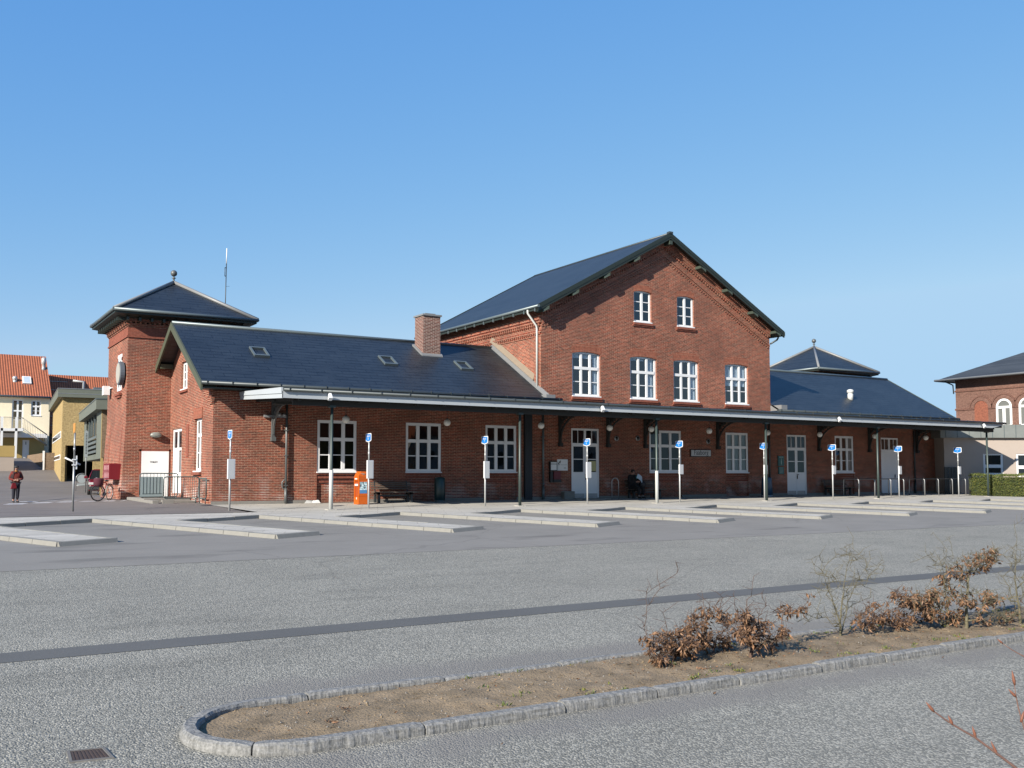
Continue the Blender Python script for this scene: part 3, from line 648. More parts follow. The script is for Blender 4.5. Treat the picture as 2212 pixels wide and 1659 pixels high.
def window(ax, c, u0, u1, z0, z1, cols=3, rec=.09, fr=.10, mul=.14, trans=.66, bar=True, rows=None, par=None, glass='glass', curtain=None, sill=True, name='window', thick=.055, fm='white', arch=0.):
    mb = MB(); d0, d1 = rec, rec+thick; par = par or ST
    fbox(mb, ax, c, u0, u0+fr, d0, d1, z0, z1); fbox(mb, ax, c, u1-fr, u1, d0, d1, z0, z1)
    fbox(mb, ax, c, u0+fr, u1-fr, d0, d1, z0, z0+fr); fbox(mb, ax, c, u0+fr, u1-fr, d0, d1, z1-fr, z1)
    W = u1-u0-2*fr; pw = (W-(cols-1)*mul)/cols
    for i in range(1, cols):
        a = u0+fr+i*pw+(i-1)*mul; fbox(mb, ax, c, a, a+mul, d0-.012, d1, z0+fr, z1-fr)
    if trans:
        zt = z0+(z1-z0)*trans; fbox(mb, ax, c, u0+fr, u1-fr, d0-.02, d1+.002, zt-.07, zt+.07)
        segs = [(z0+fr, zt-.07)]
    else: segs = [(z0+fr, z1-fr)]
    if rows:
        for k in range(1, rows):
            zb_ = z0+fr+(z1-z0-2*fr)*k/rows; fbox(mb, ax, c, u0+fr, u1-fr, d0+.012, d1-.004, zb_-.02, zb_+.02)
    elif bar:
        zb_ = (segs[0][0]+segs[0][1])/2; fbox(mb, ax, c, u0+fr, u1-fr, d0+.012, d1-.004, zb_-.02, zb_+.02)
    w = mb.build(name, M[fm], par)
    mb = MB(); dd = rec+thick*.55
    mb.add([P3(ax, c, u0+fr*.5, dd, z0+fr*.5), P3(ax, c, u1-fr*.5, dd, z0+fr*.5), P3(ax, c, u1-fr*.5, dd, z1-fr*.5), P3(ax, c, u0+fr*.5, dd, z1-fr*.5)], [(0, 1, 2, 3)])
    mb.build('pane', M[glass], w)
    if sill:
        mb = MB(); fbox(mb, ax, c, u0-.02, u1+.02, -.05, rec+.01, z0-.045, z0+.005); mb.build('sill', M[fm], w)
    if curtain:
        for (ua, ub, za, zb2) in curtain:
            mb = MB(); n = max(2, int((ub-ua)*(u1-u0)/.05)); vs = []
            for i in range(n+1):
                u = u0+(u1-u0)*(ua+(ub-ua)*i/n); dz = rec+thick+.05+.025*math.sin(i*1.9)
                vs += [P3(ax, c, u, dz, z0+(z1-z0)*za), P3(ax, c, u, dz, z0+(z1-z0)*zb2)]
            mb.add(vs, [(2*i, 2*i+2, 2*i+3, 2*i+1) for i in range(n)], True)
            mb.build('curtain', M['curtain'], w)
    return w
WY = 38.; ZB = .2
gw = [(14.26, 15.99), (18.26, 19.98), (22.24, 23.90), (31.82, 33.95), (37.08, 38.74), (45.72, 47.35)]
gd = [(27.0, 28.66), (41.73, 43.32), (49.83, 51.48)]
GZ0, GZ1 = 1.565, 3.69; DZ0, DZ1 = .29, 3.665
uw = [(27.07, 28.76), (30.62, 32.34), (33.48, 35.21), (37.10, 38.81)]; UZ0, UZ1 = 5.25, 7.40
aw = [(30.89, 32.03), (33.76, 34.92)]; AZ0, AZ1 = 9.16, 10.76
def gholes(a, b):
    hs = [(x0, x1, ZB, GZ1) for x0, x1 in gw if a < x0 < b]+[(x0, x1, ZB, DZ1) for x0, x1 in gd if a < x0 < b]
    return hs
RS = (7.88-4.95)/(42.4-37.25)       # wing roof slope
def wing(x0, x1, side):
    mb = MB()
    wall(mb, 'Y', WY, x0, x1, ZB-.3, 5.35, gholes(x0, x1), depth=.16)
    wall(mb, 'Y', 46.8, x0, x1, ZB-.3, 5.3)
    xe = x0 if side < 0 else x1
    cl = [(-RS, 1, 4.95-.06-RS*37.25), (RS, 1, 7.88-.06+RS*42.4)]
    hs = []
    if side < 0: hs = [(43.0, 44.75, .64, 3.45), (39.68, 40.78, 1.6, 3.72), (42.2, 43.3, 5.12, 6.3)]
    wall(mb, 'X', xe, WY, 46.8, ZB-.3, 8, hs, clips=cl, sgn=-side, depth=.14)
    return mb.build('wing_wall', M['brick'], ST)
LW = wing(10.03, 25.3, -1); RW = wing(40.5, 55.77, 1)
# main block
ML, MR, MC = 25.3, 40.5, 32.9; MS = (13.8-9.35)/8.15
mb = MB(); cl = [(-MS, 1, 13.8-.12-MS*MC), (MS, 1, 13.8-.12+MS*MC)]
wall(mb, 'Y', WY, ML, MR, ZB-.3, 14, gholes(ML, MR)+[(a, b, UZ0, UZ1) for a, b in uw]+[(a, b, AZ0, AZ1) for a, b in aw], depth=.14, clips=cl)
wall(mb, 'Y', 49.6, ML, MR, ZB-.3, 14, clips=cl)
wall(mb, 'X', ML, WY, 49.6, ZB-.3, 9.66-.12+.0); wall(mb, 'X', MR, WY, 49.6, ZB-.3, 9.66-.12)
MW = mb.build('main_wall', M['brick'], ST)
# plinth and panels under windows
xs_ = sorted([h for h in gw+gd]); cur = 10.0
for a, b in xs_+[(55.8, 55.8)]:
    if a > cur: mb = MB(); mb.box(cur, a, WY-.025, WY, ZB-.3, .42); mb.build('plinth', M['concrete'], ST)
    cur = b
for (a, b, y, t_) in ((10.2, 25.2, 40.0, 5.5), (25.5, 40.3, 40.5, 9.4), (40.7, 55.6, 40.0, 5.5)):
    mb = MB(); mb.box(a, b, y, y+.1, .0, t_); mb.build('dark_backing', M['dark_room'], ST)  # added dark sheets behind the windows, so the rooms look unlit
for i, (a, b) in enumerate(gw):
    mb = MB(); mb.box(a, b, WY+.10, WY+.30, ZB-.3, GZ0-.05); mb.build('window_panel', M['brick'], ST)
    mb = MB(); mb.box(a, b, WY+.02, WY+.10, 1.30, 1.38); mb.box(a, b, WY+.05, WY+.10, 1.12, 1.20); mb.box(a, b, WY+.0, WY+.10, GZ0-.12, GZ0-.05); mb.build('sill_course', M['brick_panel'], ST)
wkw = dict(cols=3, mul=.15, fr=.12, trans=.63)
for i, (a, b) in enumerate(gw):
    cur = None
    if i == 4: cur = [(.03, .97, .03, .97)]
    if i == 5: cur = [(.78, .97, .03, .97), (.03, .12, .03, .6)]
    window('Y', WY, a, b, GZ0, GZ1, curtain=cur, fm='door_white', rec=.03, **wkw)
ucur = [[(.05, .95, .86, .97), (.80, .97, .03, .9)], [(.70, .95, .03, .97), (.05, .6, .9, .97)], [(.72, .95, .03, .97)], [(.05, .95, .45, .97)]]
for i, (a, b) in enumerate(uw):
    window('Y', WY, a, b, UZ0, UZ1, curtain=ucur[i], glass='glass_sky', **dict(wkw, fr=.10, mul=.12))
for i, (a, b) in enumerate(aw):
    window('Y', WY, a, b, AZ0, AZ1, cols=2, mul=.13, fr=.09, trans=None, rows=3, glass='glass_sky')
# flat brick arches over windows, sills
def arch_course(a, b, z1, hgt=.42, rise=.11, par=ST, y=WY):
    mb = MB(); n = 12; lo = []; hi = []
    for i in range(n+1):
        t = i/n; u = a-.04+(b-a+.08)*t; s = 1-(2*t-1)**2
        lo.append((u, z1-.10+rise*s)); hi.append((u, z1-.10+rise*s+hgt))
    vs = []; fs = []
    for (l, h) in zip(lo, hi): vs += [(l[0], y-.004, l[1]), (h[0], y-.004, h[1]), (l[0], y+.12, l[1])]
    for i in range(n):
        fs += [(3*i, 3*i+3, 3*i+4, 3*i+1), (3*i, 3*i+2, 3*i+5, 3*i+3)]
    mb.add(vs, fs); return mb.build('arch_course', M['brick_soldier'], par)
M['brick_soldier'] = brick('soldier_brick', (.24, .075, .044), (.20, .062, .038), (.28, .15, .10), msize=.006, w=.075, h=.24, stain=.2, bump=.3)
for a, b in uw: arch_course(a, b, UZ1, .40, .10)
for a, b in aw: arch_course(a, b, AZ1, .30, .09)
for (a, b, z) in [(a, b, UZ0) for a, b in uw]+[(a, b, AZ0) for a, b in aw]:
    mb = MB(); mb.box(a-.06, b+.06, WY-.09, WY+.05, z-.17, z-.055); mb.box(a-.10, b+.10, WY-.05, WY+.05, z-.24, z-.17); mb.build('window_ledge', M['brick_panel'], ST)
# doors on the platform side
def double_door(a, b, z0, z1, single=False, rec=.03):
    mb = MB(); d0, d1 = WY+rec, WY+rec+.06; fr = .09
    mb.box(a, a+fr, d0, d1, z0, z1); mb.box(b-fr, b, d0, d1, z0, z1); mb.box(a+fr, b-fr, d0, d1, z1-fr, z1)
    zt = z0+(z1-z0)*.77; mb.box(a+fr, b-fr, d0-.02, d1, zt-.09, zt+.07)
    m_ = (a+b)/2; mb.box(m_-.06, m_+.06, d0, d1, zt+.07, z1-fr)
    for u in ((a+m_)/2, (b+m_)/2): mb.box(u-.015, u+.015, d0+.01, d1-.01, zt+.07, z1-fr)
    if single: mb.box(a+fr, b-fr, d0+.02, d1-.01, z0, zt-.09)
    else:
        zg = z0+1.28; zm = zg+(zt-.09-zg)/2
        mb.box(a+fr, b-fr, d0+.02, d1-.01, z0, zg); mb.box(m_-.10, m_+.10, d0+.02, d1-.01, zg, zt-.09)
        mb.box(a+fr, a+fr+.06, d0+.02, d1-.01, zg, zt-.09); mb.box(b-fr-.06, b-fr, d0+.02, d1-.01, zg, zt-.09)
        mb.box(a+fr, b-fr, d0+.03, d1-.02, zm-.02, zm+.02)
    mb.box(m_-.006, m_+.006, d0+.012, d0+.03, z0, zt-.09) if not single else None
    d = mb.build('door', M['door_white'], ST)
    mb = MB(); y = WY+rec+.035; mb.add([(a+.05, y, z0+.3), (b-.05, y, z0+.3), (b-.05, y, z1-.05), (a+.05, y, z1-.05)], [(0, 1, 2, 3)])
    if single: mb = MB(); mb.add([(a+.05, y, zt), (b-.05, y, zt), (b-.05, y, z1-.05), (a+.05, y, z1-.05)], [(0, 1, 2, 3)])
    mb.build('pane', M['glass'], d)
    mb = MB()
    if single: mb.box(b-.35, b-.32, d0-.03, d0+.02, 1.25, 1.45)
    else: mb.box(m_+.03, m_+.15, d0-.03, d0+.02, 1.42, 1.46); mb.box(m_+.03, m_+.06, d0-.03, d0+.02, 1.2, 1.4)
    mb.build('handle', M['black'], d)
    if not single:
        mb = MB(); mb.box(a+fr+.02, m_-.04, d0+.008, d0+.02, z0+.05, z0+.25); mb.box(m_+.04, b-fr-.02, d0+.008, d0+.02, z0+.05, z0+.25); mb.build('kick_plate', M['galv'], d)
for i, (a, b) in enumerate(gd): double_door(a, b, DZ0, DZ1, single=(i == 2))
mb = MB(); mb.box(28.05, 28.45, WY-.005, WY+.02, 1.62, 2.1); mb.build('notice_sheet', simple('notice_yellow', (.62, .60, .30), .7), ST)

# wing end wall openings (left)
window('X', 10.03, 39.68, 40.78, 1.6, 3.72, cols=2, mul=.10, fr=.10, trans=.68, glass='glass')
window('X', 10.03, 42.2, 43.3, 5.12, 6.3, cols=2, mul=.10, fr=.10, trans=None, rows=3, glass='glass_sky')
mb = MB(); X = 10.03+.05
mb.box(X, X+.06, 43.0, 44.75, .64, 2.62); mb.box(X, X+.06, 43.0, 43.12, 2.62, 3.45); mb.box(X, X+.06, 44.63, 44.75, 2.62, 3.45); mb.box(X, X+.06, 43.12, 44.63, 3.33, 3.45); mb.box(X, X+.06, 43.8, 43.95, 2.62, 3.33)
sd = mb.build('side_door', M['white'], ST)
mb = MB(); mb.box(X+.03, X+.05, 43.1, 44.6, 2.62, 3.35); mb.box(X-.005, X+.0, 43.25, 43.6, 1.55, 2.5); mb.build('pane', M['carglass'], sd)
mb = MB(); mb.box(10.0, 10.05, 41.75, 42.15, 2.2, 3.55); mb.build('blocked_opening', M['brick_panel'], ST)
mb = MB(); mb.box(9.99, 10.05, 39.55, 40.9, 3.72, 4.15); mb.build('arch_course', M['brick_soldier'], ST)
mb = MB(); mb.box(9.93, 10.05, 39.6, 40.86, 1.44, 1.55); mb.build('window_ledge', M['brick_panel'], ST)
mb = MB(); mb.box(9.95, 10.05, 42.1, 43.4, 4.97, 5.07); mb.build('window_ledge', M['brick_panel'], ST)

# wing roofs
def wing_roof(x0, x1):
    mb = MB(); th = .10
    for x in (x0,):
        mb.prism([(x0, 37.25, 4.95), (x0, 42.4, 7.88), (x0, 47.55, 4.95), (x0, 47.55, 4.95-th), (x0, 42.4, 7.88-th), (x0, 37.25, 4.95-th)], (x1-x0, 0, 0))
    r = mb.build('roof', M['slate'], ST)
    return r
LR = wing_roof(9.4, 25.3); RR = wing_roof(40.5, 56.4)
mb = MB(); mb.tube([(9.38, 42.4, 7.90), (25.3, 42.4, 7.90)], .075, 6); mb.build('ridge_cap', M['zinc'], LR)
mb = MB(); mb.tube([(40.5, 42.4, 7.90), (56.42, 42.4, 7.90)], .075, 6); mb.build('ridge_cap', M['zinc'], RR)
for (xa, rf, sg) in ((9.33, LR, -1), (56.40, RR, 1)):
    mb = MB(); dz = .30
    for (ya, yb) in ((37.2, 42.4), (42.4, 47.6)):
        za = 4.95-RS*.05 if ya < 40 else 7.88; zb_ = 7.88 if ya < 40 else 4.92
        mb.prism([(xa, ya, za+.02), (xa, yb, zb_+.02), (xa, yb, zb_-dz), (xa, ya, za-dz)], (.07, 0, 0))
    mb.build('bargeboard', M['olive_trim'], rf)
# purlin ends and ragged brick shoulder below the left rake
for t in (0, .5, 1.0):
    for y in {37.6+4.8*t, 47.2-4.8*t}:
        z = 4.95+RS*(37.6+4.8*t-37.25)-.36; mb = MB(); mb.box(9.45, 10.0, y-.08, y+.08, z, z+.2); mb.build('purlin', M['olive_trim'], LR)
mb = MB()
for i in range(7): mb.box(9.96-.018*i, 10.05, WY-.02-.025*i, WY+.25, 4.20+.09*i, 4.29+.09*i); mb.box(9.96-.018*i, 10.05, WY+.25, WY+1.2-.12*(6-i), 4.20+.09*i, 4.29+.09*i)
mb.build('brick_shoulder', M['brick'], ST)
def gutter(x0, x1, y, z, par, r=.075, step=.95, m='zinc_dark'):
    mb = MB(); mb.tube([(x0, y, z), (x1, y, z)], r, 8)
    n = int((x1-x0)/step)
    for i in range(n+1):
        x = x0+.2+i*(x1-x0-.4)/n; mb.box(x-.012, x+.012, y-r-.012, y+r, z-.03, z+r+.012)
    return mb.build('gutter', M[m], par)
gutter(9.35, 25.9, 37.18, 4.93, LR); gutter(40.2, 56.5, 37.18, 4.93, RR)
mb = MB(); mb.box(9.5, 25.3, 37.3, 38.0, 4.72, 4.78); mb.build('soffit', M['green_trim'], LR)
mb = MB(); mb.box(40.5, 56.3, 37.3, 38.0, 4.72, 4.78); mb.build('soffit', M['green_trim'], RR)
# skylights on left wing roof
def onroof(u, x): y = 37.25+u; return Vector((x, y, 4.95+RS*u))
nrm = Vector((0, -RS, 1)).normalized()
for x in (12.12, 18.02, 21.92):
    a = onroof(2.5, x); b = onroof(3.15+.05, x); mb = MB()
    def q(u, x_, h): return onroof(u, x_)+nrm*h
    for (u0, u1, xa, xb) in ((2.45, 2.53, x, x+.66), (3.16, 3.24, x, x+.66), (2.53, 3.16, x, x+.07), (2.53, 3.16, x+.59, x+.66)):
        mb.hexa([q(u0, xa, 0), q(u0, xb, 0), q(u1, xb, 0), q(u1, xa, 0)], [q(u0, xa, .08), q(u0, xb, .08), q(u1, xb, .08), q(u1, xa, .08)])
    s = mb.build('skylight', M['zinc'], LR)
# ventilator on right wing roof
mb = MB(); v = onX(0, 0, 0) if False else None
vb = Vector((48.6, 39.15, 4.95+RS*1.9)); mb.lathe(vb, [(.17, -.1), (.17, .28), (.15, .30), (.15, .36), (.20, .38), (.20, .52), (.12, .58), (.01, .60)], 14); mb.build('roof_vent', M['post_white'], RR)
# chimney
mb = MB(); mb.box(20.58, 21.48, 41.0, 41.9, 6.7, 8.98); ch = mb.build('chimney', M['brick_chim'], ST)
mb = MB(); mb.box(20.52, 21.54, 40.94, 41.96, 8.98, 9.06); mb.box(20.75, 21.3, 41.15, 41.75, 9.06, 9.13); mb.build('chimney_cap', M['lead'], ch)
mb = MB()
mb.hexa([(20.48, 40.90, 7.03), (21.58, 40.90, 7.03), (21.58, 41.02, 7.09), (20.48, 41.02, 7.09)], [(20.48, 40.90, 7.08), (21.58, 40.90, 7.08), (21.58, 41.02, 7.2), (20.48, 41.02, 7.2)])
mb.hexa([(20.46, 40.95, 7.05), (20.60, 40.95, 7.05), (20.60, 41.95, 7.62), (20.46, 41.95, 7.62)], [(20.46, 40.95, 7.12), (20.60, 40.95, 7.14), (20.60, 41.95, 7.72), (20.46, 41.95, 7.70)])
mb.build('flashing', M['lead'], ch)

# main roof
mb = MB(); th = .16
y0r, y1r = 37.52, 50.2
mb.prism([(24.75, y0r, 9.35), (MC, y0r, 13.8), (41.05, y0r, 9.35), (41.05, y0r, 9.35-th), (MC, y0r, 13.8-th), (24.75, y0r, 9.35-th)], (0, y1r-y0r, 0))
MRf = mb.build('roof', M['slate'], ST)
mb = MB(); mb.tube([(MC, 37.42, 13.81), (MC, 50.2, 13.81)], .055, 6); mb.box(MC-.12, MC+.12, 37.40, 37.62, 13.78, 13.88); mb.build('ridge_cap', M['zinc_dark'], MRf)
mb = MB()
for s in (-1, 1):
    xe = MC+s*8.2; ze = 13.8-MS*8.2
    for yb in (37.44, 50.2): mb.prism([(MC, yb, 13.84), (xe, yb, ze+.04), (xe, yb, ze-.30), (MC, yb, 13.50)], (0, .08, 0))
    mb.prism([(xe, 37.4, ze+.0), (xe-s*.05, 37.4, ze+.0), (xe-s*.05, 37.4, ze-.22), (xe, 37.4, ze-.22)], (0, 12.8, 0))
mb.build('bargeboard', M['green_trim'], MRf)
M['purlin'] = simple('purlin_green', (.055, .075, .055), .6)
for s in (-1, 1):
    for f in (.27, .50, .73, .94):
        mb = MB()
        x = MC+s*8.2*f; z = 13.8-MS*8.2*f-.30
        mb.prism([(x-.17, 37.50, z-.02+MS*.17*s*1.), (x+.17, 37.42, z-.02-MS*.17*s*1.), (x+.17, 37.42, z-.16-MS*.17*s), (x-.17, 37.42, z-.16+MS*.17*s)], (0, .6, 0)); mb.build('purlin', M['purlin'], MRf)
mb = MB(); mb.box(MC-.09, MC+.09, 37.42, 38, 13.22, 13.42); mb.build('purlin', M['purlin'], MRf)
mb = MB()     # soffit boarding under the verge
for s in (-1, 1):
    xe = MC+s*8.15
    mb.add([(MC, 37.42, 13.8-.17), (xe, 37.42, 9.35-.17), (xe, 38.0, 9.35-.17), (MC, 38.0, 13.8-.17)], [(0, 1, 2, 3)])
mb.build('soffit', M['green_trim'], MRf)
# raking corbel courses on the gable
mb = MB()
for s in (-1, 1):
    for (o1, o2, pr) in ((.17, .34, .16), (.34, .50, .11), (.50, .60, .08), (1.02, 1.12, .05), (1.16, 1.22, .03)):
        xe = MC+s*7.59
        def zz_(x, o): return 13.8-MS*abs(x-MC)-o
        mb.prism([(MC, WY-pr, zz_(MC, o1)), (xe, WY-pr, zz_(xe, o1)), (xe, WY-pr, zz_(xe, o2)), (MC, WY-pr, zz_(MC, o2))], (0, pr+.01, 0))
    n = 52
    for i in range(n):
        x = MC+s*(.12+7.3*i/(n-1)); z = 13.8-MS*abs(x-MC)
        mb.box(x-.045, x+.045, WY-.065, WY+.01, z-.72, z-.60); mb.box(x-.045, x+.045, WY-.035, WY+.01, z-1.30, z-1.22)
mb.build('corbel_band', M['brick'], MW)
mb = MB()     # side wall cornice
for (z0, z1, pr) in ((8.75, 8.95, .16), (8.62, 8.75, .12), (8.16, 8.26, .06), (8.0, 8.05, .04)):
    mb.box(ML-pr, ML+.01, WY-.0, 49.6, z0, z1)
for i in range(60):
    y = WY+.1+i*.19; mb.box(ML-.1, ML+.01, y, y+.09, 8.48, 8.62); mb.box(ML-.05, ML+.01, y, y+.09, 8.08, 8.16)
mb.box(ML-.03, ML+.01, WY, WY+.6, 5.4, 8.0)
mb.build('corbel_band', M['brick'], MW)
mb = MB(); mb.tube([(24.68, 37.3, 9.28), (24.68, 50.2, 9.28)], .075, 8)
for i in range(14): mb.box(24.66, 24.72, 37.6+i*.95, 37.66+i*.95, 9.05, 9.2)
mb.build('gutter', M['zinc'], MRf)
mb = MB(); mb.tube([(24.68, 38.25, 9.2), (24.68, 38.25, 9.05), (25.17, 38.25, 8.5), (25.2, 38.25, 8.35), (25.2, 38.25, 5.6)], .05, 8); mb.build('downpipe', M['post_white'], ST)
mb = MB(); mb.tube([(41.12, 37.9, 9.1), (41.05, 37.95, 8.95), (40.58, 38.0, 8.7)], .05, 8); mb.build('downpipe', M['zinc_dark'], ST)
# lead flashing and sloping ledge where the left roof meets the main wall
mb = MB(); f0_, f1_ = (25.3, 37.2, 4.95), (25.3, 42.4, 7.88)
mb.hexa([(25.12, 37.2, 4.93), (25.29, 37.2, 4.93), (25.29, 42.5, 7.93), (25.12, 42.5, 7.93)], [(25.12, 37.2, 4.99), (25.29, 37.2, 5.09), (25.29, 42.5, 8.1), (25.12, 42.5, 7.99)])
mb.box(25.0, 25.5, 37.15, 37.9, 4.95, 5.15)
mb.build('flashing', M['lead'], LR)
mb = MB(); mb.hexa([(25.18, 38.6, 5.95), (25.31, 38.6, 5.95), (25.31, 42.6, 8.22), (25.18, 42.6, 8.22)], [(25.22, 38.6, 6.0), (25.31, 38.6, 6.25), (25.31, 42.6, 8.52), (25.22, 42.6, 8.3)])
mb.build('sloping_ledge', simple('mortar_ledge', (.30, .235, .17), .9, 0, .15, 3), MW)
mb = MB(); mb.box(40.5, 40.95, 37.2, 38.1, 4.95, 5.25); mb.build('flashing', M['lead'], RR)

# towers
def tower(x0, x1, y0=45.2, y1=49.95, zb=.1):
    mb = MB()
    lv = [(zb, .19), (1.2, .14), (3.8, 0.), (7.55, 0)]
    def ringp(e, z): return [(x0-e, y0-e, z), (x1+e, y0-e, z), (x1+e, y1+e, z), (x0-e, y1+e, z)]
    for (za, ea), (zc, eb) in zip(lv, lv[1:]): 
        a = ringp(ea, za); b = ringp(eb, zc); mb.add(a+b, [(0, 1, 5, 4), (1, 2, 6, 5), (2, 3, 7, 6), (3, 0, 4, 7)])
    tw = mb.build('tower_wall', M['brick'], ST)
    mb = MB(); mb.box(x0-.05, x1+.05, y0-.05, y1+.05, 7.52, 7.60); mb.box(x0-.012, x1+.012, y0-.012, y1+.012, 7.60, 8.0); mb.build('frieze', M['brick_panel'], tw)
    mb = MB()
    for i, (z, e) in enumerate([(8.0, .05), (8.07, .10), (8.21, .16)]): mb.box(x0-e, x1+e, y0-e, y1+e, z, z+.07 if i < 2 else z+.15)
    n = 24
    for i in range(n):
        t = (i+.25)/n; xx = x0+(x1-x0)*t; yy = y0+(y1-y0)*t
        mb.box(xx, xx+.09, y0-.14, y0, 8.14, 8.21); mb.box(x0-.14, x0, yy, yy+.09, 8.14, 8.21)
    mb.build('corbel_band', M['brick'], tw)
    mb = MB(); e = .66
    mb.box(x0-.2, x1+.2, y0-.2, y1+.2, 8.34, 8.52)
    mb.hexa([(x0-.25, y0-.25, 8.36), (x1+.25, y0-.25, 8.36), (x1+.25, y1+.25, 8.36), (x0-.25, y1+.25, 8.36)], [(x0-e, y0-e, 8.47), (x1+e, y0-e, 8.47), (x1+e, y1+e, 8.47), (x0-e, y1+e, 8.47)])
    mb.box(x0-e-.02, x1+e+.02, y0-e-.02, y1+e+.02, 8.47, 8.60)
    for i in range(11):
        yy = y0-.1+(y1-y0+.2)*i/10; mb.box(x0-.5, x0-.16, yy-.05, yy+.05, 8.22, 8.36); xx = x0-.1+(x1-x0+.2)*i/10; mb.box(xx-.05, xx+.05, y0-.5, y0-.16, 8.22, 8.36)
    mb.build('cornice', M['green_trim'], tw)
    e2 = .72; cx, cy = (x0+x1)/2, (y0+y1)/2; zt = 10.58; ze = 8.66
    mb = MB(); cs = [(x0-e2, y0-e2), (x1+e2, y0-e2), (x1+e2, y1+e2), (x0-e2, y1+e2)]
    vs = [(a, b, ze-.04) for a, b in cs]+[(cx, cy, zt)]; mb.add(vs, [(0, 1, 4), (1, 2, 4), (2, 3, 4), (3, 0, 4), (3, 2, 1, 0)])
    mb.build('roof', M['slate'], tw)
    mb = MB()
    for a, b in cs: mb.tube([(a, b, ze), (cx, cy, zt+.04)], .085, 6)
    mb.build('hip_capping', M['lead'], tw)
    mb = MB()
    for i in range(4):
        a, b = cs[i], cs[(i+1) % 4]; mb.tube([(a[0], a[1], 8.63), (b[0], b[1], 8.63)], .075, 8)
    mb.build('gutter', M['zinc'], tw)
    mb = MB(); mb.lathe((cx, cy, zt), [(.12, 0), (.05, .08), (.04, .2), (.11, .24), (.04, .28), (.03, .32)], 10); mb.sphere((cx, cy, zt+.47), .155); mb.build('finial', M['iron'], tw)
    return tw
T1 = tower(8.14, 13.0); T2 = tower(52.8, 57.66)
# tower door, windows, lamp, recessed strips
mb = MB(); mb.box(8.78, 9.94, 44.93, 45.06, .36, 2.48); td = mb.build('tower_door', M['white'], ST)
mb = MB(); mb.box(8.70, 8.78, 44.95, 45.06, .36, 2.56); mb.box(9.94, 10.02, 44.95, 45.06, .36, 2.56); mb.box(8.70, 10.02, 44.95, 45.06, 2.48, 2.56); mb.build('frame', M['brick_panel'], td)
mb = MB(); put_text(mb, 'TOILET', .10, (9.3, 44.925, 2.0), (1, 0, 0)); mb.build('lettering', M['black'], td)
X = 8.14
mb = MB(); mb.box(X-.004, X+.02, 46.2, 47.5, 5.15, 7.0); mb.build('window_recess', M['brick_panel'], ST)
mb = MB(); mb.box(X-.025, X-.005, 46.35, 47.35, 5.25, 5.4); mb.box(X-.025, X-.005, 46.35, 46.5, 5.4, 6.75); mb.box(X-.025, X-.005, 47.2, 47.35, 5.4, 6.75); mb.box(X-.025, X-.005, 46.35, 47.35, 6.6, 6.9); mb.box(X-.025, X-.005, 46.8, 46.9, 5.4, 6.6)
tw_ = mb.build('tower_window', M['white'], ST)
mb = MB(); mb.box(X-.012, X-.006, 46.5, 47.2, 5.4, 6.6); mb.build('pane', M['carglass'], tw_)
mb = MB(); mb.box(X-.14, X, 46.25, 47.45, 5.02, 5.12); mb.box(X-.09, X, 46.35, 47.35, 4.92, 5.02); mb.build('window_ledge', M['brick_panel'], ST)
for yy in (45.9, 48.7):
    mb = MB(); mb.prism([(8.14-.012, yy, 3.7), (8.14-.012, yy+.1, 3.7), (8.14-.155, yy+.1, 1.2), (8.14-.155, yy, 1.2)], (.02, 0, 0)); mb.build('pilaster_joint', M['brick_panel'], ST)

# canopy
CX0, CX1, CYF = 11.1, 54.2, 33.0
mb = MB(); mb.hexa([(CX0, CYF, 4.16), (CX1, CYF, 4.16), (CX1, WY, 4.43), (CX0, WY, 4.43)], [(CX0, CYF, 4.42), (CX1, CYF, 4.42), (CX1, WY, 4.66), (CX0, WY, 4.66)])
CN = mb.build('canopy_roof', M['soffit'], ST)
mb = MB(); mb.prism([(CX0-.03, CYF-.04, 4.13), (CX1-1.0, CYF-.04, 4.13), (CX1, CYF-.04, 4.30), (CX1, CYF-.04, 4.37), (CX0-.03, CYF-.04, 4.37)], (0, .04, 0))
mb.hexa([(CX0-.04, CYF-.04, 4.12), (CX0-.002, CYF-.04, 4.12), (CX0-.002, WY-.003, 4.39), (CX0-.04, WY-.003, 4.39)], [(CX0-.04, CYF-.04, 4.28), (CX0-.002, CYF-.04, 4.28), (CX0-.002, WY-.003, 4.54), (CX0-.04, WY-.003, 4.54)])
mb.hexa([(CX0-.07, CYF-.04, 4.285), (CX0-.002, CYF-.04, 4.285), (CX0-.002, WY-.003, 4.545), (CX0-.07, WY-.003, 4.545)], [(CX0-.07, CYF-.04, 4.50), (CX0-.002, CYF-.04, 4.50), (CX0-.002, WY-.003, 4.70), (CX0-.07, WY-.003, 4.70)])
mb.build('fascia', M['fascia_white'], CN)
gutter(CX0, CX1+.25, CYF-.10, 4.42, CN, .06, 1.15, 'zinc_dark')
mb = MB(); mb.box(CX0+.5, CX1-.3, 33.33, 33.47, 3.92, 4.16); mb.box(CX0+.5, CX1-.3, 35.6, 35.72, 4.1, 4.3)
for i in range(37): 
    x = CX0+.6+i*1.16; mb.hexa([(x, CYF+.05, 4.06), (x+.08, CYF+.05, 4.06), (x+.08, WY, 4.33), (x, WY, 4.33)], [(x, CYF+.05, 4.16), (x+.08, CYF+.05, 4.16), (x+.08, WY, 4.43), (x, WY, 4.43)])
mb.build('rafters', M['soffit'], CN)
posts = [(13.08, 1), (21.17, 0), (28.38, 1), (35.24, 0), (43.52, 0), (53.31, 0)]
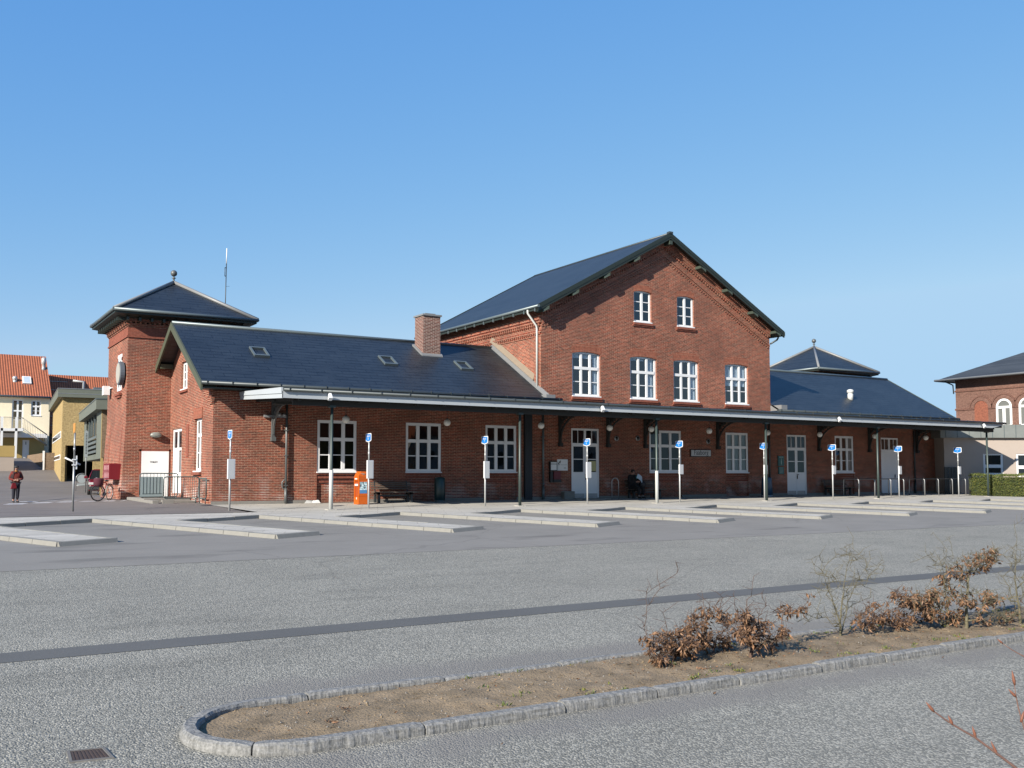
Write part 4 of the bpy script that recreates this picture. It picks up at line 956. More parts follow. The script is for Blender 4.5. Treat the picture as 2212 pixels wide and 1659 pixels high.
for x, wh in posts:
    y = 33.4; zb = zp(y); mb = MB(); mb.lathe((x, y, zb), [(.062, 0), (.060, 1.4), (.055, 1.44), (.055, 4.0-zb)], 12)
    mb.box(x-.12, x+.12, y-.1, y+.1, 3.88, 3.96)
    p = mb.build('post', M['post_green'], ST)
    if wh: mb = MB(); mb.lathe((x, y, zb), [(.076, .02), (.074, 1.42), (.066, 1.44)], 14); mb.build('white_lower_part', M['post_white'], p)
    mb = MB(); mb.box(x-.17, x+.17, y-.17, y+.17, zb-.01, zb+.025); mb.build('base_plate', M['concrete_lt'], p)
# ornate wall brackets
def bracket(x):
    mb = MB(); mb.box(x-.06, x+.06, WY-.12, WY-.005, 2.95, 4.36); mb.box(x-.09, x+.09, WY-.2, WY-.005, 2.78, 2.95)
    mb.box(x-.06, x+.06, WY-1.55, WY-.12, 4.16, 4.26)
    pts = []; 
    for i in range(11):
        a = math.pi/2*i/10; pts.append((x, WY-.12-1.35*(1-math.cos(a)), 3.05+1.13*math.sin(a)))
    for a, b in zip(pts, pts[1:]): mb.tube([a, b], .045, 4, smooth=False)
    for i in range(2, 10):
        p = pts[i]; mb.tube([p, (x, p[1]+.0, 4.2)], .014, 4); mb.tube([p, (x, WY-.1, p[2])], .014, 4)
    for i in (4, 6, 8):
        p = pts[i]; mb.lathe((x-.01, (p[1]+WY-.1)/2, (p[2]+4.2)/2), [(.10, 0), (.10, .02)], 10, axis='X')
    mb.build('bracket', M['iron'] if x < 13 else M['soffit'], ST)  # inner brackets take the dark soffit colour, standing in for canopy shade
for x in (12.38, 26.3, 29.15, 31.5, 36.45, 44.3, 48.7, 53.2): bracket(x)
# downpipes on the platform wall
def dpipe(x, z1, m='zinc_dark', kink=False):
    mb = MB(); mb.tube([(x, WY-.10, .30), (x, WY-.10, .9)], .065, 8); mb.tube([(x, WY-.10, .9), (x, WY-.10, z1)], .05, 8)
    for z in (1.0, 2.2, 3.2): mb.box(x-.07, x+.07, WY-.16, WY, z, z+.03)
    if kink: mb.tube([(x, WY-.10, 1.3), (x-.14, WY-.06, 1.15), (x-.14, WY-.06, .95), (x, WY-.1, .8)], .03, 6)
    mb.build('downpipe', M[m], ST)
dpipe(12.93, 4.35, 'iron', True); dpipe(25.31, 4.35, 'zinc'); dpipe(52.9, 4.35); dpipe(41.0-.75, 4.35)
mb = MB(); mb.box(onY(1131, 1000, 38).x, onY(1146.5, 1000, 38).x, WY-.14, WY-.003, .25, 4.36); mb.build('cable_duct', simple('navy_duct', (.008, .014, .022), .6), ST)
for (x, z) in ((29.71, 3.23), (31.05, 3.26), (35.8, 3.18)):
    mb = MB(); mb.lathe((x, WY-.04, z), [(.13, 0), (.13, .035)], 16, axis='Y'); w = mb.build('wall_vent', M['galv'], ST)
    mb = MB(); mb.lathe((x, WY-.045, z), [(.08, 0), (.08, .02)], 14, axis='Y'); mb.build('vent_hole', M['black'], w)
mb = MB(); mb.box(31.85, 32.2, WY-.3, WY-.05, 3.5, 3.75); mb.box(31.98, 32.06, WY-.1, WY, 3.6, 3.7); mb.build('loudspeaker', M['black'], ST)
mb = MB(); mb.box(12.0, 12.9, WY-.14, WY-.02, 3.72, 3.82); mb.sphere((12.6, WY-.12, 3.85), .09); mb.sphere((12.8, WY-.12, 3.84), .07); mb.build('cable_tray', M['galv'], ST)
mb = MB(); mb.box(26.4, 27.0, WY-.28, WY+.0, .2, .66); mb.build('step_block', M['concrete'], ST, bevel=.02)
for a, b in gd: mb = MB(); mb.box(a-.04, b+.04, WY-.4, WY, .2, .33); mb.build('threshold', M['concrete'], ST)
# ---------------------------------------------------------------- FURNITURE ON THE PLATFORM
def onG(px, py, fn):
    r = ray(px, py); Y = 20.
    for _ in range(60):
        z = fn(Y); t = (z-H)/r.z; Y = .5*Y+.5*r.y*t
    return Vector((r.x*t, Y, z))
# hanging globe lamps
t = thing('globe_lamp', 'white globe lamp hanging just right of the leftmost white-footed canopy post', 'lamp', (14.52, 35.6, 3.6), group='globe lamps hanging under the canopy')
mb = MB(); mb.sphere((0, 0, 0), .145, 18, 1., 12); mb.build('globe', M['opal'], t)
mb = MB(); mb.tube([(0, 0, .14), (0, 0, .56)], .010, 6); mb.lathe((0, 0, .12), [(.05, 0), (.045, .05), (.02, .07)], 10); mb.build('rod', M['bench_iron'], t)
for x, lb in ((18.99, 'globe lamp hanging between the second and third platform windows from the left'), (23.67, 'globe lamp hanging in front of the navy duct, left of the white letter boxes'), (27.46, 'globe lamp hanging just right of the white double door'),
              (29.94, 'globe lamp hanging over the seated man, in front of the loudspeaker'), (33.64, 'globe lamp hanging above the Faaborg name board'), (37.7, 'globe lamp hanging left of the green post beside the blue bin'),
              (41.65, 'globe lamp hanging right of the second white double door'), (46.2, 'globe lamp half hidden by the green post left of the plain white door'), (50.78, 'globe lamp hanging nearest the right end of the canopy')):
    copy_tree(t, loc=(onY(0, 0, 1).x*0+x, 35.6, 3.6), label=lb)
# bus stop signs
def bus_sign(num, px, label, amber=False):
    p = onY(px, 1090, 33.8); x = p.x; y = 33.8
    if amber: q = onG(157, 1108, lambda Y: zs(4, Y)); x, y = q.x, q.y
    z = zp(y)+(.0 if not amber else .01)
    t = thing('bus_stop_sign', label, 'bus stop sign', (x, y, z), group='bus stop signs along the bays')
    mb = MB(); mb.tube([(0, 0, 0), (0, 0, 1.75)], .034, 10); mb.tube([(0, 0, 1.75), (0, 0, 2.62)], .027, 10); mb.tube([(0, 0, 2.0), (0, 0, 2.12)], .036, 10)
    mb.build('pole', M['galv'] if amber else M['galv_white'], t)
    mb = MB(); hw = .26; pl = [(0, -hw+.03, 2.52), (0, 0, 2.47), (0, hw-.03, 2.52), (0, hw, 2.55), (0, hw, 2.78), (0, hw-.04, 2.81), (0, -hw+.04, 2.81), (0, -hw, 2.78), (0, -hw, 2.55)]
    if amber: pl = [(a, b*.8, c+.12) for a, b, c in pl]
    mb.prism([(-.030, b, c) for a, b, c in pl], (.012, 0, 0)); pt = mb.build('plate', M['sign_white'] if not amber else M['amber'], t)
    if not amber:
        mb = MB(); mb.prism([(-.034, b*.86, 2.65+(c-2.65)*.80) for a, b, c in pl], (.003, 0, 0)); mb.build('blue_face', M['sign_blue'], pt)
        mb = MB(); put_text(mb, 'Stand', .115, (-.037, 0, 2.705), (0, -1, 0), .0015, 1.0); put_text(mb, str(num), .12, (-.037, 0, 2.60), (0, -1, 0), .0015, 1.15); mb.build('lettering', M['sign_white'], pt)
    if amber:
        mb = MB(); mb.tube([(-.28, .05, 1.78), (.20, .05, 1.55)], .028, 8); mb.box(-.06, .06, -.07, .05, 1.70, 1.74); mb.box(-.06, .06, -.07, .05, 1.52, 1.56); mb.box(.05, .09, -.04, .02, 1.4, 1.85); mb.build('arm_tube', M['sign_white'], t)
        return t
    d = Vector((math.sin(R(80)), math.cos(R(80)), 0)); f = Vector((d.y, -d.x, 0)); w_ = .13; zz0, zz1 = (1.12, 1.80) if num >= 6 or amber else (1.28, 1.72)
    a = f*.045-d*w_; b = f*.045+d*w_; mb = MB()
    mb.hexa([a+Vector((0, 0, zz0)), b+Vector((0, 0, zz0)), b+f*.07+Vector((0, 0, zz0)), a+f*.07+Vector((0, 0, zz0))], [a+Vector((0, 0, zz1)), b+Vector((0, 0, zz1)), b+f*.07+Vector((0, 0, zz1)), a+f*.07+Vector((0, 0, zz1))])
    tp = mb.build('timetable_case', M['sign_white'], t)
    mb = MB(); a = f*.117-d*(w_-.03); b = f*.117+d*(w_-.03); mb.add([a+Vector((0, 0, zz0+.03)), b+Vector((0, 0, zz0+.03)), b+Vector((0, 0, zz1-.05)), a+Vector((0, 0, zz1-.05))], [(0, 1, 2, 3)]); mb.build('timetable', M['paper'], tp)
    return t
M['galv_white'] = simple('pale_galvanised', (.62, .63, .63), .4, .2, .06, 9)
bus_sign(0, 157, 'grey pole with an amber plate on top, standing left of the station on the apron', True)
for num, px, lb in ((9, 495.6, 'blue and white bus stop sign for stand 9 in front of the left brick corner'), (8, 796, 'blue bus stop sign for stand 8 beside the orange newspaper stand'),
                    (7, 1048, 'blue bus stop sign for stand 7 in front of the third platform window'), (6, 1269, 'blue bus stop sign for stand 6 in front of the white double door'),
                    (5, 1469, 'blue bus stop sign for stand 5 left of the Faaborg name board'), (4, 1652, 'blue bus stop sign for stand 4 beside the blue bin'),
                    (3, 1800, 'blue bus stop sign for stand 3 in front of the rightmost window'), (2, 1943, 'blue bus stop sign for stand 2 just right of the plain white door'),
                    (1, 2072, 'blue bus stop sign for stand 1 in front of the pale annex')):
    bus_sign(num, px, lb)
# benches
MX = onY(1366, 1050, 37.5).x
def bench(loc, label, L_=1.85):
    t = thing('bench', label, 'bench', loc, group='slatted benches on the platform')
    mb = MB()
    for i in range(5): mb.box(-L_/2, L_/2+.25, -.52+i*.095, -.445+i*.095, .42, .455)
    mb.build('seat', M['wood'], t)
    mb = MB()
    for i in range(4): mb.hexa([(-L_/2, -.07+.03*i, .56+i*.085), (L_/2, -.07+.03*i, .56+i*.085), (L_/2, -.04+.03*i, .56+i*.085), (-L_/2, -.04+.03*i, .56+i*.085)], [(-L_/2, -.05+.03*i, .62+i*.085), (L_/2, -.05+.03*i, .62+i*.085), (L_/2, -.02+.03*i, .62+i*.085), (-L_/2, -.02+.03*i, .62+i*.085)])
    mb.build('backrest', M['wood'], t)
    for s in (-1, 1):
        x = s*(L_/2-.18); mb = MB(); mb.box(x-.05, x+.05, -.50, -.40, 0, .42); mb.box(x-.05, x+.05, -.12, -.03, 0, .42); mb.box(x-.05, x+.05, -.5, -.03, .34, .42)
        mb.hexa([(x-.02, -.10, .42), (x+.02, -.10, .42), (x+.02, -.04, .42), (x-.02, -.04, .42)], [(x-.02, .03, .90), (x+.02, .03, .90), (x+.02, .07, .90), (x-.02, .07, .90)]); mb.build('leg', M['bench_iron'], t)
    mb = MB(); mb.box(-L_/2+.2, L_/2-.2, -.30, -.24, .26, .33); mb.build('stretcher', M['bench_iron'], t)
    return t
bench((17.45, 37.75, zp(37.5)), 'long wooden bench, half in sun, between the orange newspaper stand and the dark green bin')
bench((MX+.75, 37.75, zp(37.5)), 'wooden bench in shade with a man in dark clothes sitting on its left end', 2.0)
bench((45.3, 37.75, zp(37.5)), 'empty wooden bench in shade below the rightmost window, right of the second double door', 2.0)
# bins
t = thing('litter_bin', 'round dark green litter bin standing against the wall under the second window', 'bin', (19.55, 37.3, zp(37.3)), group='litter bins against the wall')
mb = MB(); mb.lathe((0, 0, 0), [(.22, .08), (.235, .1), (.235, 1.02), (.20, 1.06), (.05, 1.08)], 20); mb.build('drum', M['bin_green'], t)
mb = MB(); mb.lathe((0, 0, 0), [(.215, 0), (.225, .075)], 20); mb.build('base_ring', M['zinc'], t)
t = thing('litter_bin', 'tapered blue litter bin between the fourth canopy post and the fifth window', 'bin', (38.95, 36.9, zp(37)), group='litter bins against the wall')
mb = MB(); mb.lathe((0, 0, 0), [(.31, .10), (.26, .98), (.24, 1.03), (.05, 1.05)], 20); mb.build('drum', M['bin_blue'], t)
mb = MB(); mb.lathe((0, 0, 0), [(.32, 0), (.318, .09)], 20); mb.build('base_ring', M['galv'], t)
# orange newspaper stand
p = onG(779, 1089.3, zp)
t = thing('newspaper_stand', 'bright orange newspaper stand with a picture poster and an open slot on its sunlit side', 'newspaper stand', (p.x, p.y, p.z))
W_, D_, HH = .40, .46, 1.32
mb = MB(); mb.box(-W_/2, W_/2, -D_/2, D_/2, 0, .30); mb.box(-W_/2+.10, W_/2, -D_/2, D_/2, .30, .95); mb.box(-W_/2, -W_/2+.10, -D_/2, -D_/2+.04, .30, .95); mb.box(-W_/2, -W_/2+.10, D_/2-.04, D_/2, .30, .95)
mb.box(-W_/2, W_/2, -D_/2, D_/2, .95, 1.12)
mb.prism([(-W_/2, -D_/2, 1.12), (W_/2, -D_/2, 1.12), (W_/2, -D_/2+.03, HH-.06), (W_/2-.05, -D_/2+.05, HH), (-W_/2+.12, -D_/2+.05, HH), (-W_/2, -D_/2, 1.15)], (0, D_-.04, 0))
bd = mb.build('housing', M['orange'], t, bevel=.008)
mb = MB(); mb.box(-W_/2+.05, -W_/2+.095, -D_/2+.045, D_/2-.045, .305, .945); mb.build('slot_lining', M['orange_dark'], t)
mb = MB(); mb.box(-W_/2+.0, -W_/2+.09, -D_/2+.07, D_/2-.08, .74, .82); mb.box(-W_/2-.004, -W_/2, -.1, .14, 1.0, 1.05); mb.box(-W_/2-.004, -W_/2, -.08, -.02, .20, .28); mb.build('newspapers', M['paper'], t)
def postermat():
    m, nt, b = mat('poster_picture'); g = N(nt, 'ShaderNodeTexCoord')
    v = N(nt, 'ShaderNodeTexVoronoi'); v.inputs['Scale'].default_value = 16; L(nt, g.outputs['Object'], v.inputs['Vector'])
    r = N(nt, 'ShaderNodeValToRGB'); s = N(nt, 'ShaderNodeSeparateColor'); L(nt, v.outputs['Color'], s.inputs[0]); L(nt, s.outputs[0], r.inputs[0])
    e = r.color_ramp.elements; e[0].color = (.03, .04, .05, 1); e[1].color = (.55, .68, .72, 1); x = e.new(.45); x.color = (.20, .30, .35, 1)
    L(nt, r.outputs[0], b.inputs['Base Color']); b.inputs['Roughness'].default_value = .4; return m
mb = MB(); mb.box(-W_/2+.06, W_/2-.03, -D_/2-.006, -D_/2, .58, .90); po = mb.build('poster', postermat(), t)
mb = MB(); mb.box(-W_/2+.06, W_/2-.03, -D_/2-.006, -D_/2, .44, .58); mb.build('poster_band', simple('poster_blue', (.10, .30, .62), .4), po)
mb = MB(); mb.box(-W_/2+.01, W_/2-.01, -D_/2-.004, -D_/2+.002, .99, 1.0); mb.box(-W_/2+.01, W_/2-.01, -D_/2-.004, -D_/2+.002, 1.055, 1.065); mb.box(-W_/2+.01, W_/2-.01, -D_/2-.003, -D_/2+.002, .335, .342); mb.build('seam', M['orange_dark'], t)
mb = MB()
for (a, b_, z) in ((-.10, .04, 1.235), (-.06, .10, 1.215), (-.02, .06, 1.19)): mb.box(a, b_, -D_/2-.002, -D_/2+.03, z, z+.012)
mb.build('small_print', simple('print_pale', (.75, .55, .45), .5), t)
# letter box, plaque, name board, information board
t = thing('letter_box', 'black-framed white letter box mounted on the wall left of the double door', 'letter box', (25.9, 37.97, 1.75), world=True)
mb = MB(); mb.box(25.68, 26.08, 37.86, 37.97, 1.62, 2.06); mb.build('frame', M['black'], t)
mb = MB(); mb.box(25.72, 26.04, 37.85, 37.86, 1.66, 1.93); mb.box(25.72, 26.04, 37.84, 37.86, 1.96, 2.03); mb.build('flap', M['white'], t)
t = thing('letter_box', 'dark red and black letter box hanging low beneath the white one on the wall', 'letter box', (25.9, 37.97, 1.4), world=True)
mb = MB(); mb.box(25.68, 25.84, 37.84, 37.97, 1.08, 1.60); mb.box(25.84, 26.28, 37.80, 37.97, 1.08, 1.22); mb.build('back_box', M['black'], t)
mb = MB(); mb.box(25.86, 26.24, 37.80, 37.97, 1.23, 1.60); mb.build('red_box', simple('dark_red_box', (.16, .006, .015), .5), t)
t = thing('wall_plaque', 'square white plaque with a small black emblem beside the double door', 'plaque', (26.45, 37.98, 1.9), world=True)
mb = MB(); mb.box(26.16, 26.76, 37.965, 37.99, 1.64, 2.17); mb.build('panel', M['white'], t)
mb = MB()
for (a, c) in ((.06, .33), (.10, .36), (.13, .41), (.16, .37), (.09, .28), (.18, .44)): mb.box(26.16+a-.02, 26.16+a+.025, 37.960, 37.964, 1.64+c-.02, 1.64+c+.03)
mb.box(26.34, 26.72, 37.960, 37.964, 1.905, 1.915); put_text(mb, '27a', .10, (26.6, 37.962, 1.76), (1, 0, 0), .001)
mb.build('lettering', M['black'], t)
t = thing('name_board', 'pale grey station name board reading Faaborg in a dark frame', 'name board', (35.2, 37.95, 2.6), world=True)
mb = MB(); mb.box(34.52, 35.98, 37.94, 37.99, 2.37, 2.76); mb.build('frame', simple('dark_frame', (.05, .02, .015), .6), t)
mb = MB(); mb.box(34.57, 35.93, 37.925, 37.94, 2.41, 2.72); mb.build('panel', simple('enamel_grey', (.62, .63, .64), .4), t)
mb = MB(); put_text(mb, 'Faaborg', .37, (35.25, 37.922, 2.59), (1, 0, 0), .002, .86); mb.build('lettering', M['black'], t)
t = thing('information_board', 'teal information board with a white letter i beside the second double door', 'information board', (41.2, 37.95, 2.1), world=True)
mb = MB(); mb.box(40.97, 41.42, 37.93, 37.99, 1.93, 2.48); mb.box(41.0, 41.42, 37.94, 37.99, 1.47, 1.88); mb.build('panel', M['teal'], t)
mb = MB(); put_text(mb, 'i', .5, (41.2, 37.925, 2.16), (1, 0, 0), .002, 1.2); mb.box(41.03, 41.36, 37.922, 37.93, 2.40, 2.43); mb.box(41.06, 41.36, 37.932, 37.94, 1.80, 1.82)
for i in range(4): mb.box(41.08, 41.34, 37.932, 37.94, 1.54+i*.055, 1.553+i*.055)
mb.build('lettering', simple('pale_teal', (.45, .62, .60), .5), t)
# single hoop and cycle racks
t = thing('bicycle_hoop', 'single rounded steel bicycle hoop left of the seated man', 'bicycle stand', (onY(1329, 1060, 37).x, 37.0, zp(37)))
pts = [(-.20, 0, 0), (-.20, 0, .82)]+[(-.20*math.cos(math.pi*i/10), 0, .82+.20*math.sin(math.pi*i/10)) for i in range(1, 10)]+[(.20, 0, .82), (.20, 0, 0)]
mb = MB(); mb.tube(pts, .022, 8); mb.build('tube', M['galv'], t)
rk = None
rl = ['first steel cycle rack from the left, by the shaded bench', 'steel cycle rack standing between the shaded bench and the plain white door', 'steel cycle rack whose bar crosses in front of the plain white door',
      'steel cycle rack at the right jamb of the plain white door', 'steel cycle rack just left of the thin wall downpipe', 'steel cycle rack on its own before the last stretch of brick', 'steel cycle rack at the right corner of the brick wall', 'last steel cycle rack on the right, standing before the dark hedge']
for i, px in enumerate((1855.6, 1890, 1925, 1953, 1998, 2028, 2058, 2086.6)):
    p = onG(px, 1072.3-.35*i, zp); p = onY(px, 1070, 35.2); p.z = zp(35.2)
    if rk is None:
        rk = thing('cycle_rack', rl[0], 'cycle rack', p, group='steel cycle racks in a row')
        pts = [(0, 0, 0), (0, 0, .88), (0, .03, .95), (0, .10, .98), (0, .92, .98), (0, .99, .95), (0, 1.02, .88), (0, 1.02, 0)]
        mb = MB(); mb.tube(pts, .026, 8); mb.build('tube', M['galv'], rk)
    else: copy_tree(rk, loc=p, label=rl[i])
# floodlights on the canopy edge
fl = None
for px, x, lb in ((713, None, 'small white floodlight on the canopy edge above the leftmost post'), (1302, None, 'small white floodlight on the canopy edge below the first upper window'), (1813, None, 'small white floodlight on the canopy edge near the right roof'), (2125, None, 'small white floodlight at the far right end of the canopy')):
    p = onY(px, 880, 32.80); p.z = 4.20
    if fl is None:
        fl = thing('floodlight', lb, 'floodlight', p, group='floodlights on the canopy edge')
        mb = MB(); mb.hexa([(-.09, -.10, -.02), (.07, -.10, -.02), (.07, .0, -.12), (-.09, .0, -.12)], [(-.05, .0, .16), (.05, .0, .16), (.05, .08, .10), (-.05, .08, .10)]); mb.build('housing', M['white'], fl, bevel=.01)
        mb = MB(); mb.box(-.02, .02, .05, .17, .0, .04); mb.build('arm', M['bench_iron'], fl)
    else: copy_tree(fl, loc=p, label=lb)
# wall lamp, clock, cabinet, antenna on the tower
t = thing('wall_lamp', 'oval bulkhead lamp on the tower wall above the low white door', 'lamp', (9.38, 45.05, 3.2), world=True)
mb = MB(); mb.box(9.16, 9.60, 45.0, 45.12, 3.12, 3.28); mb.build('back_plate', M['bench_iron'], t)
mb = MB(); vs = []; mb.sphere((0, 0, 0), 1, 16, 1, 10); mb.v = [(9.38+v[0]*.25, 44.99+v[1]*.12, 3.2+v[2]*.13) for v in mb.v]; mb.build('lens', simple('dull_lens', (.30, .31, .28), .3), t)
t = thing('wall_clock', 'large round double-faced clock jutting from the left tower wall', 'clock', (7.6, 45.75, 5.9), world=True)
mb = MB(); mb.lathe((7.88, 45.85, 5.95), [(.50, .0), (.53, .02), (.53, .19), (.50, .21)], 28, axis='X', smooth=False)
mb.box(8.05, 8.16, 45.80, 45.9, 5.9, 6.0); mb.build('drum', M['clock_grey'] if 'clock_grey' in M else simple('clock_grey', (.12, .14, .17), .6), t)
mb = MB(); mb.lathe((7.865, 45.85, 5.95), [(.46, -.0), (.46, .014)], 28, smooth=False, axis='X'); mb.build('face', simple('clock_face', (.55, .50, .40), .3), t)
t = thing('cabinet', 'small white box fixed to the far edge of the left tower wall', 'cabinet', (8.0, 48.9, 5.5), world=True)
mb = MB(); mb.box(7.78, 8.06, 48.9, 49.3, 5.2, 5.62); mb.box(8.06, 8.14, 48.6, 48.9, 5.5, 5.55); mb.build('box', M['white'], t)
t = thing('radio_antenna', 'thin upright radio antenna on a mast behind the left tower roof', 'antenna', (13.2, 48.2, 8.6), world=True)
mb = MB(); mb.tube([(13.2, 48.2, 8.2), (13.23, 48.2, 11.95)], .022, 6); mb.tube([(13.0, 48.2, 8.2), (13.2, 48.2, 10.0)], .010, 4); mb.tube([(13.16, 48.2, 11.3), (13.16, 48.2, 11.75)], .016, 5); mb.box(13.15, 13.24, 48.18, 48.22, 11.3, 11.33); mb.box(13.15, 13.24, 48.18, 48.22, 11.72, 11.75); mb.tube([(13.21, 48.2, 10.8), (13.40, 48.2, 10.82)], .008, 4); mb.build('mast', M['bench_iron'], t)
mb = MB(); mb.tube([(13.23, 48.2, 11.95), (13.24, 48.2, 12.72)], .022, 6); mb.build('whip', M['white'], t)
t = thing('wall_box', 'red enamelled dispenser box with pale printing on the tower wall behind the bicycle', 'dispenser', (7.75, 46, 1.6), world=True)
mb = MB(); mb.box(7.55, 8.05, 45.5, 46.95, 1.22, 1.93); mb.build('housing', M['red_box'], t, bevel=.01)
mb = MB()
for r_ in range(2):
    for i in range(4): mb.box(7.54, 7.55, 45.62+i*.32, 45.72+i*.32, 1.66-.35*r_, 1.86-.33*r_)
for i in range(4):
    for k in range(2): mb.lathe((7.535, 45.67+i*.32, 1.60-.08*k), [(.03, 0), (.03, .01)], 8, axis='X')
mb.build('printed_marks', simple('pink_print', (.75, .45, .45), .5), t)
mb = MB()
t = thing('paper_litter', 'crumpled white paper lying at the foot of the wall right of the first downpipe', 'litter', (14.0, 37.75, zp(37.8)))
for i in range(5):
    a = random.uniform(0, 6.28); r_ = random.uniform(.1, .3); mb.add([(0, 0, .01), (r_*math.cos(a)*1.6, r_*.3*math.sin(a), .01), (r_*.9*math.cos(a+.5), r_*.3*math.sin(a+.5), .14), (.02, .05, .10)], [(0, 1, 2), (0, 2, 3)])
mb.build('sheet', M['paper'], t)

# ---------------------------------------------------------------- LANDING AND RAILINGS
t = thing('entrance_landing', 'low concrete landing with a step in front of the tower and side doors', 'landing', (9.2, 42, .3), world=True)
mb = MB(); mb.box(8.18, 10.0, 41.2, 44.9, .05, .48); mb.box(8.18, 8.42, 39.6, 41.2, .05, .44); mb.box(8.55, 9.0, 39.6, 39.85, .05, .46); mb.build('slab', M['concrete'], t, bevel=.01)
mb = MB(); mb.box(9.0, 10.0, 40.4, 41.2, .05, .40); mb.build('step', M['concrete'], t)
def railing(name, label, ax, c, u0, u1, z0, z1, nb, panel=None):
    t = thing(name, label, 'railing', P3(ax, c, (u0+u1)/2, 0, z0), world=True, group='tubular railings round the landing')
    r_ = .09; pts = [P3(ax, c, u0, 0, z0+r_), P3(ax, c, u0, 0, z1-r_), P3(ax, c, u0+.03, 0, z1-.03), P3(ax, c, u0+r_, 0, z1), P3(ax, c, u1-r_, 0, z1), P3(ax, c, u1-.03, 0, z1-.03), P3(ax, c, u1, 0, z1-r_), P3(ax, c, u1, 0, z0+r_), P3(ax, c, u1-.03, 0, z0+.03), P3(ax, c, u1-r_, 0, z0), P3(ax, c, u0+r_, 0, z0), P3(ax, c, u0+.03, 0, z0+.03), P3(ax, c, u0, 0, z0+r_)]
    mb = MB(); mb.tube(pts, .024, 8); mb.tube([P3(ax, c, u0+.12, 0, z0-.22), P3(ax, c, u0+.12, 0, z0)], .02, 6); mb.tube([P3(ax, c, u1-.12, 0, z0-.22), P3(ax, c, u1-.12, 0, z0)], .02, 6); mb.build('frame', M['rail_green'], t)
    mb = MB()
    for i in range(1, nb): u = u0+(u1-u0)*i/nb; mb.tube([P3(ax, c, u, 0, z0), P3(ax, c, u, 0, z1)], .0085, 5)
    if panel is None: 
        pass
    mb.build('bars', M['rail_green'], t)
    if panel: 
        mb = MB(); fbox(mb, ax, c, u0+.02, u0+(u1-u0)*panel, -.045, -.03, z0+.02, z1-.14); p = mb.build('solid_panel', M['rail_panel'], t)
        mb = MB()
        for i in range(1, 7): u = u0+(u1-u0)*panel*i/7; fbox(mb, ax, c, u-.008, u+.008, -.055, -.046, z0+.14, z1-.16)
        fbox(mb, ax, c, u0+.1, u0+(u1-u0)*panel-.05, -.055, -.046, z0+.13, z0+.15); mb.build('panel_ribs', M['rail_green'], p)
    return t
railing('railing', 'dark tubular railing with a grey-green solid panel across the landing', 'Y', 42.2, 8.20, 9.72, .52, 1.50, 11, .60)
railing('railing', 'dark tubular railing of close vertical bars nearest the wing corner', 'Y', 39.75, 8.62, 9.98, .52, 1.36, 16)
railing('railing', 'short return railing against the corner of the left wing', 'X', 9.90, 38.3, 39.4, .52, 1.30, 7)

# ---------------------------------------------------------------- PEOPLE
def skin_obj(name, nodes, edges, m, parent, sub=2):
    me = bpy.data.meshes.new(name); ks_ = list(nodes); ix = {k: i for i, k in enumerate(ks_)}
    me.from_pydata([nodes[k][:3] for k in ks_], [(ix[a], ix[b]) for a, b in edges], [])
    o = bpy.data.objects.new(name, me); col.objects.link(o)
    sm = o.modifiers.new('skin', 'SKIN'); sm.use_smooth_shade = True
    if not me.skin_vertices: 
        bm = bmesh.new(); bm.from_mesh(me); bm.verts.layers.skin.verify(); bm.to_mesh(me); bm.free()
    for i, k in enumerate(ks_):
        r_ = nodes[k][3]; me.skin_vertices[0].data[i].radius = (r_, r_) if not isinstance(r_, tuple) else r_
        me.skin_vertices[0].data[i].use_root = (i == 0)
    o.modifiers.new('sub', 'SUBSURF').levels = sub; o.modifiers['sub'].render_levels = sub
    dg_ = bpy.context.evaluated_depsgraph_get(); m2 = bpy.data.meshes.new_from_object(o.evaluated_get(dg_)); o.modifiers.clear(); o.data = m2
    for p in m2.polygons: p.use_smooth = True
    m2.materials.clear(); m2.materials.append(m); o.parent = parent; ORG[o.name] = (0, 0, 0); return o
def hand(nodes, edges, tag_, wr, d, side, curl=.4):
    """palm and five fingers from wrist wr along direction d (unit), side = thumb side vector"""
    wr = Vector(wr); d = Vector(d).normalized(); s = Vector(side).normalized(); nrm_ = d.cross(s)
    pm = wr+d*.05; nodes[tag_+'palm'] = (*pm, .026); edges.append((tag_+'wr', tag_+'palm'))
    for i, ln in enumerate((.068, .078, .074, .058)):
        b = pm+d*.035+s*(.027-.018*i); m1 = b+d*ln*.5+nrm_*ln*.1*curl; e = m1+(d*(1-.5*curl)+nrm_*curl).normalized()*ln*.5
        nodes[f'{tag_}b{i}'] = (*b, .010); nodes[f'{tag_}m{i}'] = (*m1, .009); nodes[f'{tag_}e{i}'] = (*e, .007)
        edges += [(tag_+'palm', f'{tag_}b{i}'), (f'{tag_}b{i}', f'{tag_}m{i}'), (f'{tag_}m{i}', f'{tag_}e{i}')]
    b = pm+s*.035-d*.01; e = b+(d*.6+s*.6).normalized()*.045
    nodes[tag_+'t0'] = (*b, .011); nodes[tag_+'t1'] = (*e, .009); edges += [(tag_+'palm', tag_+'t0'), (tag_+'t0', tag_+'t1')]
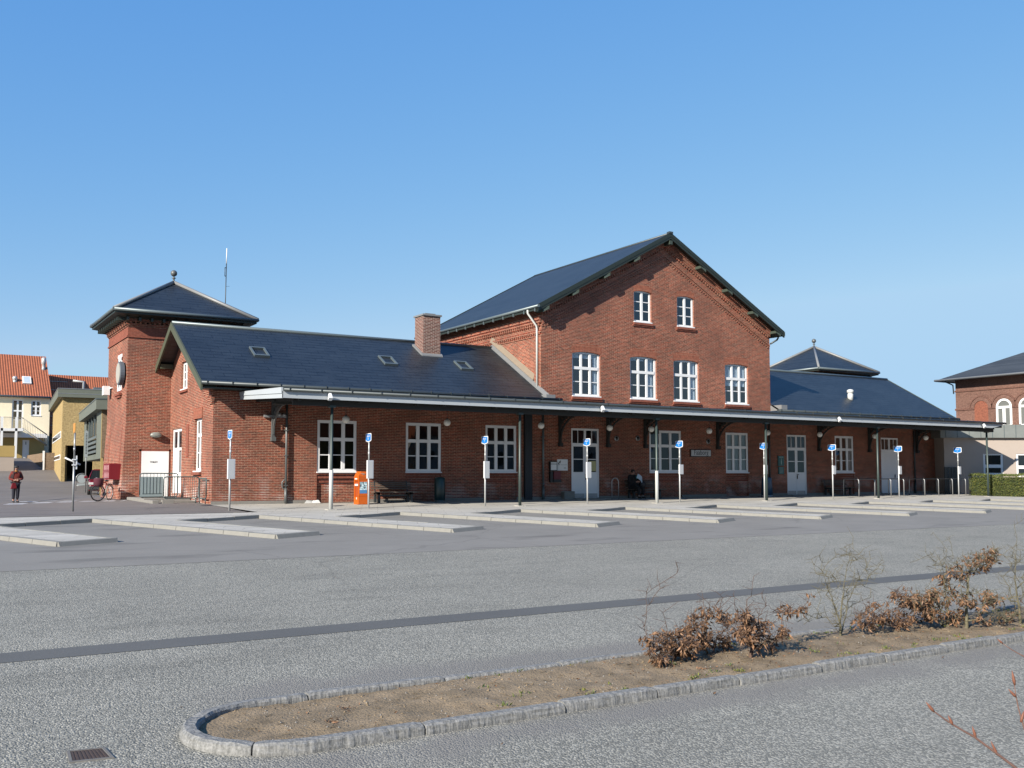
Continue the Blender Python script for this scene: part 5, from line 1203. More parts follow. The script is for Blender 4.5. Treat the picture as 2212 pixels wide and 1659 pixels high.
def head_bits(t, c, hr, hair_m, cap=False, turn=0.):
    cx, cy, cz = c
    mb = MB(); mb.sphere((0, 0, 0), 1, 16, 1, 10); k = .094
    mb.v = [(cx+v[0]*k*.92, cy+.016+v[1]*k*1.08, cz+.028+v[2]*k*1.06) for v in mb.v if True]
    mb.f = [f for f in mb.f if not all((mb.v[i][1] < cy-.035 and mb.v[i][2] < cz+.058) for i in f) and not all(mb.v[i][2] < cz-.035 for i in f)]; mb.sm = [True]*len(mb.f)
    mb.build('hair', hair_m, t)
    mb = MB()
    for s in (-1, 1): mb.sphere((cx+s*.031, cy-.080, cz+.008), .009, 8, 1, 5)
    mb.box(cx-.024, cx+.024, cy-.089, cy-.080, cz-.052, cz-.046)
    mb.build('eyes_and_mouth', simple('eye_dark', (.05, .02, .02), .5), t)
def human(t, J, skinm, jacket, trousers, shoes, hairm, bulk=1., jk_low=True):
    """J: joint positions. body is one skinned surface; clothing are its own skinned shells"""
    nd = {'pel': (*J['pel'], .115*bulk), 'wai': (*J['wai'], .11*bulk), 'che': (*J['che'], .13*bulk), 'nb': (*J['nb'], .055), 'nk': (*J['nk'], .050), 'hd0': (*J['hd0'], .068), 'hd1': (*J['hd1'], .086), 'hd2': (*J['hd2'], .062), 'nose': (J['hd0'][0], J['hd0'][1]-.088, J['hd0'][2]+.028, .012)}
    ed = [('pel', 'wai'), ('wai', 'che'), ('che', 'nb'), ('nb', 'nk'), ('nk', 'hd0'), ('hd0', 'hd1'), ('hd1', 'hd2'), ('hd0', 'nose')]
    for s in 'LR':
        nd['sh'+s] = (*J['sh'+s], .055); nd['el'+s] = (*J['el'+s], .038); nd[s+'wr'] = (*J['wr'+s], .024)
        ed += [('che', 'sh'+s), ('sh'+s, 'el'+s), ('el'+s, s+'wr')]
        hand(nd, ed, s, J['wr'+s], J['hand'+s], J['thumb'+s])
        nd['hi'+s] = (*J['hi'+s], .088*bulk); nd['kn'+s] = (*J['kn'+s], .052); nd['an'+s] = (*J['an'+s], .036); nd['to'+s] = (*J['to'+s], .03)
        ed += [('pel', 'hi'+s), ('hi'+s, 'kn'+s), ('kn'+s, 'an'+s), ('an'+s, 'to'+s)]
    bd = skin_obj('body', nd, ed, skinm, t)
    k = 1.22*bulk
    nj = {'hem': (*(Vector(J['pel'])*.9+Vector(J['wai'])*.1), .150*k), 'wai': (*J['wai'], .135*k), 'che': (*J['che'], .145*k), 'nb': (*(Vector(J['nb'])*.8+Vector(J['che'])*.2), .075)}
    ej = [('hem', 'wai'), ('wai', 'che'), ('che', 'nb')]
    for s in 'LR':
        w2 = Vector(J['el'+s]).lerp(Vector(J['wr'+s]), .88)
        nj['sh'+s] = (*J['sh'+s], .075*bulk); nj['el'+s] = (*J['el'+s], .056*bulk); nj['cu'+s] = (*w2, .042*bulk); ej += [('che', 'sh'+s), ('sh'+s, 'el'+s), ('el'+s, 'cu'+s)]
    skin_obj('jacket', nj, ej, jacket, t)
    nt_ = {'pel': (*J['pel'], .135*bulk)}; et = []
    for s in 'LR':
        a2 = Vector(J['kn'+s]).lerp(Vector(J['an'+s]), .86)
        nt_['hi'+s] = (*J['hi'+s], .100*bulk); nt_['kn'+s] = (*J['kn'+s], .072*bulk); nt_['an'+s] = (*a2, .058*bulk); et += [('pel', 'hi'+s), ('hi'+s, 'kn'+s), ('kn'+s, 'an'+s)]
    skin_obj('trousers', nt_, et, trousers, t)
    for s in 'LR':
        a = Vector(J['an'+s]); b = Vector(J['to'+s]); d = (b-a); d.z = 0; d.normalize()
        skin_obj('shoe', {'h': (a.x-d.x*.04, a.y-d.y*.04, a.z-.035, .042), 'm': (a.x+d.x*.06, a.y+d.y*.06, a.z-.035, .045), 't': (*(b+d*.03), .034)}, [('h', 'm'), ('m', 't')], shoes, t)
    head_bits(t, tuple(Vector(J['hd0']).lerp(Vector(J['hd1']), .3)), .09, hairm)
    return t
# woman on the crossing
wp = onS(33, 1086.3)
t = thing('person', 'woman in a red and dark jacket and grey cap standing by the crossing', 'person', (wp[0], wp[1], wp[2]+.01), rz=R(8))
J = dict(pel=(0, 0, .88), wai=(0, .01, 1.02), che=(0, .02, 1.22), nb=(0, .02, 1.37), nk=(0, .01, 1.43), hd0=(0, -.01, 1.50), hd1=(0, 0, 1.555), hd2=(0, .01, 1.61),
         shL=(-.17, .02, 1.335), elL=(-.27, .0, 1.06), wrL=(-.11, -.22, 1.00), handL=(.9, -.4, .0), thumbL=(0, 0, 1), shR=(.17, .02, 1.335), elR=(.27, .02, 1.08), wrR=(.12, -.22, 1.03), handR=(-.9, -.4, .1), thumbR=(0, 0, 1),
         hiL=(-.085, 0, .83), knL=(-.09, -.02, .47), anL=(-.085, .01, .09), toL=(-.09, -.13, .04), hiR=(.085, 0, .83), knR=(.085, -.02, .47), anR=(.08, .02, .09), toR=(.10, -.12, .04))
M['jk_red'] = simple('russet_jacket', (.20, .022, .014), .9, 0, .3, 9); M['navy'] = simple('navy_trousers', (.018, .020, .035), .9, 0, .2, 12)
t.scale = (1.06, 1.06, 1.06)
human(t, J, M['skin'], M['jk_red'], M['navy'], M['black'], M['hair'], 1.12)
# cape-like dark shoulders, scarf and cap
mb = MB(); mb.lathe((0, .01, 0), [(.20, 1.0), (.255, 1.02), (.235, 1.18), (.19, 1.33), (.10, 1.40), (.06, 1.41)], 18)
mb.v = [(x*1.12, y*.80+.02, z) for x, y, z in mb.v]; mb.f = [f for f in mb.f[:-2] if not all(abs(mb.v[i][0]) < .15 and mb.v[i][1] < -.05 for i in f)]; mb.sm = [True]*len(mb.f); mb.build('cape', simple('dark_cape', (.035, .012, .012), .9, 0, .3, 9), t)
mb = MB(); mb.lathe((0, 0, 1.39), [(.065, -.02), (.08, .0), (.075, .03), (.055, .045)], 12); mb.build('scarf', simple('ochre_scarf', (.45, .18, .04), .9), t)
mb = MB(); mb.lathe((0, .0, 1.60), [(.098, -.03), (.105, .0), (.09, .035), (.03, .055)], 14); mb.hexa([(-.06, -.15, 1.572), (.06, -.15, 1.572), (.06, -.08, 1.572), (-.06, -.08, 1.572)], [(-.06, -.14, 1.585), (.06, -.14, 1.585), (.06, -.08, 1.595), (-.06, -.08, 1.595)]); mb.build('cap', simple('grey_cap', (.03, .032, .035), .8), t)
bg_ = thing('handbag', 'red patterned bag held in front by the woman at the crossing', 'bag', (wp[0]-.10, wp[1]-.24, wp[2]+.66), rz=R(8))
mb = MB(); mb.hexa([(-.15, -.04, 0), (.13, -.04, .02), (.13, .04, .02), (-.15, .04, 0)], [(-.09, -.03, .27), (.08, -.03, .27), (.08, .03, .27), (-.09, .03, .27)]); mb.build('pouch', M['red_box'], bg_, bevel=.02)
mb = MB(); mb.tube([(-.05, 0, .27), (-.03, 0, .36), (.02, 0, .36), (.04, 0, .27)], .012, 6); mb.build('strap', M['black'], bg_)
# man on the bench
mz = zp(37.5)-.02; MX = onY(1366, 1050, 37.5).x
t = thing('person', 'man in a black coat sitting on the middle bench, holding a paper', 'person', (MX, 37.60, mz), rz=R(10))
t.scale = (1.10, 1.10, 1.10)
J = dict(pel=(0, -.12, .53), wai=(-.01, -.10, .68), che=(-.02, -.08, .90), nb=(-.01, -.09, 1.06), nk=(0, -.10, 1.11), hd0=(.01, -.12, 1.18), hd1=(.01, -.10, 1.24), hd2=(.01, -.09, 1.30),
         shL=(-.20, -.09, 1.01), elL=(-.25, -.14, .76), wrL=(-.02, -.36, .76), handL=(.8, -.5, .1), thumbL=(0, 0, 1), shR=(.19, -.09, 1.01), elR=(.27, -.16, .78), wrR=(.18, -.38, .86), handR=(-.5, -.6, .3), thumbR=(0, 0, 1),
         hiL=(-.09, -.16, .52), knL=(-.12, -.56, .50), anL=(-.11, -.55, .11), toL=(-.13, -.70, .04), hiR=(.09, -.16, .52), knR=(.16, -.56, .50), anR=(.17, -.54, .11), toR=(.19, -.69, .04))
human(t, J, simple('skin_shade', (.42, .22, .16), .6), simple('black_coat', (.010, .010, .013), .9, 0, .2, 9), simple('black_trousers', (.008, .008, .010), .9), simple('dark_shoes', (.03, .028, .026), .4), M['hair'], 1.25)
mb = MB()
for s in (-.11, .17): mb.lathe((s, -.55, .10), [(.045, 0), (.048, .05)], 10)
mb.build('socks', simple('grey_socks', (.25, .24, .22), .9), t)
mb = MB(); mb.box(.05, .09, -.27, -.24, .88, 1.04); mb.build('scarf', simple('teal_scarf', (.02, .25, .28), .8), t)
nw = thing('newspaper', 'pale blue-white folded newspaper held by the seated man', 'newspaper', (MX+.10, 37.13, mz+.93))
mb = MB(); n_ = 6; vs = []
for i in range(n_+1):
    a = i/n_; vs += [(-.15+.26*a, -.03-.05*math.sin(a*3.1), .10-.16*a), (-.05+.26*a, .0-.05*math.sin(a*3.1), .30-.16*a)]
mb.add(vs, [(2*i, 2*i+2, 2*i+3, 2*i+1) for i in range(n_)], True); mb.v += [(x, y+.012, z) for x, y, z in mb.v]; k0 = len(mb.v)//2; mb.f += [tuple(k0+j for j in reversed(f)) for f in mb.f]; mb.sm = [True]*len(mb.f)
mb.add([(.10, -.05, -.05), (.21, .0, .14), (.27, .05, -.10), (.20, .02, -.16)], [(0, 1, 2, 3)])
mb.build('pages', simple('blue_white_paper', (.55, .68, .80), .8), nw)
bp_ = thing('rucksack', 'black rucksack standing on the bench beside the seated man', 'bag', (MX+.56, 37.42, mz+.475))
mb = MB(); mb.sphere((0, 0, 0), 1, 14, 1, 9); mb.v = [(x*.21, y*.15, .21+z*.22) for x, y, z in mb.v]; mb.build('pack', simple('black_nylon', (.010, .010, .014), .6), bp_)
mb = MB(); mb.tube([(-.05, 0, .42), (-.02, 0, .48), (.05, 0, .42)], .01, 5); mb.build('strap', M['black'], bp_)

# ---------------------------------------------------------------- BICYCLE
t = thing('bicycle', 'old red bicycle with a round wicker basket leaning by the tower corner', 'bicycle', (7.25, 44.85, zs(7.25, 44.85)+.01), rz=math.atan2(-.823, -.568))
def wheel(cx, cz, yaw, name, par, tm, r_=.335):
    mb = MB(); pts = [(cx+r_*math.cos(a)*math.cos(yaw), r_*math.cos(a)*math.sin(yaw), cz+r_*math.sin(a)) for a in [2*math.pi*i/28 for i in range(29)]]
    mb.tube(pts, .021, 6, caps=False); w_ = mb.build(name, tm, par)
    mb = MB(); pts = [(cx+(r_-.03)*math.cos(a)*math.cos(yaw), (r_-.03)*math.cos(a)*math.sin(yaw), cz+(r_-.03)*math.sin(a)) for a in [2*math.pi*i/28 for i in range(29)]]
    mb.tube(pts, .012, 5, caps=False)
    for i in range(14):
        a = 2*math.pi*i/14; mb.tube([(cx, 0, cz), (cx+(r_-.03)*math.cos(a)*math.cos(yaw), (r_-.03)*math.cos(a)*math.sin(yaw), cz+(r_-.03)*math.sin(a))], .0035, 3)
    mb.tube([(cx, -.05, cz), (cx, .05, cz)], .025, 8); mb.build('rim', M['galv'], w_)
wheel(-.53, .355, 0, 'wheel', t, simple('cream_tyre', (.50, .47, .40), .8)); wheel(.53, .355, R(-32), 'wheel', t, M['rubber'])
mb = MB(); A_ = (-.08, 0, .30); S_ = (-.22, 0, .78); Hh = (.33, 0, .80); Hl = (.36, 0, .66); Rr = (-.53, 0, .355); Fr = (.53, 0, .355)
for a, b, r_ in ((A_, S_, .017), (A_, Hl, .020), (S_, Hh, .016), (A_, Rr, .011), (S_, Rr, .010), (Hh, Hl, .02), (Hl, Fr, .014), (Hh, (.30, 0, .95), .013)): mb.tube([a, b], r_, 7)
mb.build('frame', M['red_box'] if False else simple('bike_red', (.22, .012, .02), .35), t)
mb = MB(); mb.tube([(.18, -.28, .98), (.26, -.22, 1.0), (.31, -.08, .96), (.31, .08, .96), (.26, .22, 1.0), (.18, .28, .98)], .013, 7); mb.build('handlebar', M['galv'], t)
mb = MB(); mb.sphere((-.24, 0, .87), .10, 10); mb.v = [(-.24+(x+.24)*1.35, y*.9, .87+(z-.87)*.4) for x, y, z in mb.v]; mb.build('saddle', M['black'], t)
mb = MB(); mb.box(-.70, -.28, -.07, .07, .70, .72); mb.build('carrier', M['black'], t)
mb = MB(); mb.lathe((.48, 0, .62), [(.14, 0), (.19, .10), (.205, .28), (.19, .36), (.02, .37)], 16); mb.build('basket', simple('maroon_cover', (.10, .015, .03), .9, 0, .3, 20), t)
mb = MB(); pts = [(-.53+.40*math.cos(a), 0, .355+.40*math.sin(a)) for a in [math.pi*(.15+.7*i/8) for i in range(9)]]; mb.tube(pts, .014, 5); mb.build('mudguard', M['galv'], t)
mb = MB(); mb.box(-.88, -.84, -.03, .03, .50, .56); mb.build('reflector', M['red_box'], t)
mb = MB(); mb.tube([(-.08, -.09, .30), (-.08, .09, .30)], .015, 6); mb.lathe((-.08, -.05, .30), [(.09, 0), (.09, .008)], 16, axis='Y'); mb.box(-.12, .02, -.16, -.10, .12, .14); mb.tube([(-.08, -.09, .30), (-.05, -.1, .14)], .009, 5); mb.build('crank', M['bench_iron'], t)

# ---------------------------------------------------------------- CARS
def make_car(label, paint, loc, rz):
    t = thing('parked_car', label, 'car', loc, rz=rz, group='parked cars')
    prof = [(-1.85, .32), (-1.90, .62), (-1.78, .86), (-1.45, .93), (1.0, .90), (1.55, .78), (1.82, .62), (1.88, .40), (1.80, .24), (-1.75, .24)]   # x, z ; nose at +x
    mb = MB(); vs = []; ws = {0: .70, 1: .76, 2: .76, 3: .80, 4: .80, 5: .72, 6: .66, 7: .70, 8: .74, 9: .78}
    for s in (-1, 0, 1):
        pass
    n = len(prof); a = [(x, -ws[i], z) for i, (x, z) in enumerate(prof)]; b = [(x, ws[i], z) for i, (x, z) in enumerate(prof)]
    mb.add(a+b, [tuple(range(n)), tuple(reversed(range(n, 2*n)))]+[(i, i+n, (i+1) % n+n, (i+1) % n) for i in range(n)])
    bd = mb.build('body', paint, t, bevel=.06)
    lo = [(-1.55, -.74, .90), (1.02, -.74, .88), (1.02, .74, .88), (-1.55, .74, .90)]; hi = [(-1.30, -.56, 1.40), (.28, -.56, 1.42), (.28, .56, 1.42), (-1.30, .56, 1.40)]
    mb = MB(); mb.hexa(lo, hi); mb.build('windows', M['carglass'], t, bevel=.03)
    mb = MB(); mb.hexa([(-1.33, -.58, 1.39), (.30, -.58, 1.41), (.30, .58, 1.41), (-1.33, .58, 1.39)], [(-1.2, -.5, 1.45), (.18, -.5, 1.47), (.18, .5, 1.47), (-1.2, .5, 1.45)])
    for s in (-1, 1):
        for (x0, x1) in ((1.02, .28), (-.45, -.45), (-1.55, -1.30)): mb.tube([(x0, s*.75, .89), (x1, s*.575, 1.41)], .032, 5)
    mb.build('roof', paint, t)
    for x in (-1.2, 1.2):
        for s in (-1, 1):
            mb = MB(); mb.lathe((x, s*.72-(.0 if s < 0 else .0), .29), [(.24, -.09), (.29, -.07), (.29, .07), (.24, .09)], 18, axis='Y'); w_ = mb.build('wheel', M['rubber'], t)
            mb = MB(); mb.lathe((x, s*.80, .29), [(.17, -.015), (.19, 0), (.05, .02*s)], 14, axis='Y'); mb.build('hub_cap', M['galv'], w_)
    for s in (-1, 1):
        mb = MB(); mb.box(1.70, 1.86, s*.60-.13, s*.60+.13, .58, .72); mb.build('headlight', simple('lamp_glass', (.7, .7, .68), .15), t, bevel=.02)
        mb = MB(); mb.box(.62, .76, s*.92-.09, s*.92+.09, .94, 1.08); mb.build('mirror', paint, t, bevel=.02)
    mb = MB(); mb.box(1.80, 1.93, -.72, .72, .30, .50); mb.box(-1.95, -1.82, -.72, .72, .36, .54); mb.build('bumper', M['bench_iron'], t, bevel=.03)
    return t
cx_, cy_ = plan(224, 57); make_car('dark red small car parked behind the tower, only its nose in view', simple('car_red', (.20, .012, .025), .25), (cx_, cy_, zs(cx_, cy_)+.01), R(-100))
cx_, cy_ = plan(30, 97); make_car('dark navy car parked on the terrace below the cream house', simple('car_navy', (.012, .016, .03), .25), (cx_-1.0, cy_, 2.85), R(-20))

# A-board and small sign pole
ax_, ay_, az_ = onS(176, 1060.5)
t = thing('pavement_sign', 'round-topped white pavement sign on two legs left of the tower', 'pavement sign', (ax_, ay_, az_))
mb = MB(); R2 = .33
pts = [(-R2, 0, 0), (-R2, 0, .75)]+[(-R2*math.cos(math.pi*i/10), 0, .75+R2*math.sin(math.pi*i/10)) for i in range(1, 10)]+[(R2, 0, .75), (R2, 0, 0)]
mb.tube(pts, .02, 6); mb.tube([(-R2, 0, .32), (R2, 0, .32)], .015, 5); mb.build('frame', M['galv'], t)
mb = MB(); mb.lathe((0, -.015, .75), [(.27, 0), (.27, .03)], 24, smooth=False, axis='Y'); mb.box(-.27, .27, -.015, .015, .34, .46); mb.build('panel', simple('pale_panel', (.50, .56, .58), .5), t)
ax_, ay_, az_ = onS(172, 1063)
t = thing('street_sign', 'slim pale pole carrying a tall narrow vertical sign beside the pavement sign', 'street sign', (ax_+.1, ay_-1.5, az_))
mb = MB(); mb.tube([(0, 0, 0), (0, 0, 3.7)], .035, 8); mb.build('pole', M['galv'], t)
mb = MB(); mb.box(-.11, .07, -.05, -.03, 2.1, 3.65); p = mb.build('narrow_panel', simple('grey_panel', (.42, .47, .48), .5), t)
mb = MB()
for i in range(14): mb.box(-.06, .02, -.055, -.05, 2.3+i*.09, 2.34+i*.09)
mb.build('lettering', M['bench_iron'], p)

# ---------------------------------------------------------------- BUILDINGS ON THE LEFT
F2 = Vector((math.sin(AZ), math.cos(AZ))); R2v = Vector((math.cos(AZ), -math.sin(AZ)))
def z_at(py, D): return H+(1024.6-py)*D/FP
def run_to_px(C, u, px):   # length along u from C until picture column px
    k = (px-CX)/FP; C = Vector(C); u = Vector(u); return (k*C.dot(F2)-C.dot(R2v))/(u.dot(R2v)-k*u.dot(F2))
def obox(mb, C, u, lu, v, lv, z0, z1, z0b=None):
    C = Vector(C[:2]); u = Vector(u); v = Vector(v); p = [C, C+u*lu, C+u*lu+v*lv, C+v*lv]
    mb.hexa([(q.x, q.y, z0) for q in p], [(q.x, q.y, z1) for q in p])
az1 = R(4.6); ub = Vector((math.sin(az1), math.cos(az1))); ur = Vector((math.cos(az1), -math.sin(az1)))
YB_ = thing('office_building', 'flat-roofed yellow brick building with a grey-green roof band left of the tower', 'building', (*plan(132, 70), .9), world=True)
C = Vector(plan(132, 70)); Lb = run_to_px(C, ub, 112.5); zt = z_at(858, 70)
mb = MB(); g0 = run_to_px(C, ur, 141.5); g1 = run_to_px(C, ur, 202); zg = z_at(962, 70)
obox(mb, C, ur, g0, ub, .4, .4, zt); obox(mb, C+ur*g1, ur, 6, ub, .4, .4, zt); obox(mb, C+ur*g0, ur, g1-g0, ub, .4, zg, zt)
obox(mb, C+ub*.4, ur, .4, ub, Lb-.4, .4, zt); obox(mb, C+ub*(Lb-.4), ur, g1+6, ub, .4, .4, zt); mb.build('wall', M['brick_yellow'], YB_)
mb = MB(); obox(mb, C+ur*.4+ub*6, ur, g1+4, ub, .2, .4, zg+.3); obox(mb, C+ur*.4+ub*.4, ur, g1+4, ub, 6, zg+.02, zg+.3); mb.build('garage_lining', simple('garage_dark', (.035, .025, .02), .9), YB_)
mb = MB(); obox(mb, C-ur*.35-ub*.35, ur, g1+7, ub, Lb+.7, zt, z_at(840, 70)); fa = mb.build('roof_band', M['grey_green'], YB_)
mb = MB(); obox(mb, C-ur*.38-ub*.38, ur, g1+7, ub, Lb+.7, z_at(840, 70), z_at(838.7, 70)); obox(mb, C-ur*.365-ub*.365, ur, g1+7, ub, .1, z_at(850.5, 70), z_at(849.5, 70)); mb.build('metal_capping', M['galv'], fa)
for (ya, yb_) in ((932, 947), (982, 993)):
    mb = MB(); za, zb_ = z_at(yb_, 72), z_at(ya, 72)
    obox(mb, C-ur*.03+ub*(.08*Lb), ur, .05, ub, Lb*.84, za, zb_); s_ = mb.build('strip_window', M['white'], YB_)
    mb = MB(); 
    for i in range(5): obox(mb, C-ur*.05+ub*(.10*Lb+Lb*.80*i/5), ur, .02, ub, Lb*.13, za+.08, zb_-.08)
    mb.build('pane', M['carglass'], s_)
# roof things
for px, py, w_, h_, kind in ((158, 836, 0, 0, 'dome'),):
    q = Vector(plan(179, 82)); mb = MB(); mb.sphere((0, 0, 0), 1, 16, 1, 10); mb.v = [(q.x+x*1.15, q.y+y*1.15, z_at(840, 70)-.1+max(0, z)*.95) for x, y, z in mb.v]
    o = mb.build('roof_dome', simple('dome_grey', (.22, .22, .27), .4), YB_)
q = Vector(plan(206, 80)); mb = MB(); mb.box(q.x-.3, q.x+.3, q.y-.3, q.y+.3, 7.4, 8.6); mb.build('roof_cowl', M['zinc'], YB_)
# front volume with overhang
C2 = Vector(plan(218, 54)); L2 = run_to_px(C2, ub, 181); z20, z21, z22 = z_at(985, 55), z_at(885, 54), z_at(863.6, 54)
V2 = thing('stair_block', 'grey-green overhanging block with a balcony window between yellow building and tower', 'building', (C2.x, C2.y, 0), world=True)
w0 = L2*.25; w1 = L2*.85
mb = MB(); obox(mb, C2, ub, w0, ur, .3, z20, z21); obox(mb, C2+ub*w1, ub, L2-w1, ur, .3, z20, z21); obox(mb, C2+ub*w0, ub, w1-w0, ur, .3, z20, z20+.15); obox(mb, C2, ub, L2, ur, 5, z20-.15, z20)
mb.build('side_wall', M['grey_green'], V2)
mb = MB(); obox(mb, C2-ub*.05, ub, .3, ur, 6, z20-.1, z21+.05); obox(mb, C2+ur*2.6+ub*.5, ub, L2-1, ur, 2, -.2, z20-.15); mb.build('front_wall', M['brick_yellow2'] if 'brick_yellow2' in M else brick('brown_yellow_brick', (.17, .115, .07), (.145, .095, .058), (.17, .13, .085), msize=.008, stain=.12), V2)
mb = MB(); obox(mb, C2-ub*.4-ur*.35, ub, L2+.4, ur, 7, z21, z22); mb.build('roof_band', M['grey_green'], V2)
mb = MB(); obox(mb, C2-ub*.43-ur*.38, ub, L2+.4, ur, 7, z22, z22+.05); mb.build('metal_capping', M['zinc'], V2)
mb = MB(); obox(mb, C2+ub*w0+ur*.2, ub, w1-w0, ur, .05, z20+.15, z21); mb.build('balcony_window', M['carglass'], V2)
mb = MB()
for i in range(4): obox(mb, C2+ub*w0-ur*.03, ub, (w1-w0), ur, .04, z20+.25+i*.28, z20+.40+i*.28)
for i in range(5): obox(mb, C2+ub*(w0+(w1-w0)*i/4), ub, .12, ur, .10, z21-1.2, z21)
mb.build('balcony_rail', M['zinc'], V2)
mb = MB(); obox(mb, C2-ub*.02-ur*.02, ub, .12, ur, .12, -.2, z21); mb.build('corner_column', M['yellow_render'], V2)
# cream house
YH = 104.7; Xr = onY(107, 900, YH).x; Xl = onY(-160, 900, YH).x; ze = onY(50, 850, YH).z; yr = YH+5.6; zri = onY(50, 767.5, yr).z
CH = thing('cream_house', 'cream rendered house with a steep orange tiled roof and a white balcony', 'house', ((Xl+Xr)/2, YH, 3), world=True)
def HX(px, py=900): return onY(px, py, YH).x
def HZ(py, px=60): return onY(px, py, YH).z
mb = MB(); w1_ = (HX(66.5), HX(88), HZ(897.5), HZ(864)); w2_ = (HX(25.5), HX(50), HZ(928), HZ(863.5))
wall(mb, 'Y', YH, Xl, Xr, 1.5, ze, [w1_, w2_], .15); 
mb.add([(Xr, YH, 1.5), (Xr, yr*2-YH, 1.5), (Xr, yr*2-YH, ze), (Xr, yr, zri-.1), (Xr, YH, ze)], [(0, 1, 2, 3, 4)]); mb.add([(Xl, YH, 1.5), (Xl, yr*2-YH, 1.5), (Xl, yr*2-YH, ze), (Xl, YH, ze)], [(0, 1, 2, 3)]); mb.add([(Xl, yr*2-YH, 1.5), (Xr, yr*2-YH, 1.5), (Xr, yr*2-YH, ze), (Xl, yr*2-YH, ze)], [(0, 1, 2, 3)])
mb.build('wall', M['cream'], CH)
mb = MB(); sl_ = (zri-ze)/5.6; mb.prism([(Xl, YH-.35, ze-.35*sl_), (Xl, yr, zri), (Xl, 2*yr-YH+.35, ze-.35*sl_), (Xl, 2*yr-YH+.35, ze-.35*sl_-.15), (Xl, yr, zri-.15), (Xl, YH-.35, ze-.35*sl_-.15)], (Xr-Xl+.12, 0, 0)); cr = mb.build('roof', M['tile'], CH)
mb = MB(); mb.tube([(Xl, YH-.42, ze-.4*sl_), (Xr, YH-.42, ze-.4*sl_)], .08, 8); mb.build('gutter', M['zinc'], cr)
def onroofC(px, py):
    r = ray(px, py); t = (ze-H-YH*sl_)/(r.z-sl_*r.y); return Vector((r.x*t, r.y*t, H+r.z*t))
mb = MB(); a = onroofC(49, 830); b = onroofC(66, 816); 
nr_ = Vector((0, -sl_, 1)).normalized()
mb.hexa([Vector((a.x, a.y, a.z)), Vector((b.x, a.y, a.z)), Vector((b.x, b.y, b.z)), Vector((a.x, b.y, b.z))], [Vector((a.x, a.y, a.z))+nr_*.15, Vector((b.x, a.y, a.z))+nr_*.15, Vector((b.x, b.y, b.z))+nr_*.15, Vector((a.x, b.y, b.z))+nr_*.15]); sk_ = mb.build('skylight', M['white'], cr)
mb = MB(); o_ = nr_*.16; k_ = .12; mb.add([Vector((a.x+k_, a.y+k_*.7, a.z+k_*.7*sl_))+o_, Vector((b.x-k_, a.y+k_*.7, a.z+k_*.7*sl_))+o_, Vector((b.x-k_, b.y-k_*.7, b.z-k_*.7*sl_))+o_, Vector((a.x+k_, b.y-k_*.7, b.z-k_*.7*sl_))+o_], [(0, 1, 2, 3)]); mb.build('pane', simple('sky_pane', (.6, .7, .8), .1), sk_)
for (px, py, h_) in ((94, 797, 1.3), (32, 823, .6)):
    q = onroofC(px, py); mb = MB(); mb.lathe((q.x, q.y, q.z-.2), [(.22, 0), (.16, .3), (.14, h_*.5), (.22, h_*.55), (.22, h_), (.02, h_+.1)], 12); mb.build('flue', M['galv_white'], cr)
window('Y', YH, *w1_, cols=2, mul=.16, fr=.12, trans=.6, par=CH, bar=True); window('Y', YH, *w2_, cols=2, mul=.16, fr=.12, trans=.62, par=CH, bar=True, name='french_window', sill=False)
mb = MB(); mb.box(HX(-30), HX(49), YH-.35, YH-.02, HZ(859), HZ(855.5)); mb.build('awning_case', M['white'], CH)
# balcony and stair
zb1 = onY(20, 926, 102.3).z; mb = MB(); mb.box(HX(-60), onY(48, 926, 102.3).x, 101.2, YH, zb1-.25, zb1); bal = mb.build('balcony_floor', M['white'], CH)
mb = MB(); 
for px in (4, 35): q = onY(px, 926, 101.3); mb.box(q.x-.1, q.x+.1, 101.2, 101.4, 2.9, zb1+1.05)
mb.build('balcony_post', M['white'], bal)
mb = MB(); xa, xb = HX(-60), onY(48, 926, 101.3).x
mb.box(xa, xb, 101.22, 101.27, zb1+1.0, zb1+1.05)
for i in range(40): x = xa+(xb-xa)*i/39; mb.box(x-.012, x+.012, 101.23, 101.26, zb1, zb1+1.0)
s0 = Vector((xb, 101.3, zb1)); s1 = onY(101, 962, 101.3); 
for dz in (0, 1.0): mb.tube([(s0.x, s0.y, s0.z+dz), (s1.x, s1.y, s1.z+dz)], .05 if dz else .10, 6)
for i in range(16): q = s0.lerp(s1, i/15); mb.tube([q, (q.x, q.y, q.z+1.0)], .018, 4)
mb.build('balcony_railing', simple('rail_grey', (.35, .33, .28), .5), bal)
# lower annex under the balcony
XA = onY(102, 950, 103.2).x; za0, za1 = onY(50, 945, 103.2).z, onY(50, 936, 103.2).z
mb = MB(); mb.box(Xl, XA, 103.2, YH+.0, za0, za1); mb.build('annex_fascia', M['white'], CH)
d0_, d1_ = onY(48, 985, 103.5).x, onY(62.5, 985, 103.5).x
mb = MB(); wall(mb, 'Y', 103.6, Xl, XA-.2, 1.8, za0, [(d0_, d1_, 1.8, onY(50, 950, 103.5).z)], .1); mb.build('annex_wall', M['yellow_render'], CH)
mb = MB(); mb.box(d0_, d1_, 103.65, 103.7, 2.6, onY(50, 950, 103.5).z); dd = mb.build('door', M['white'], CH); mb = MB(); mb.box(d0_+.25, d1_-.25, 103.63, 103.65, 4.3, onY(50, 954, 103.5).z); mb.build('pane', M['zinc'], dd)
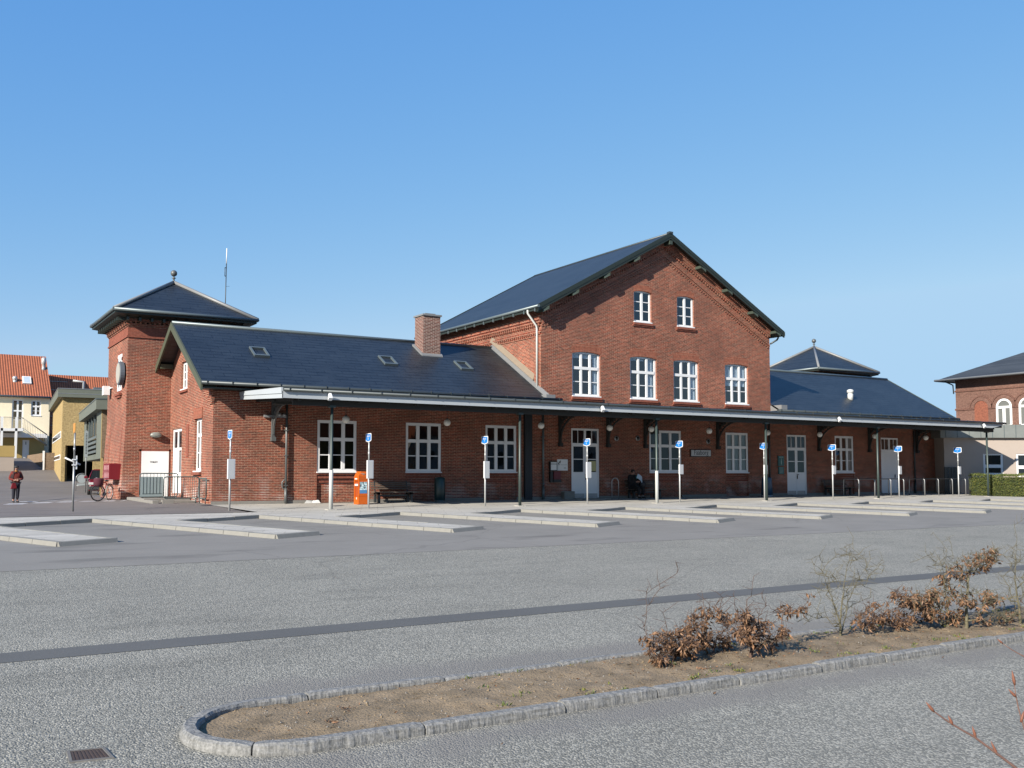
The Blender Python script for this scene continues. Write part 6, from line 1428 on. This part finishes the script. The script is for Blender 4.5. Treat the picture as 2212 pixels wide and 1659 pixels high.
# retaining walls by the ramp
RWt = thing('retaining_wall', 'low retaining wall, ochre above and pale concrete below, at the left edge', 'wall', (*plan(0, 78), 1.5), world=True)
C3 = Vector(plan(30, 78)); zw0 = z_at(1022, 78)-.8; zwm = z_at(987, 78); zw1 = z_at(963, 78)
mb = MB(); mb.box(C3.x-14, C3.x, C3.y, C3.y+9, zw0, zwm); mb.build('lower_course', M['pink_render'], RWt)
mb = MB(); mb.box(C3.x-14, C3.x+.03, C3.y-.03, C3.y+9, zwm, zw1); mb.build('upper_course', M['yellow_render'], RWt)
mb = MB(); random.seed(5); tgt = []
RW2 = thing('side_wall', 'short brown brick wall with a white edge right of the dark ramp', 'wall', (*plan(100, 80), 1.5), world=True)
C4 = Vector(plan(96, 80)); mb = MB(); mb.box(C4.x, C4.x+3, C4.y, C4.y+14, .8, z_at(978, 80)); mb.build('brickwork', brick('tan_brick', (.20, .14, .09), (.17, .115, .075), (.20, .155, .11), msize=.008, stain=.15), RW2)
mb = MB(); mb.box(C4.x-.12, C4.x, C4.y-.05, C4.y+.25, .8, z_at(974, 80)); mb.build('white_edge', M['white'], RW2)
# second house behind
Y2 = 107.5; x0_, x1_ = Xr+.2, onY(245, 850, Y2).x+6; zr2 = onY(170, 812, Y2+5).z; ze2 = zr2-6.4
BH = thing('red_roofed_house', 'long low house with a red tiled roof seen behind the yellow building', 'house', (x0_, Y2, 3), world=True)
mb = MB(); mb.prism([(x0_, Y2, ze2), (x0_, Y2+5, zr2), (x0_, Y2+10, ze2)], (x1_-x0_, 0, 0)); rb = mb.build('roof', M['tile'], BH)
mb = MB(); mb.box(x0_+.2, x1_-.2, Y2+.4, Y2+9.6, 2, ze2+.05); mb.build('wall', simple('brown_wall', (.12, .08, .06), .9), BH)
mb = MB()
for i in range(6): y = Y2+.6+i*.75; mb.box(x0_, onY(146, 830, y).x, y-.02, y+.02, ze2+(y-Y2)*1.28+.05, ze2+(y-Y2)*1.28+.10)
mb.build('snow_guard', M['galv'], rb)
q = onY(147, 815, Y2+2.2)
mb = MB(); q = onY(180, 836, Y2+1.5); mb.tube([(q.x, q.y, q.z-1), (q.x, q.y, q.z+.55), (q.x-1.0, q.y, q.z+.6)], .13, 8); mb.build('flue', M['galv_white'], rb)

# ---------------------------------------------------------------- RIGHT SIDE
M['right_trim'] = brick('right_trim_brick', (.125, .060, .045), (.11, .052, .04), (.14, .085, .065), stain=.15, msize=.006, bump=.2)
XB = 66.
RB = thing('brick_house', 'brick house with round-arched windows and a shallow hipped slate roof at the right edge', 'house', (XB, 40, 0), world=True)
def BY(px, py=880): return onX(px, py, XB).y
def BZ(py, px=2130): return onX(px, py, XB).z
y_far = BY(2065); ze_ = onX(2100, 814, XB-1).z
wins = [(BY(2186.5), BY(2152.6)), (BY(2236), BY(2201.8))]; blind = (BY(2134.6), BY(2105)); z_sp = BZ(881); z_b = BZ(922)
mb = MB(); mb.box(XB, XB+14, 20, y_far, 0, ze_-.05); mb.build('wall', M['brick_right'], RB)
mb = MB(); mb.box(XB-.06, XB, 20, y_far+.05, BZ(842.5), BZ(839)); 
cur = y_far+.05
for (a, b) in [blind]+wins: mb.box(XB-.06, XB, b+.0, cur, z_sp-.08, z_sp+.06); cur = a
mb.build('string_course', M['right_trim'], RB)
def arch_ring(par, yc, zc, r0, r1, x0, x1, m, name, n=14):
    mb = MB(); vs = []
    for i in range(n+1):
        a = math.pi*i/n
        for x in (x0, x1):
            for r_ in (r0, r1): vs.append((x, yc+r_*math.cos(a), zc+r_*math.sin(a)))
    fs = []
    for i in range(n): b_ = 4*i; fs += [(b_, b_+1, b_+5, b_+4), (b_+1, b_+3, b_+7, b_+5), (b_, b_+4, b_+6, b_+2), (b_+2, b_+6, b_+7, b_+3)]
    mb.add(vs, fs); return mb.build(name, m, par)
for (a, b) in [blind]+wins:
    yc = (a+b)/2; r_ = (b-a)/2
    arch_ring(RB, yc, z_sp, r_+.02, r_+.28, XB-.05, XB+.01, M['brick_right'], 'brick_arch'); arch_ring(RB, yc, z_sp, r_+.30, r_+.38, XB-.08, XB+.01, M['right_trim'], 'arch_label')
for (a, b) in wins:
    yc = (a+b)/2; r_ = (b-a)/2; w_ = arch_ring(RB, yc, z_sp, r_-.14, r_, XB-.07, XB+.01, M['white'], 'arched_window')
    mb = MB(); mb.box(XB-.07, XB+.01, a, a+.14, z_b, z_sp); mb.box(XB-.07, XB+.01, b-.14, b, z_b, z_sp); mb.box(XB-.07, XB+.01, a, b, z_b-.06, z_b+.08); mb.box(XB-.08, XB+.01, a+.1, b-.1, z_sp-.12, z_sp+.05); mb.box(XB-.07, XB+.01, yc-.10, yc+.10, z_b, z_sp); mb.build('frame', M['white'], w_)
    mb = MB(); n = 12; vs = [(XB-.015, yc, z_b)]+[(XB-.015, a+.1, z_b)]+[(XB-.015, yc-(r_-.1)*math.cos(math.pi*i/n), z_sp+(r_-.1)*math.sin(math.pi*i/n)) for i in range(n+1)]+[(XB-.015, b-.1, z_b)]
    mb.add(vs, [tuple(range(len(vs)))]); mb.build('pane', simple('pane_grey', (.20, .21, .20), .15), w_)
yc = (blind[0]+blind[1])/2; r_ = (blind[1]-blind[0])/2; mb = MB(); n = 12
vs = [(XB-.012, blind[0], z_b-2)]+[(XB-.012, yc-r_*math.cos(math.pi*i/n), z_sp+r_*math.sin(math.pi*i/n)) for i in range(n+1)]+[(XB-.012, blind[1], z_b-2)]
mb.add(vs, [tuple(range(len(vs)))]); mb.build('blind_arch', brick('fresh_brick', (.21, .07, .042), (.18, .06, .038), (.19, .095, .06), msize=.006, stain=.1), RB)
mb = MB(); ex = XB-1.0; fy = y_far+1.0; zz = ze_-.05; mb.add([(ex, 19, zz), (ex+18, 19, zz), (ex+18, fy, zz), (ex, fy, zz), (ex+9, fy-9, zz+4.1), (ex+9, 26, zz+4.1)], [(0, 3, 4, 5), (3, 2, 4), (2, 1, 5, 4), (1, 0, 5), (3, 0, 1, 2)]); rr = mb.build('roof', M['slate_old'], RB)
mb = MB(); mb.tube([(ex, 19, zz), (ex, fy, zz), (ex+18, fy, zz)], .08, 8); mb.build('gutter', M['lead'], rr)
mb = MB(); mb.tube([(XB-.6, y_far+.5, zz-.05), (XB-.15, y_far+.1, zz-.35), (XB-.08, y_far+.1, zz-1.)], .05, 6)
mb.build('downpipe', M['zinc_dark'], RB)
q = Vector((ex+4.2, 33.5, zz+.455*4.2)); mb = MB(); mb.sphere((0, 0, 0), 1, 14, 1, 9); mb.v = [(q.x+x*.9, q.y+y*.9, q.z+z*.35+.15) for x, y, z in mb.v]; mb.build('dome_light', M['zinc'], rr)
# annex
AN = thing('annex', 'low pale rendered annex with a grey metal roof band behind the hedge', 'building', (*plan(2120, 60), 0), world=True)
Ca = Vector(plan(2040, 60)); va = (Vector(plan(2300, 60))-Ca); la = va.length; va.normalize(); na = Vector((-va.y, va.x))
if na.dot(F2) < 0: na = -na
zb0, zb1_ = z_at(946, 60), z_at(918, 60)
def APX(px): return run_to_px(Ca, va, px)
mb = MB(); ws_ = [(APX(2123), APX(2166.5), z_at(1026.5, 60), z_at(980.5, 60)), (APX(2194), APX(2250), z_at(1030, 60), z_at(980.5, 60))]
cur = 0
for (a, b, za, zb_) in ws_:
    obox(mb, Ca+va*cur, va, a-cur, na, .3, 0, zb0); obox(mb, Ca+va*a, va, b-a, na, .3, 0, za); obox(mb, Ca+va*a, va, b-a, na, .3, zb_, zb0); cur = b
obox(mb, Ca+va*cur, va, la-cur, na, .3, 0, zb0); obox(mb, Ca+na*.3, va, .3, na, 6, 0, zb0); obox(mb, Ca+na*6, va, la, na, .3, 0, zb0); mb.build('wall', M['pink_render'], AN)
for k_, (a, b, za, zb_) in enumerate(ws_):
    mb = MB(); f_ = .14; zm = (za*.58+zb_*.42)
    obox(mb, Ca+va*a+na*.04, va, f_, na, .08, za, zb_); obox(mb, Ca+va*(b-f_)+na*.04, va, f_, na, .08, za, zb_); obox(mb, Ca+va*(a+f_)+na*.04, va, b-a-2*f_, na, .08, za, za+f_); obox(mb, Ca+va*(a+f_)+na*.04, va, b-a-2*f_, na, .08, zb_-f_*.6, zb_); obox(mb, Ca+va*(a+f_)+na*.035, va, b-a-2*f_, na, .08, zm-.1, zm+.1)
    w_ = mb.build('window', M['white'], AN); mb = MB(); obox(mb, Ca+va*a+na*.10, va, b-a, na, .02, za, zb_); mb.build('pane', M['carglass'], w_)
mb = MB(); obox(mb, Ca-na*.25-va*.3, va, la, na, 7, zb0, zb1_); bnd = mb.build('roof_band', simple('aged_metal', (.30, .32, .30), .5, .2, .35, 1.2), AN)
mb = MB(); i = 0
for i in range(11): obox(mb, Ca-na*.27+va*(i*.72), va, .03, na, .02, zb0, zb1_)
mb.build('seam', M['zinc'], bnd)
mb = MB(); mb_n = 8
FE = thing('board_fence', 'dark fence of wide vertical boards between the station and the annex', 'fence', (56.4, 38.6, 0), world=True)
mb = MB(); fa0 = Vector(plan(2040, 59.6)); fd = (Vector(plan(2073, 59.6))-fa0); fl_ = fd.length; fd.normalize(); fn = Vector((-fd.y, fd.x))
for i in range(9): obox(mb, fa0+fd*(i*fl_/9), fd, fl_/9-.03, fn, .03 if i % 2 else .05, .1, 1.9)
mb.build('boards', simple('fence_boards', (.05, .065, .07), .7, 0, .2, 3), FE)
# hedge
HG = thing('hedge', 'clipped green and yellow-leaved hedge in front of the annex', 'hedge', (*plan(2160, 57.5), .2), world=True)
Ch = Vector(plan(2092, 58)); vh = (Vector(plan(2290, 55.6))-Ch); lh = vh.length; vh.normalize(); nh = Vector((-vh.y, vh.x))
if nh.dot(F2) < 0: nh = -nh
mb = MB(); obox(mb, Ch+nh*.1+vh*.1, vh, lh, nh, 1.1, .0, 1.28); mb.build('core', M['hedge_dark'], HG)
mb = MB(); random.seed(11)
for _ in range(15000):
    u = random.uniform(0, lh); z = random.uniform(.12, 1.45); d = random.gauss(0, .05)+.05*noise.noise(Vector((u*1.5, z*1.5, 0)))*2
    if random.random() < .28: z = 1.42+.10*noise.noise(Vector((u*1.2, 0, 0)))+random.gauss(0, .03); d = random.uniform(0, 1.2)
    p = Ch+vh*u+nh*d; leaf(mb, (p.x, p.y, z), random.uniform(.05, .09), curl=.2)
mb.build('foliage', M['leaf_green'], HG)

# houses added behind the viewpoint to block low sky and show in the panes
def back_house(x0, x1, y0, h, hr, wm, label):
    t = thing('town_house', label, 'house', ((x0+x1)/2, y0, -1.2), world=True); z0 = -2.2
    mb = MB(); nw_ = int((x1-x0)/3.2); hs = []
    for k in range(2):
        for i in range(nw_): u = x0+1.2+i*(x1-x0-2.4)/max(1, nw_-1)-.55; hs.append((u, u+1.1, z0+1.9+3.1*k, z0+3.5+3.1*k))
    wall(mb, 'Y', y0, x0, x1, z0, h, hs, .12, sgn=-1); mb.box(x0, x1, y0-9, y0-.3, z0, h-.02); mb.build('wall', wm, t)
    for (a, b, c, d) in hs: mb = MB(); mb.box(a, b, y0-.16, y0-.12, c, d); p = mb.build('window', M['carglass'], t)
    mb = MB(); mb.prism([(x0-.2, y0+.4, h), (x0-.2, y0-4.7, hr), (x0-.2, y0-9.6, h)], (x1-x0+.4, 0, 0)); mb.build('roof', M['tile'], t)
random.seed(3)
back_house(-42, -24, -38, 6.0, 10.5, M['pink_render'], 'pale two-storey house added behind the viewpoint, seen only in the window panes')
back_house(-20, 0, -34, 5.6, 10.0, M['white'], 'white two-storey house added behind the viewpoint, seen only in the window panes')
back_house(4, 26, -36, 6.4, 11.0, M['brick_right'], 'brick house added behind the viewpoint, seen only in the window panes')
back_house(30, 52, -33, 5.8, 10.4, M['yellow_render'], 'ochre house added behind the viewpoint, seen only in the window panes')
back_house(56, 84, -36, 6.2, 10.8, M['white'], 'long white house added behind the viewpoint, seen only in the window panes')
# ---------------------------------------------------------------- SHRUBS ON THE ISLAND
def grow(base, targets, r0, name, label, m_bark, leaf_frac=0., leaves_per=0, group='shrubs on the planting island', jit=.035, leafsize=(.035, .085), up_=.06, seed=1, trunks=1, leaf_pred=None, thin=.0030, twigs=.9, trunk=()):
    random.seed(seed)
    base = Vector(base); t = thing(name, label, 'shrub', base, group=group)
    nodes = [Vector((0, 0, -.03))]; par = [-1]
    for tr_ in trunk:
        prev = 0; last = nodes[0]
        for w_ in tr_:
            w_ = Vector(w_)-base; k = max(1, int((w_-last).length/.06))
            for j in range(1, k+1): nodes.append(last.lerp(w_, j/k)+Vector((random.gauss(0, .004), random.gauss(0, .004), 0))); par.append(prev); prev = len(nodes)-1
            last = w_
    tg = sorted([Vector(p)-base for p in targets], key=lambda v: v.length)
    for tv in tg:
        best = None; bd_ = 1e9
        for i, nd in enumerate(nodes):
            d = (nd-tv).length+.45*max(0, nd.z-tv.z+.02)+.10*nd.length
            if d < bd_: bd_ = d; best = i
        a = nodes[best]; dist = (tv-a).length; k = max(2, int(dist/.07)); prev = best
        side = Vector((random.gauss(0, 1), random.gauss(0, 1), random.gauss(0, .5)+.3))*jit*dist
        for j in range(1, k+1):
            s = j/k; p = a.lerp(tv, s)+side*math.sin(math.pi*s)+Vector((random.gauss(0, 1), random.gauss(0, 1), random.gauss(0, 1)))*.005
            p.z -= up_*dist*math.sin(math.pi*s)*.3
            nodes.append(p); par.append(prev); prev = len(nodes)-1
    cnt = [0]*len(nodes)
    ch_ = [0]*len(nodes)
    for i in range(1, len(nodes)): ch_[par[i]] += 1
    for i in range(len(nodes)-1, 0, -1):
        if ch_[i] == 0: cnt[i] = 1
        cnt[par[i]] += cnt[i]
    mx = max(cnt); rad = [max(thin, r0*(c/mx)**.62) for c in cnt]
    mb = MB()
    for i in range(1, len(nodes)):
        q = par[i]; n_ = 3 if rad[i] < .006 else 6; rad[i] = rad[i]
        mb.tube([nodes[q], nodes[i]], [min(rad[q], rad[i]*1.3), rad[i]], n_, caps=False, smooth=True)
    # short side twigs
    for i in range(1, len(nodes)):
        if rad[i] < .008 and random.random() < twigs:
          for _q in range(1 if twigs < 1 else 2):
            d = Vector((random.gauss(0, 1), random.gauss(0, 1), random.gauss(.5, .6))).normalized()*random.uniform(.05, .16); mb.tube([nodes[i], nodes[i]+d*.5+Vector((random.gauss(0, .006), 0, 0)), nodes[i]+d], [thin*.9, thin*.8, thin*.5], 3, caps=False)
    mb.build('branches', m_bark, t)
    if leaves_per:
        mb = MB()
        for i in range(1, len(nodes)):
            if rad[i] < .010 and noise.noise((nodes[i]+base)*7.) > -.02 and (leaf_pred is None or leaf_pred(nodes[i]+base)):
                for _ in range(leaves_per):
                    c = nodes[i]+Vector((random.gauss(0, .022), random.gauss(0, .022), random.gauss(0, .018)))
                    d = Vector((random.gauss(0, .7), random.gauss(0, .7), random.gauss(-.75, .45))); leaf(mb, c, random.uniform(*leafsize), d, .5)
        lf_ = mb.build('leaves', M['leaf_brown'], t)
    return t
def isl_pt(px, py, Y): return onY(px, py, Y)
def blob(px, py, rx, ry, Y, n, dy=.16):
    out = []
    for _ in range(n):
        a = random.uniform(0, 6.28); r_ = math.sqrt(random.random()); out.append(isl_pt(px+rx*r_*math.cos(a), py+ry*r_*math.sin(a), Y+random.uniform(-dy, dy)))
    return out
def bs(px, py): 
    p = onG(px, py, lambda Y: zr(Y)+.08); p.z = soil_z(p.x, p.y); return p
random.seed(21)
b = bs(1425, 1436); Y = b.y
grow(b, blob(1440, 1395, 44, 34, Y, 70)+blob(1425, 1405, 30, 25, Y, 30)+blob(1478, 1398, 34, 22, Y, 45)+[isl_pt(1463, 1213, Y), isl_pt(1420, 1250, Y), isl_pt(1405, 1305, Y), isl_pt(1463, 1240, Y+.05), isl_pt(1385, 1330, Y)]+blob(1425, 1300, 45, 50, Y, 10)+blob(1395, 1370, 18, 35, Y, 9), .015, 'beech_shrub', 'leftmost low brown-leaved shrub with long bare upright twigs on the island', M['bark_brown'], leaves_per=4, leaf_pred=lambda p: p.z < isl_pt(1440, 1352, Y).z, seed=31)
b = bs(1535, 1415); Y = b.y
grow(b, blob(1535, 1362, 70, 42, Y, 130)+blob(1500, 1345, 25, 30, Y, 20)+[isl_pt(1548, 1280, Y), isl_pt(1530, 1300, Y), isl_pt(1560, 1290, Y)]+blob(1550, 1295, 50, 22, Y, 12), .014, 'beech_shrub', 'brown-leaved shrub second from the left with drooping leaves over dark shade', M['bark_brown'], leaves_per=4, leaf_pred=lambda p: p.z < isl_pt(1540, 1310, Y).z, seed=32)
b = bs(1620, 1420); Y = b.y
grow(b, blob(1622, 1350, 42, 28, Y, 60)+blob(1650, 1372, 52, 30, Y, 75)+blob(1605, 1330, 20, 16, Y, 15)+blob(1700, 1315, 45, 9, Y+.2, 22)+[isl_pt(1750, 1283, Y+.2), isl_pt(1745, 1300, Y+.2), isl_pt(1629, 1243, Y), isl_pt(1625, 1275, Y), isl_pt(1700, 1378, Y)]+blob(1700, 1365, 12, 8, Y, 5)+blob(1620, 1300, 45, 22, Y, 10), .022, 'beech_shrub', 'stout brown-leaved shrub with one long arm reaching right, left of the bare bush', M['bark_brown'], leaves_per=4, leaf_pred=lambda p: p.z < isl_pt(1620, 1312, Y).z or p.x > b.x+.35, seed=33)
b = bs(1816, 1374); Y = b.y
grow(b, blob(1830, 1225, 85, 45, Y, 75, .3)+blob(1820, 1280, 70, 40, Y, 45, .3)+blob(1800, 1330, 60, 22, Y, 25, .2)+[isl_pt(1750, 1235, Y), isl_pt(1843, 1160, Y), isl_pt(1905, 1210, Y), isl_pt(1770, 1200, Y)]+blob(1770, 1345, 45, 18, Y, 14), .022, 'bare_shrub', 'leafless bush with lichened greenish twin stems in the middle of the island', M['bark'], seed=34, up_=.0, twigs=.8, jit=.03, trunk=([isl_pt(1812, 1340, Y), isl_pt(1800, 1300, Y), isl_pt(1785, 1262, Y), isl_pt(1775, 1230, Y)], [isl_pt(1823, 1345, Y+.05), isl_pt(1832, 1300, Y+.08), isl_pt(1848, 1262, Y+.1), isl_pt(1872, 1225, Y+.1)], [isl_pt(1815, 1330, Y-.04), isl_pt(1822, 1280, Y-.1), isl_pt(1828, 1235, Y-.1), isl_pt(1836, 1200, Y-.1)]))
b = bs(1935, 1362); Y = b.y
grow(b, blob(1930, 1325, 90, 28, Y, 120, .25)+blob(1970, 1290, 50, 25, Y, 70, .2)+blob(1880, 1340, 40, 12, Y, 25), .018, 'beech_shrub', 'wide low brown-leaved shrub right of the bare bush', M['bark_brown'], leaves_per=4, seed=35)
b = bs(2049, 1354); Y = b.y
grow(b, blob(2035, 1270, 40, 30, Y, 45)+blob(2010, 1300, 50, 25, Y, 55)+blob(2040, 1330, 50, 20, Y, 40)+blob(2030, 1210, 35, 30, Y, 28, .2)+[isl_pt(2016, 1150, Y), isl_pt(2050, 1160, Y), isl_pt(2000, 1190, Y), isl_pt(1965, 1215, Y)], .022, 'beech_shrub', 'tall shrub with a bare twiggy top above brown leaves, left of the leafiest one', M['bark'], leaves_per=4, leaf_pred=lambda p: p.z < isl_pt(2035, 1235, Y).z, seed=36, trunk=([isl_pt(2046, 1300, Y), isl_pt(2040, 1250, Y), isl_pt(2030, 1200, Y)],))
b = bs(2088, 1357); Y = b.y
grow(b, blob(2105, 1215, 42, 20, Y, 75)+blob(2145, 1200, 18, 16, Y, 26)+blob(2110, 1290, 50, 22, Y, 85)+blob(2070, 1235, 25, 18, Y, 25)+blob(2150, 1335, 45, 18, Y, 25), .024, 'beech_shrub', 'tallest brown-leaved shrub near the right edge, its leaves densest at the top', M['bark'], leaves_per=4, seed=37, trunk=([isl_pt(2087, 1310, Y), isl_pt(2090, 1260, Y), isl_pt(2096, 1225, Y)],))
b = bs(2205, 1348); Y = b.y
grow(b, blob(2200, 1240, 45, 70, Y, 70, .3)+blob(2160, 1310, 40, 28, Y, 30, .2)+blob(2185, 1330, 40, 15, Y, 25)+[isl_pt(2190, 1135, Y), isl_pt(2212, 1120, Y), isl_pt(2150, 1190, Y)], .024, 'bare_shrub', 'mostly leafless bush cut by the right edge of the picture', M['bark'], leaves_per=1, leaf_pred=lambda p: p.z < isl_pt(2190, 1290, Y).z, seed=38, trunk=([isl_pt(2200, 1300, Y), isl_pt(2192, 1250, Y), isl_pt(2195, 1190, Y)],))
# near twigs at the bottom right
tw = thing('foreground_shrub', 'reddish twigs with pointed buds reaching in at the bottom right corner', 'shrub', atD(2330, 1800, 1.5), world=True)
mb = MB(); bd = MB()
paths = [[(2330, 1800, 1.5), (2195, 1659, 1.5), (2150, 1625, 1.5), (2105, 1592, 1.5), (2080, 1578, 1.5), (2050, 1560, 1.5), (2022, 1540, 1.5), (2006, 1528, 1.5)],
         [(2330, 1800, 1.5), (2260, 1680, 1.6), (2212, 1572, 1.6), (2200, 1530, 1.6), (2194, 1500, 1.6), (2191, 1478, 1.6)],
         [(2290, 1470, 1.9), (2212, 1418, 1.9), (2186, 1404, 1.9), (2166, 1390, 1.9)]]
for pth, rr_ in zip(paths, (.0024, .0019, .0016)):
    mb = MB(); p3 = [atD(*p) for p in pth]; n_ = len(p3); mb.tube(p3, [rr_*(1-.65*i/(n_-1)) for i in range(n_)], 7); mb.build('twig', M['twig'], tw)
def bud(p0, p1, w_): 
    bd = MB(); a, b_ = atD(*p0), atD(*p1); bd.tube([a, a.lerp(b_, .3), a.lerp(b_, .65), b_], [w_*.4, w_*.75, w_*.55, w_*.06], 7); bd.build('bud', M['bud'], tw)
bud((2018, 1538, 1.5), (2000, 1516, 1.5), .0035); bud((2058, 1566, 1.5), (2048, 1545, 1.5), .0032); bud((2108, 1594, 1.5), (2100, 1568, 1.5), .0032); bud((2192, 1480, 1.6), (2186, 1448, 1.6), .0036); bud((2195, 1506, 1.6), (2178, 1488, 1.6), .0032); bud((2205, 1560, 1.6), (2212, 1535, 1.6), .0035); bud((2166, 1390, 1.9), (2154, 1380, 1.9), .0028); bud((2155, 1632, 1.5), (2140, 1600, 1.5), .003)

#ENDPART3
# ---------------------------------------------------------------- CAMERA, LIGHT
cam = bpy.data.cameras.new('camera'); co = bpy.data.objects.new('camera', cam); col.objects.link(co); sc.camera = co
co.location = (0, 0, H)
mw = Matrix((( rt.x, up.x, -fw.x), (rt.y, up.y, -fw.y), (rt.z, up.z, -fw.z))); co.rotation_euler = mw.to_euler()
cam.sensor_fit = 'HORIZONTAL'; cam.sensor_width = 36; cam.lens = 36*FP/2212.; cam.shift_y = SH/2212.; cam.clip_end = 5000; cam.clip_start = .05
SUN_EL = R(26.5); sd_ = Vector((-2.36, -1.0)).normalized()
sun_dir = Vector((sd_.x*math.cos(SUN_EL), sd_.y*math.cos(SUN_EL), math.sin(SUN_EL)))
sl = bpy.data.lights.new('sun', 'SUN'); sl.energy = 5; sl.angle = R(.5); sl.color = (1, .93, .82)
so_ = bpy.data.objects.new('sun', sl); col.objects.link(so_); so_.rotation_euler = sun_dir.to_track_quat('Z', 'Y').to_euler()
w = bpy.data.worlds.new('World'); sc.world = w; w.use_nodes = True; nt = w.node_tree
sk = nt.nodes.new('ShaderNodeTexSky'); sk.sky_type = 'NISHITA'; sk.sun_disc = False; sk.sun_elevation = SUN_EL
sk.sun_rotation = math.atan2(sun_dir.x, sun_dir.y); sk.altitude = 10; sk.air_density = 1.0; sk.dust_density = 0.05; sk.ozone_density = 3.0
bg = nt.nodes['Background']; bg.inputs['Strength'].default_value = .10
sp = nt.nodes.new('ShaderNodeSeparateColor'); cb = nt.nodes.new('ShaderNodeCombineColor'); nt.links.new(sk.outputs[0], sp.inputs[0])
for i, (p_, k_) in enumerate(((1.0, .63), (.58, 1.225), (.20, 2.95))):     # camera-like colour response of the clear blue sky
    a = nt.nodes.new('ShaderNodeMath'); a.operation = 'POWER'; a.inputs[1].default_value = p_; b = nt.nodes.new('ShaderNodeMath'); b.operation = 'MULTIPLY'; b.inputs[1].default_value = k_
    mn_ = nt.nodes.new('ShaderNodeMath'); mn_.operation = 'MINIMUM'; mn_.inputs[1].default_value = (3.4, 5.5, 8.)[i]
    nt.links.new(sp.outputs[i], mn_.inputs[0]); nt.links.new(mn_.outputs[0], a.inputs[0]); nt.links.new(a.outputs[0], b.inputs[0]); nt.links.new(b.outputs[0], cb.inputs[i])
nt.links.new(cb.outputs[0], bg.inputs[0])
sc.view_settings.view_transform = 'Standard'; sc.view_settings.look = 'None'; sc.view_settings.exposure = 1.0; sc.view_settings.gamma = 1
sc.cycles.use_denoising = True
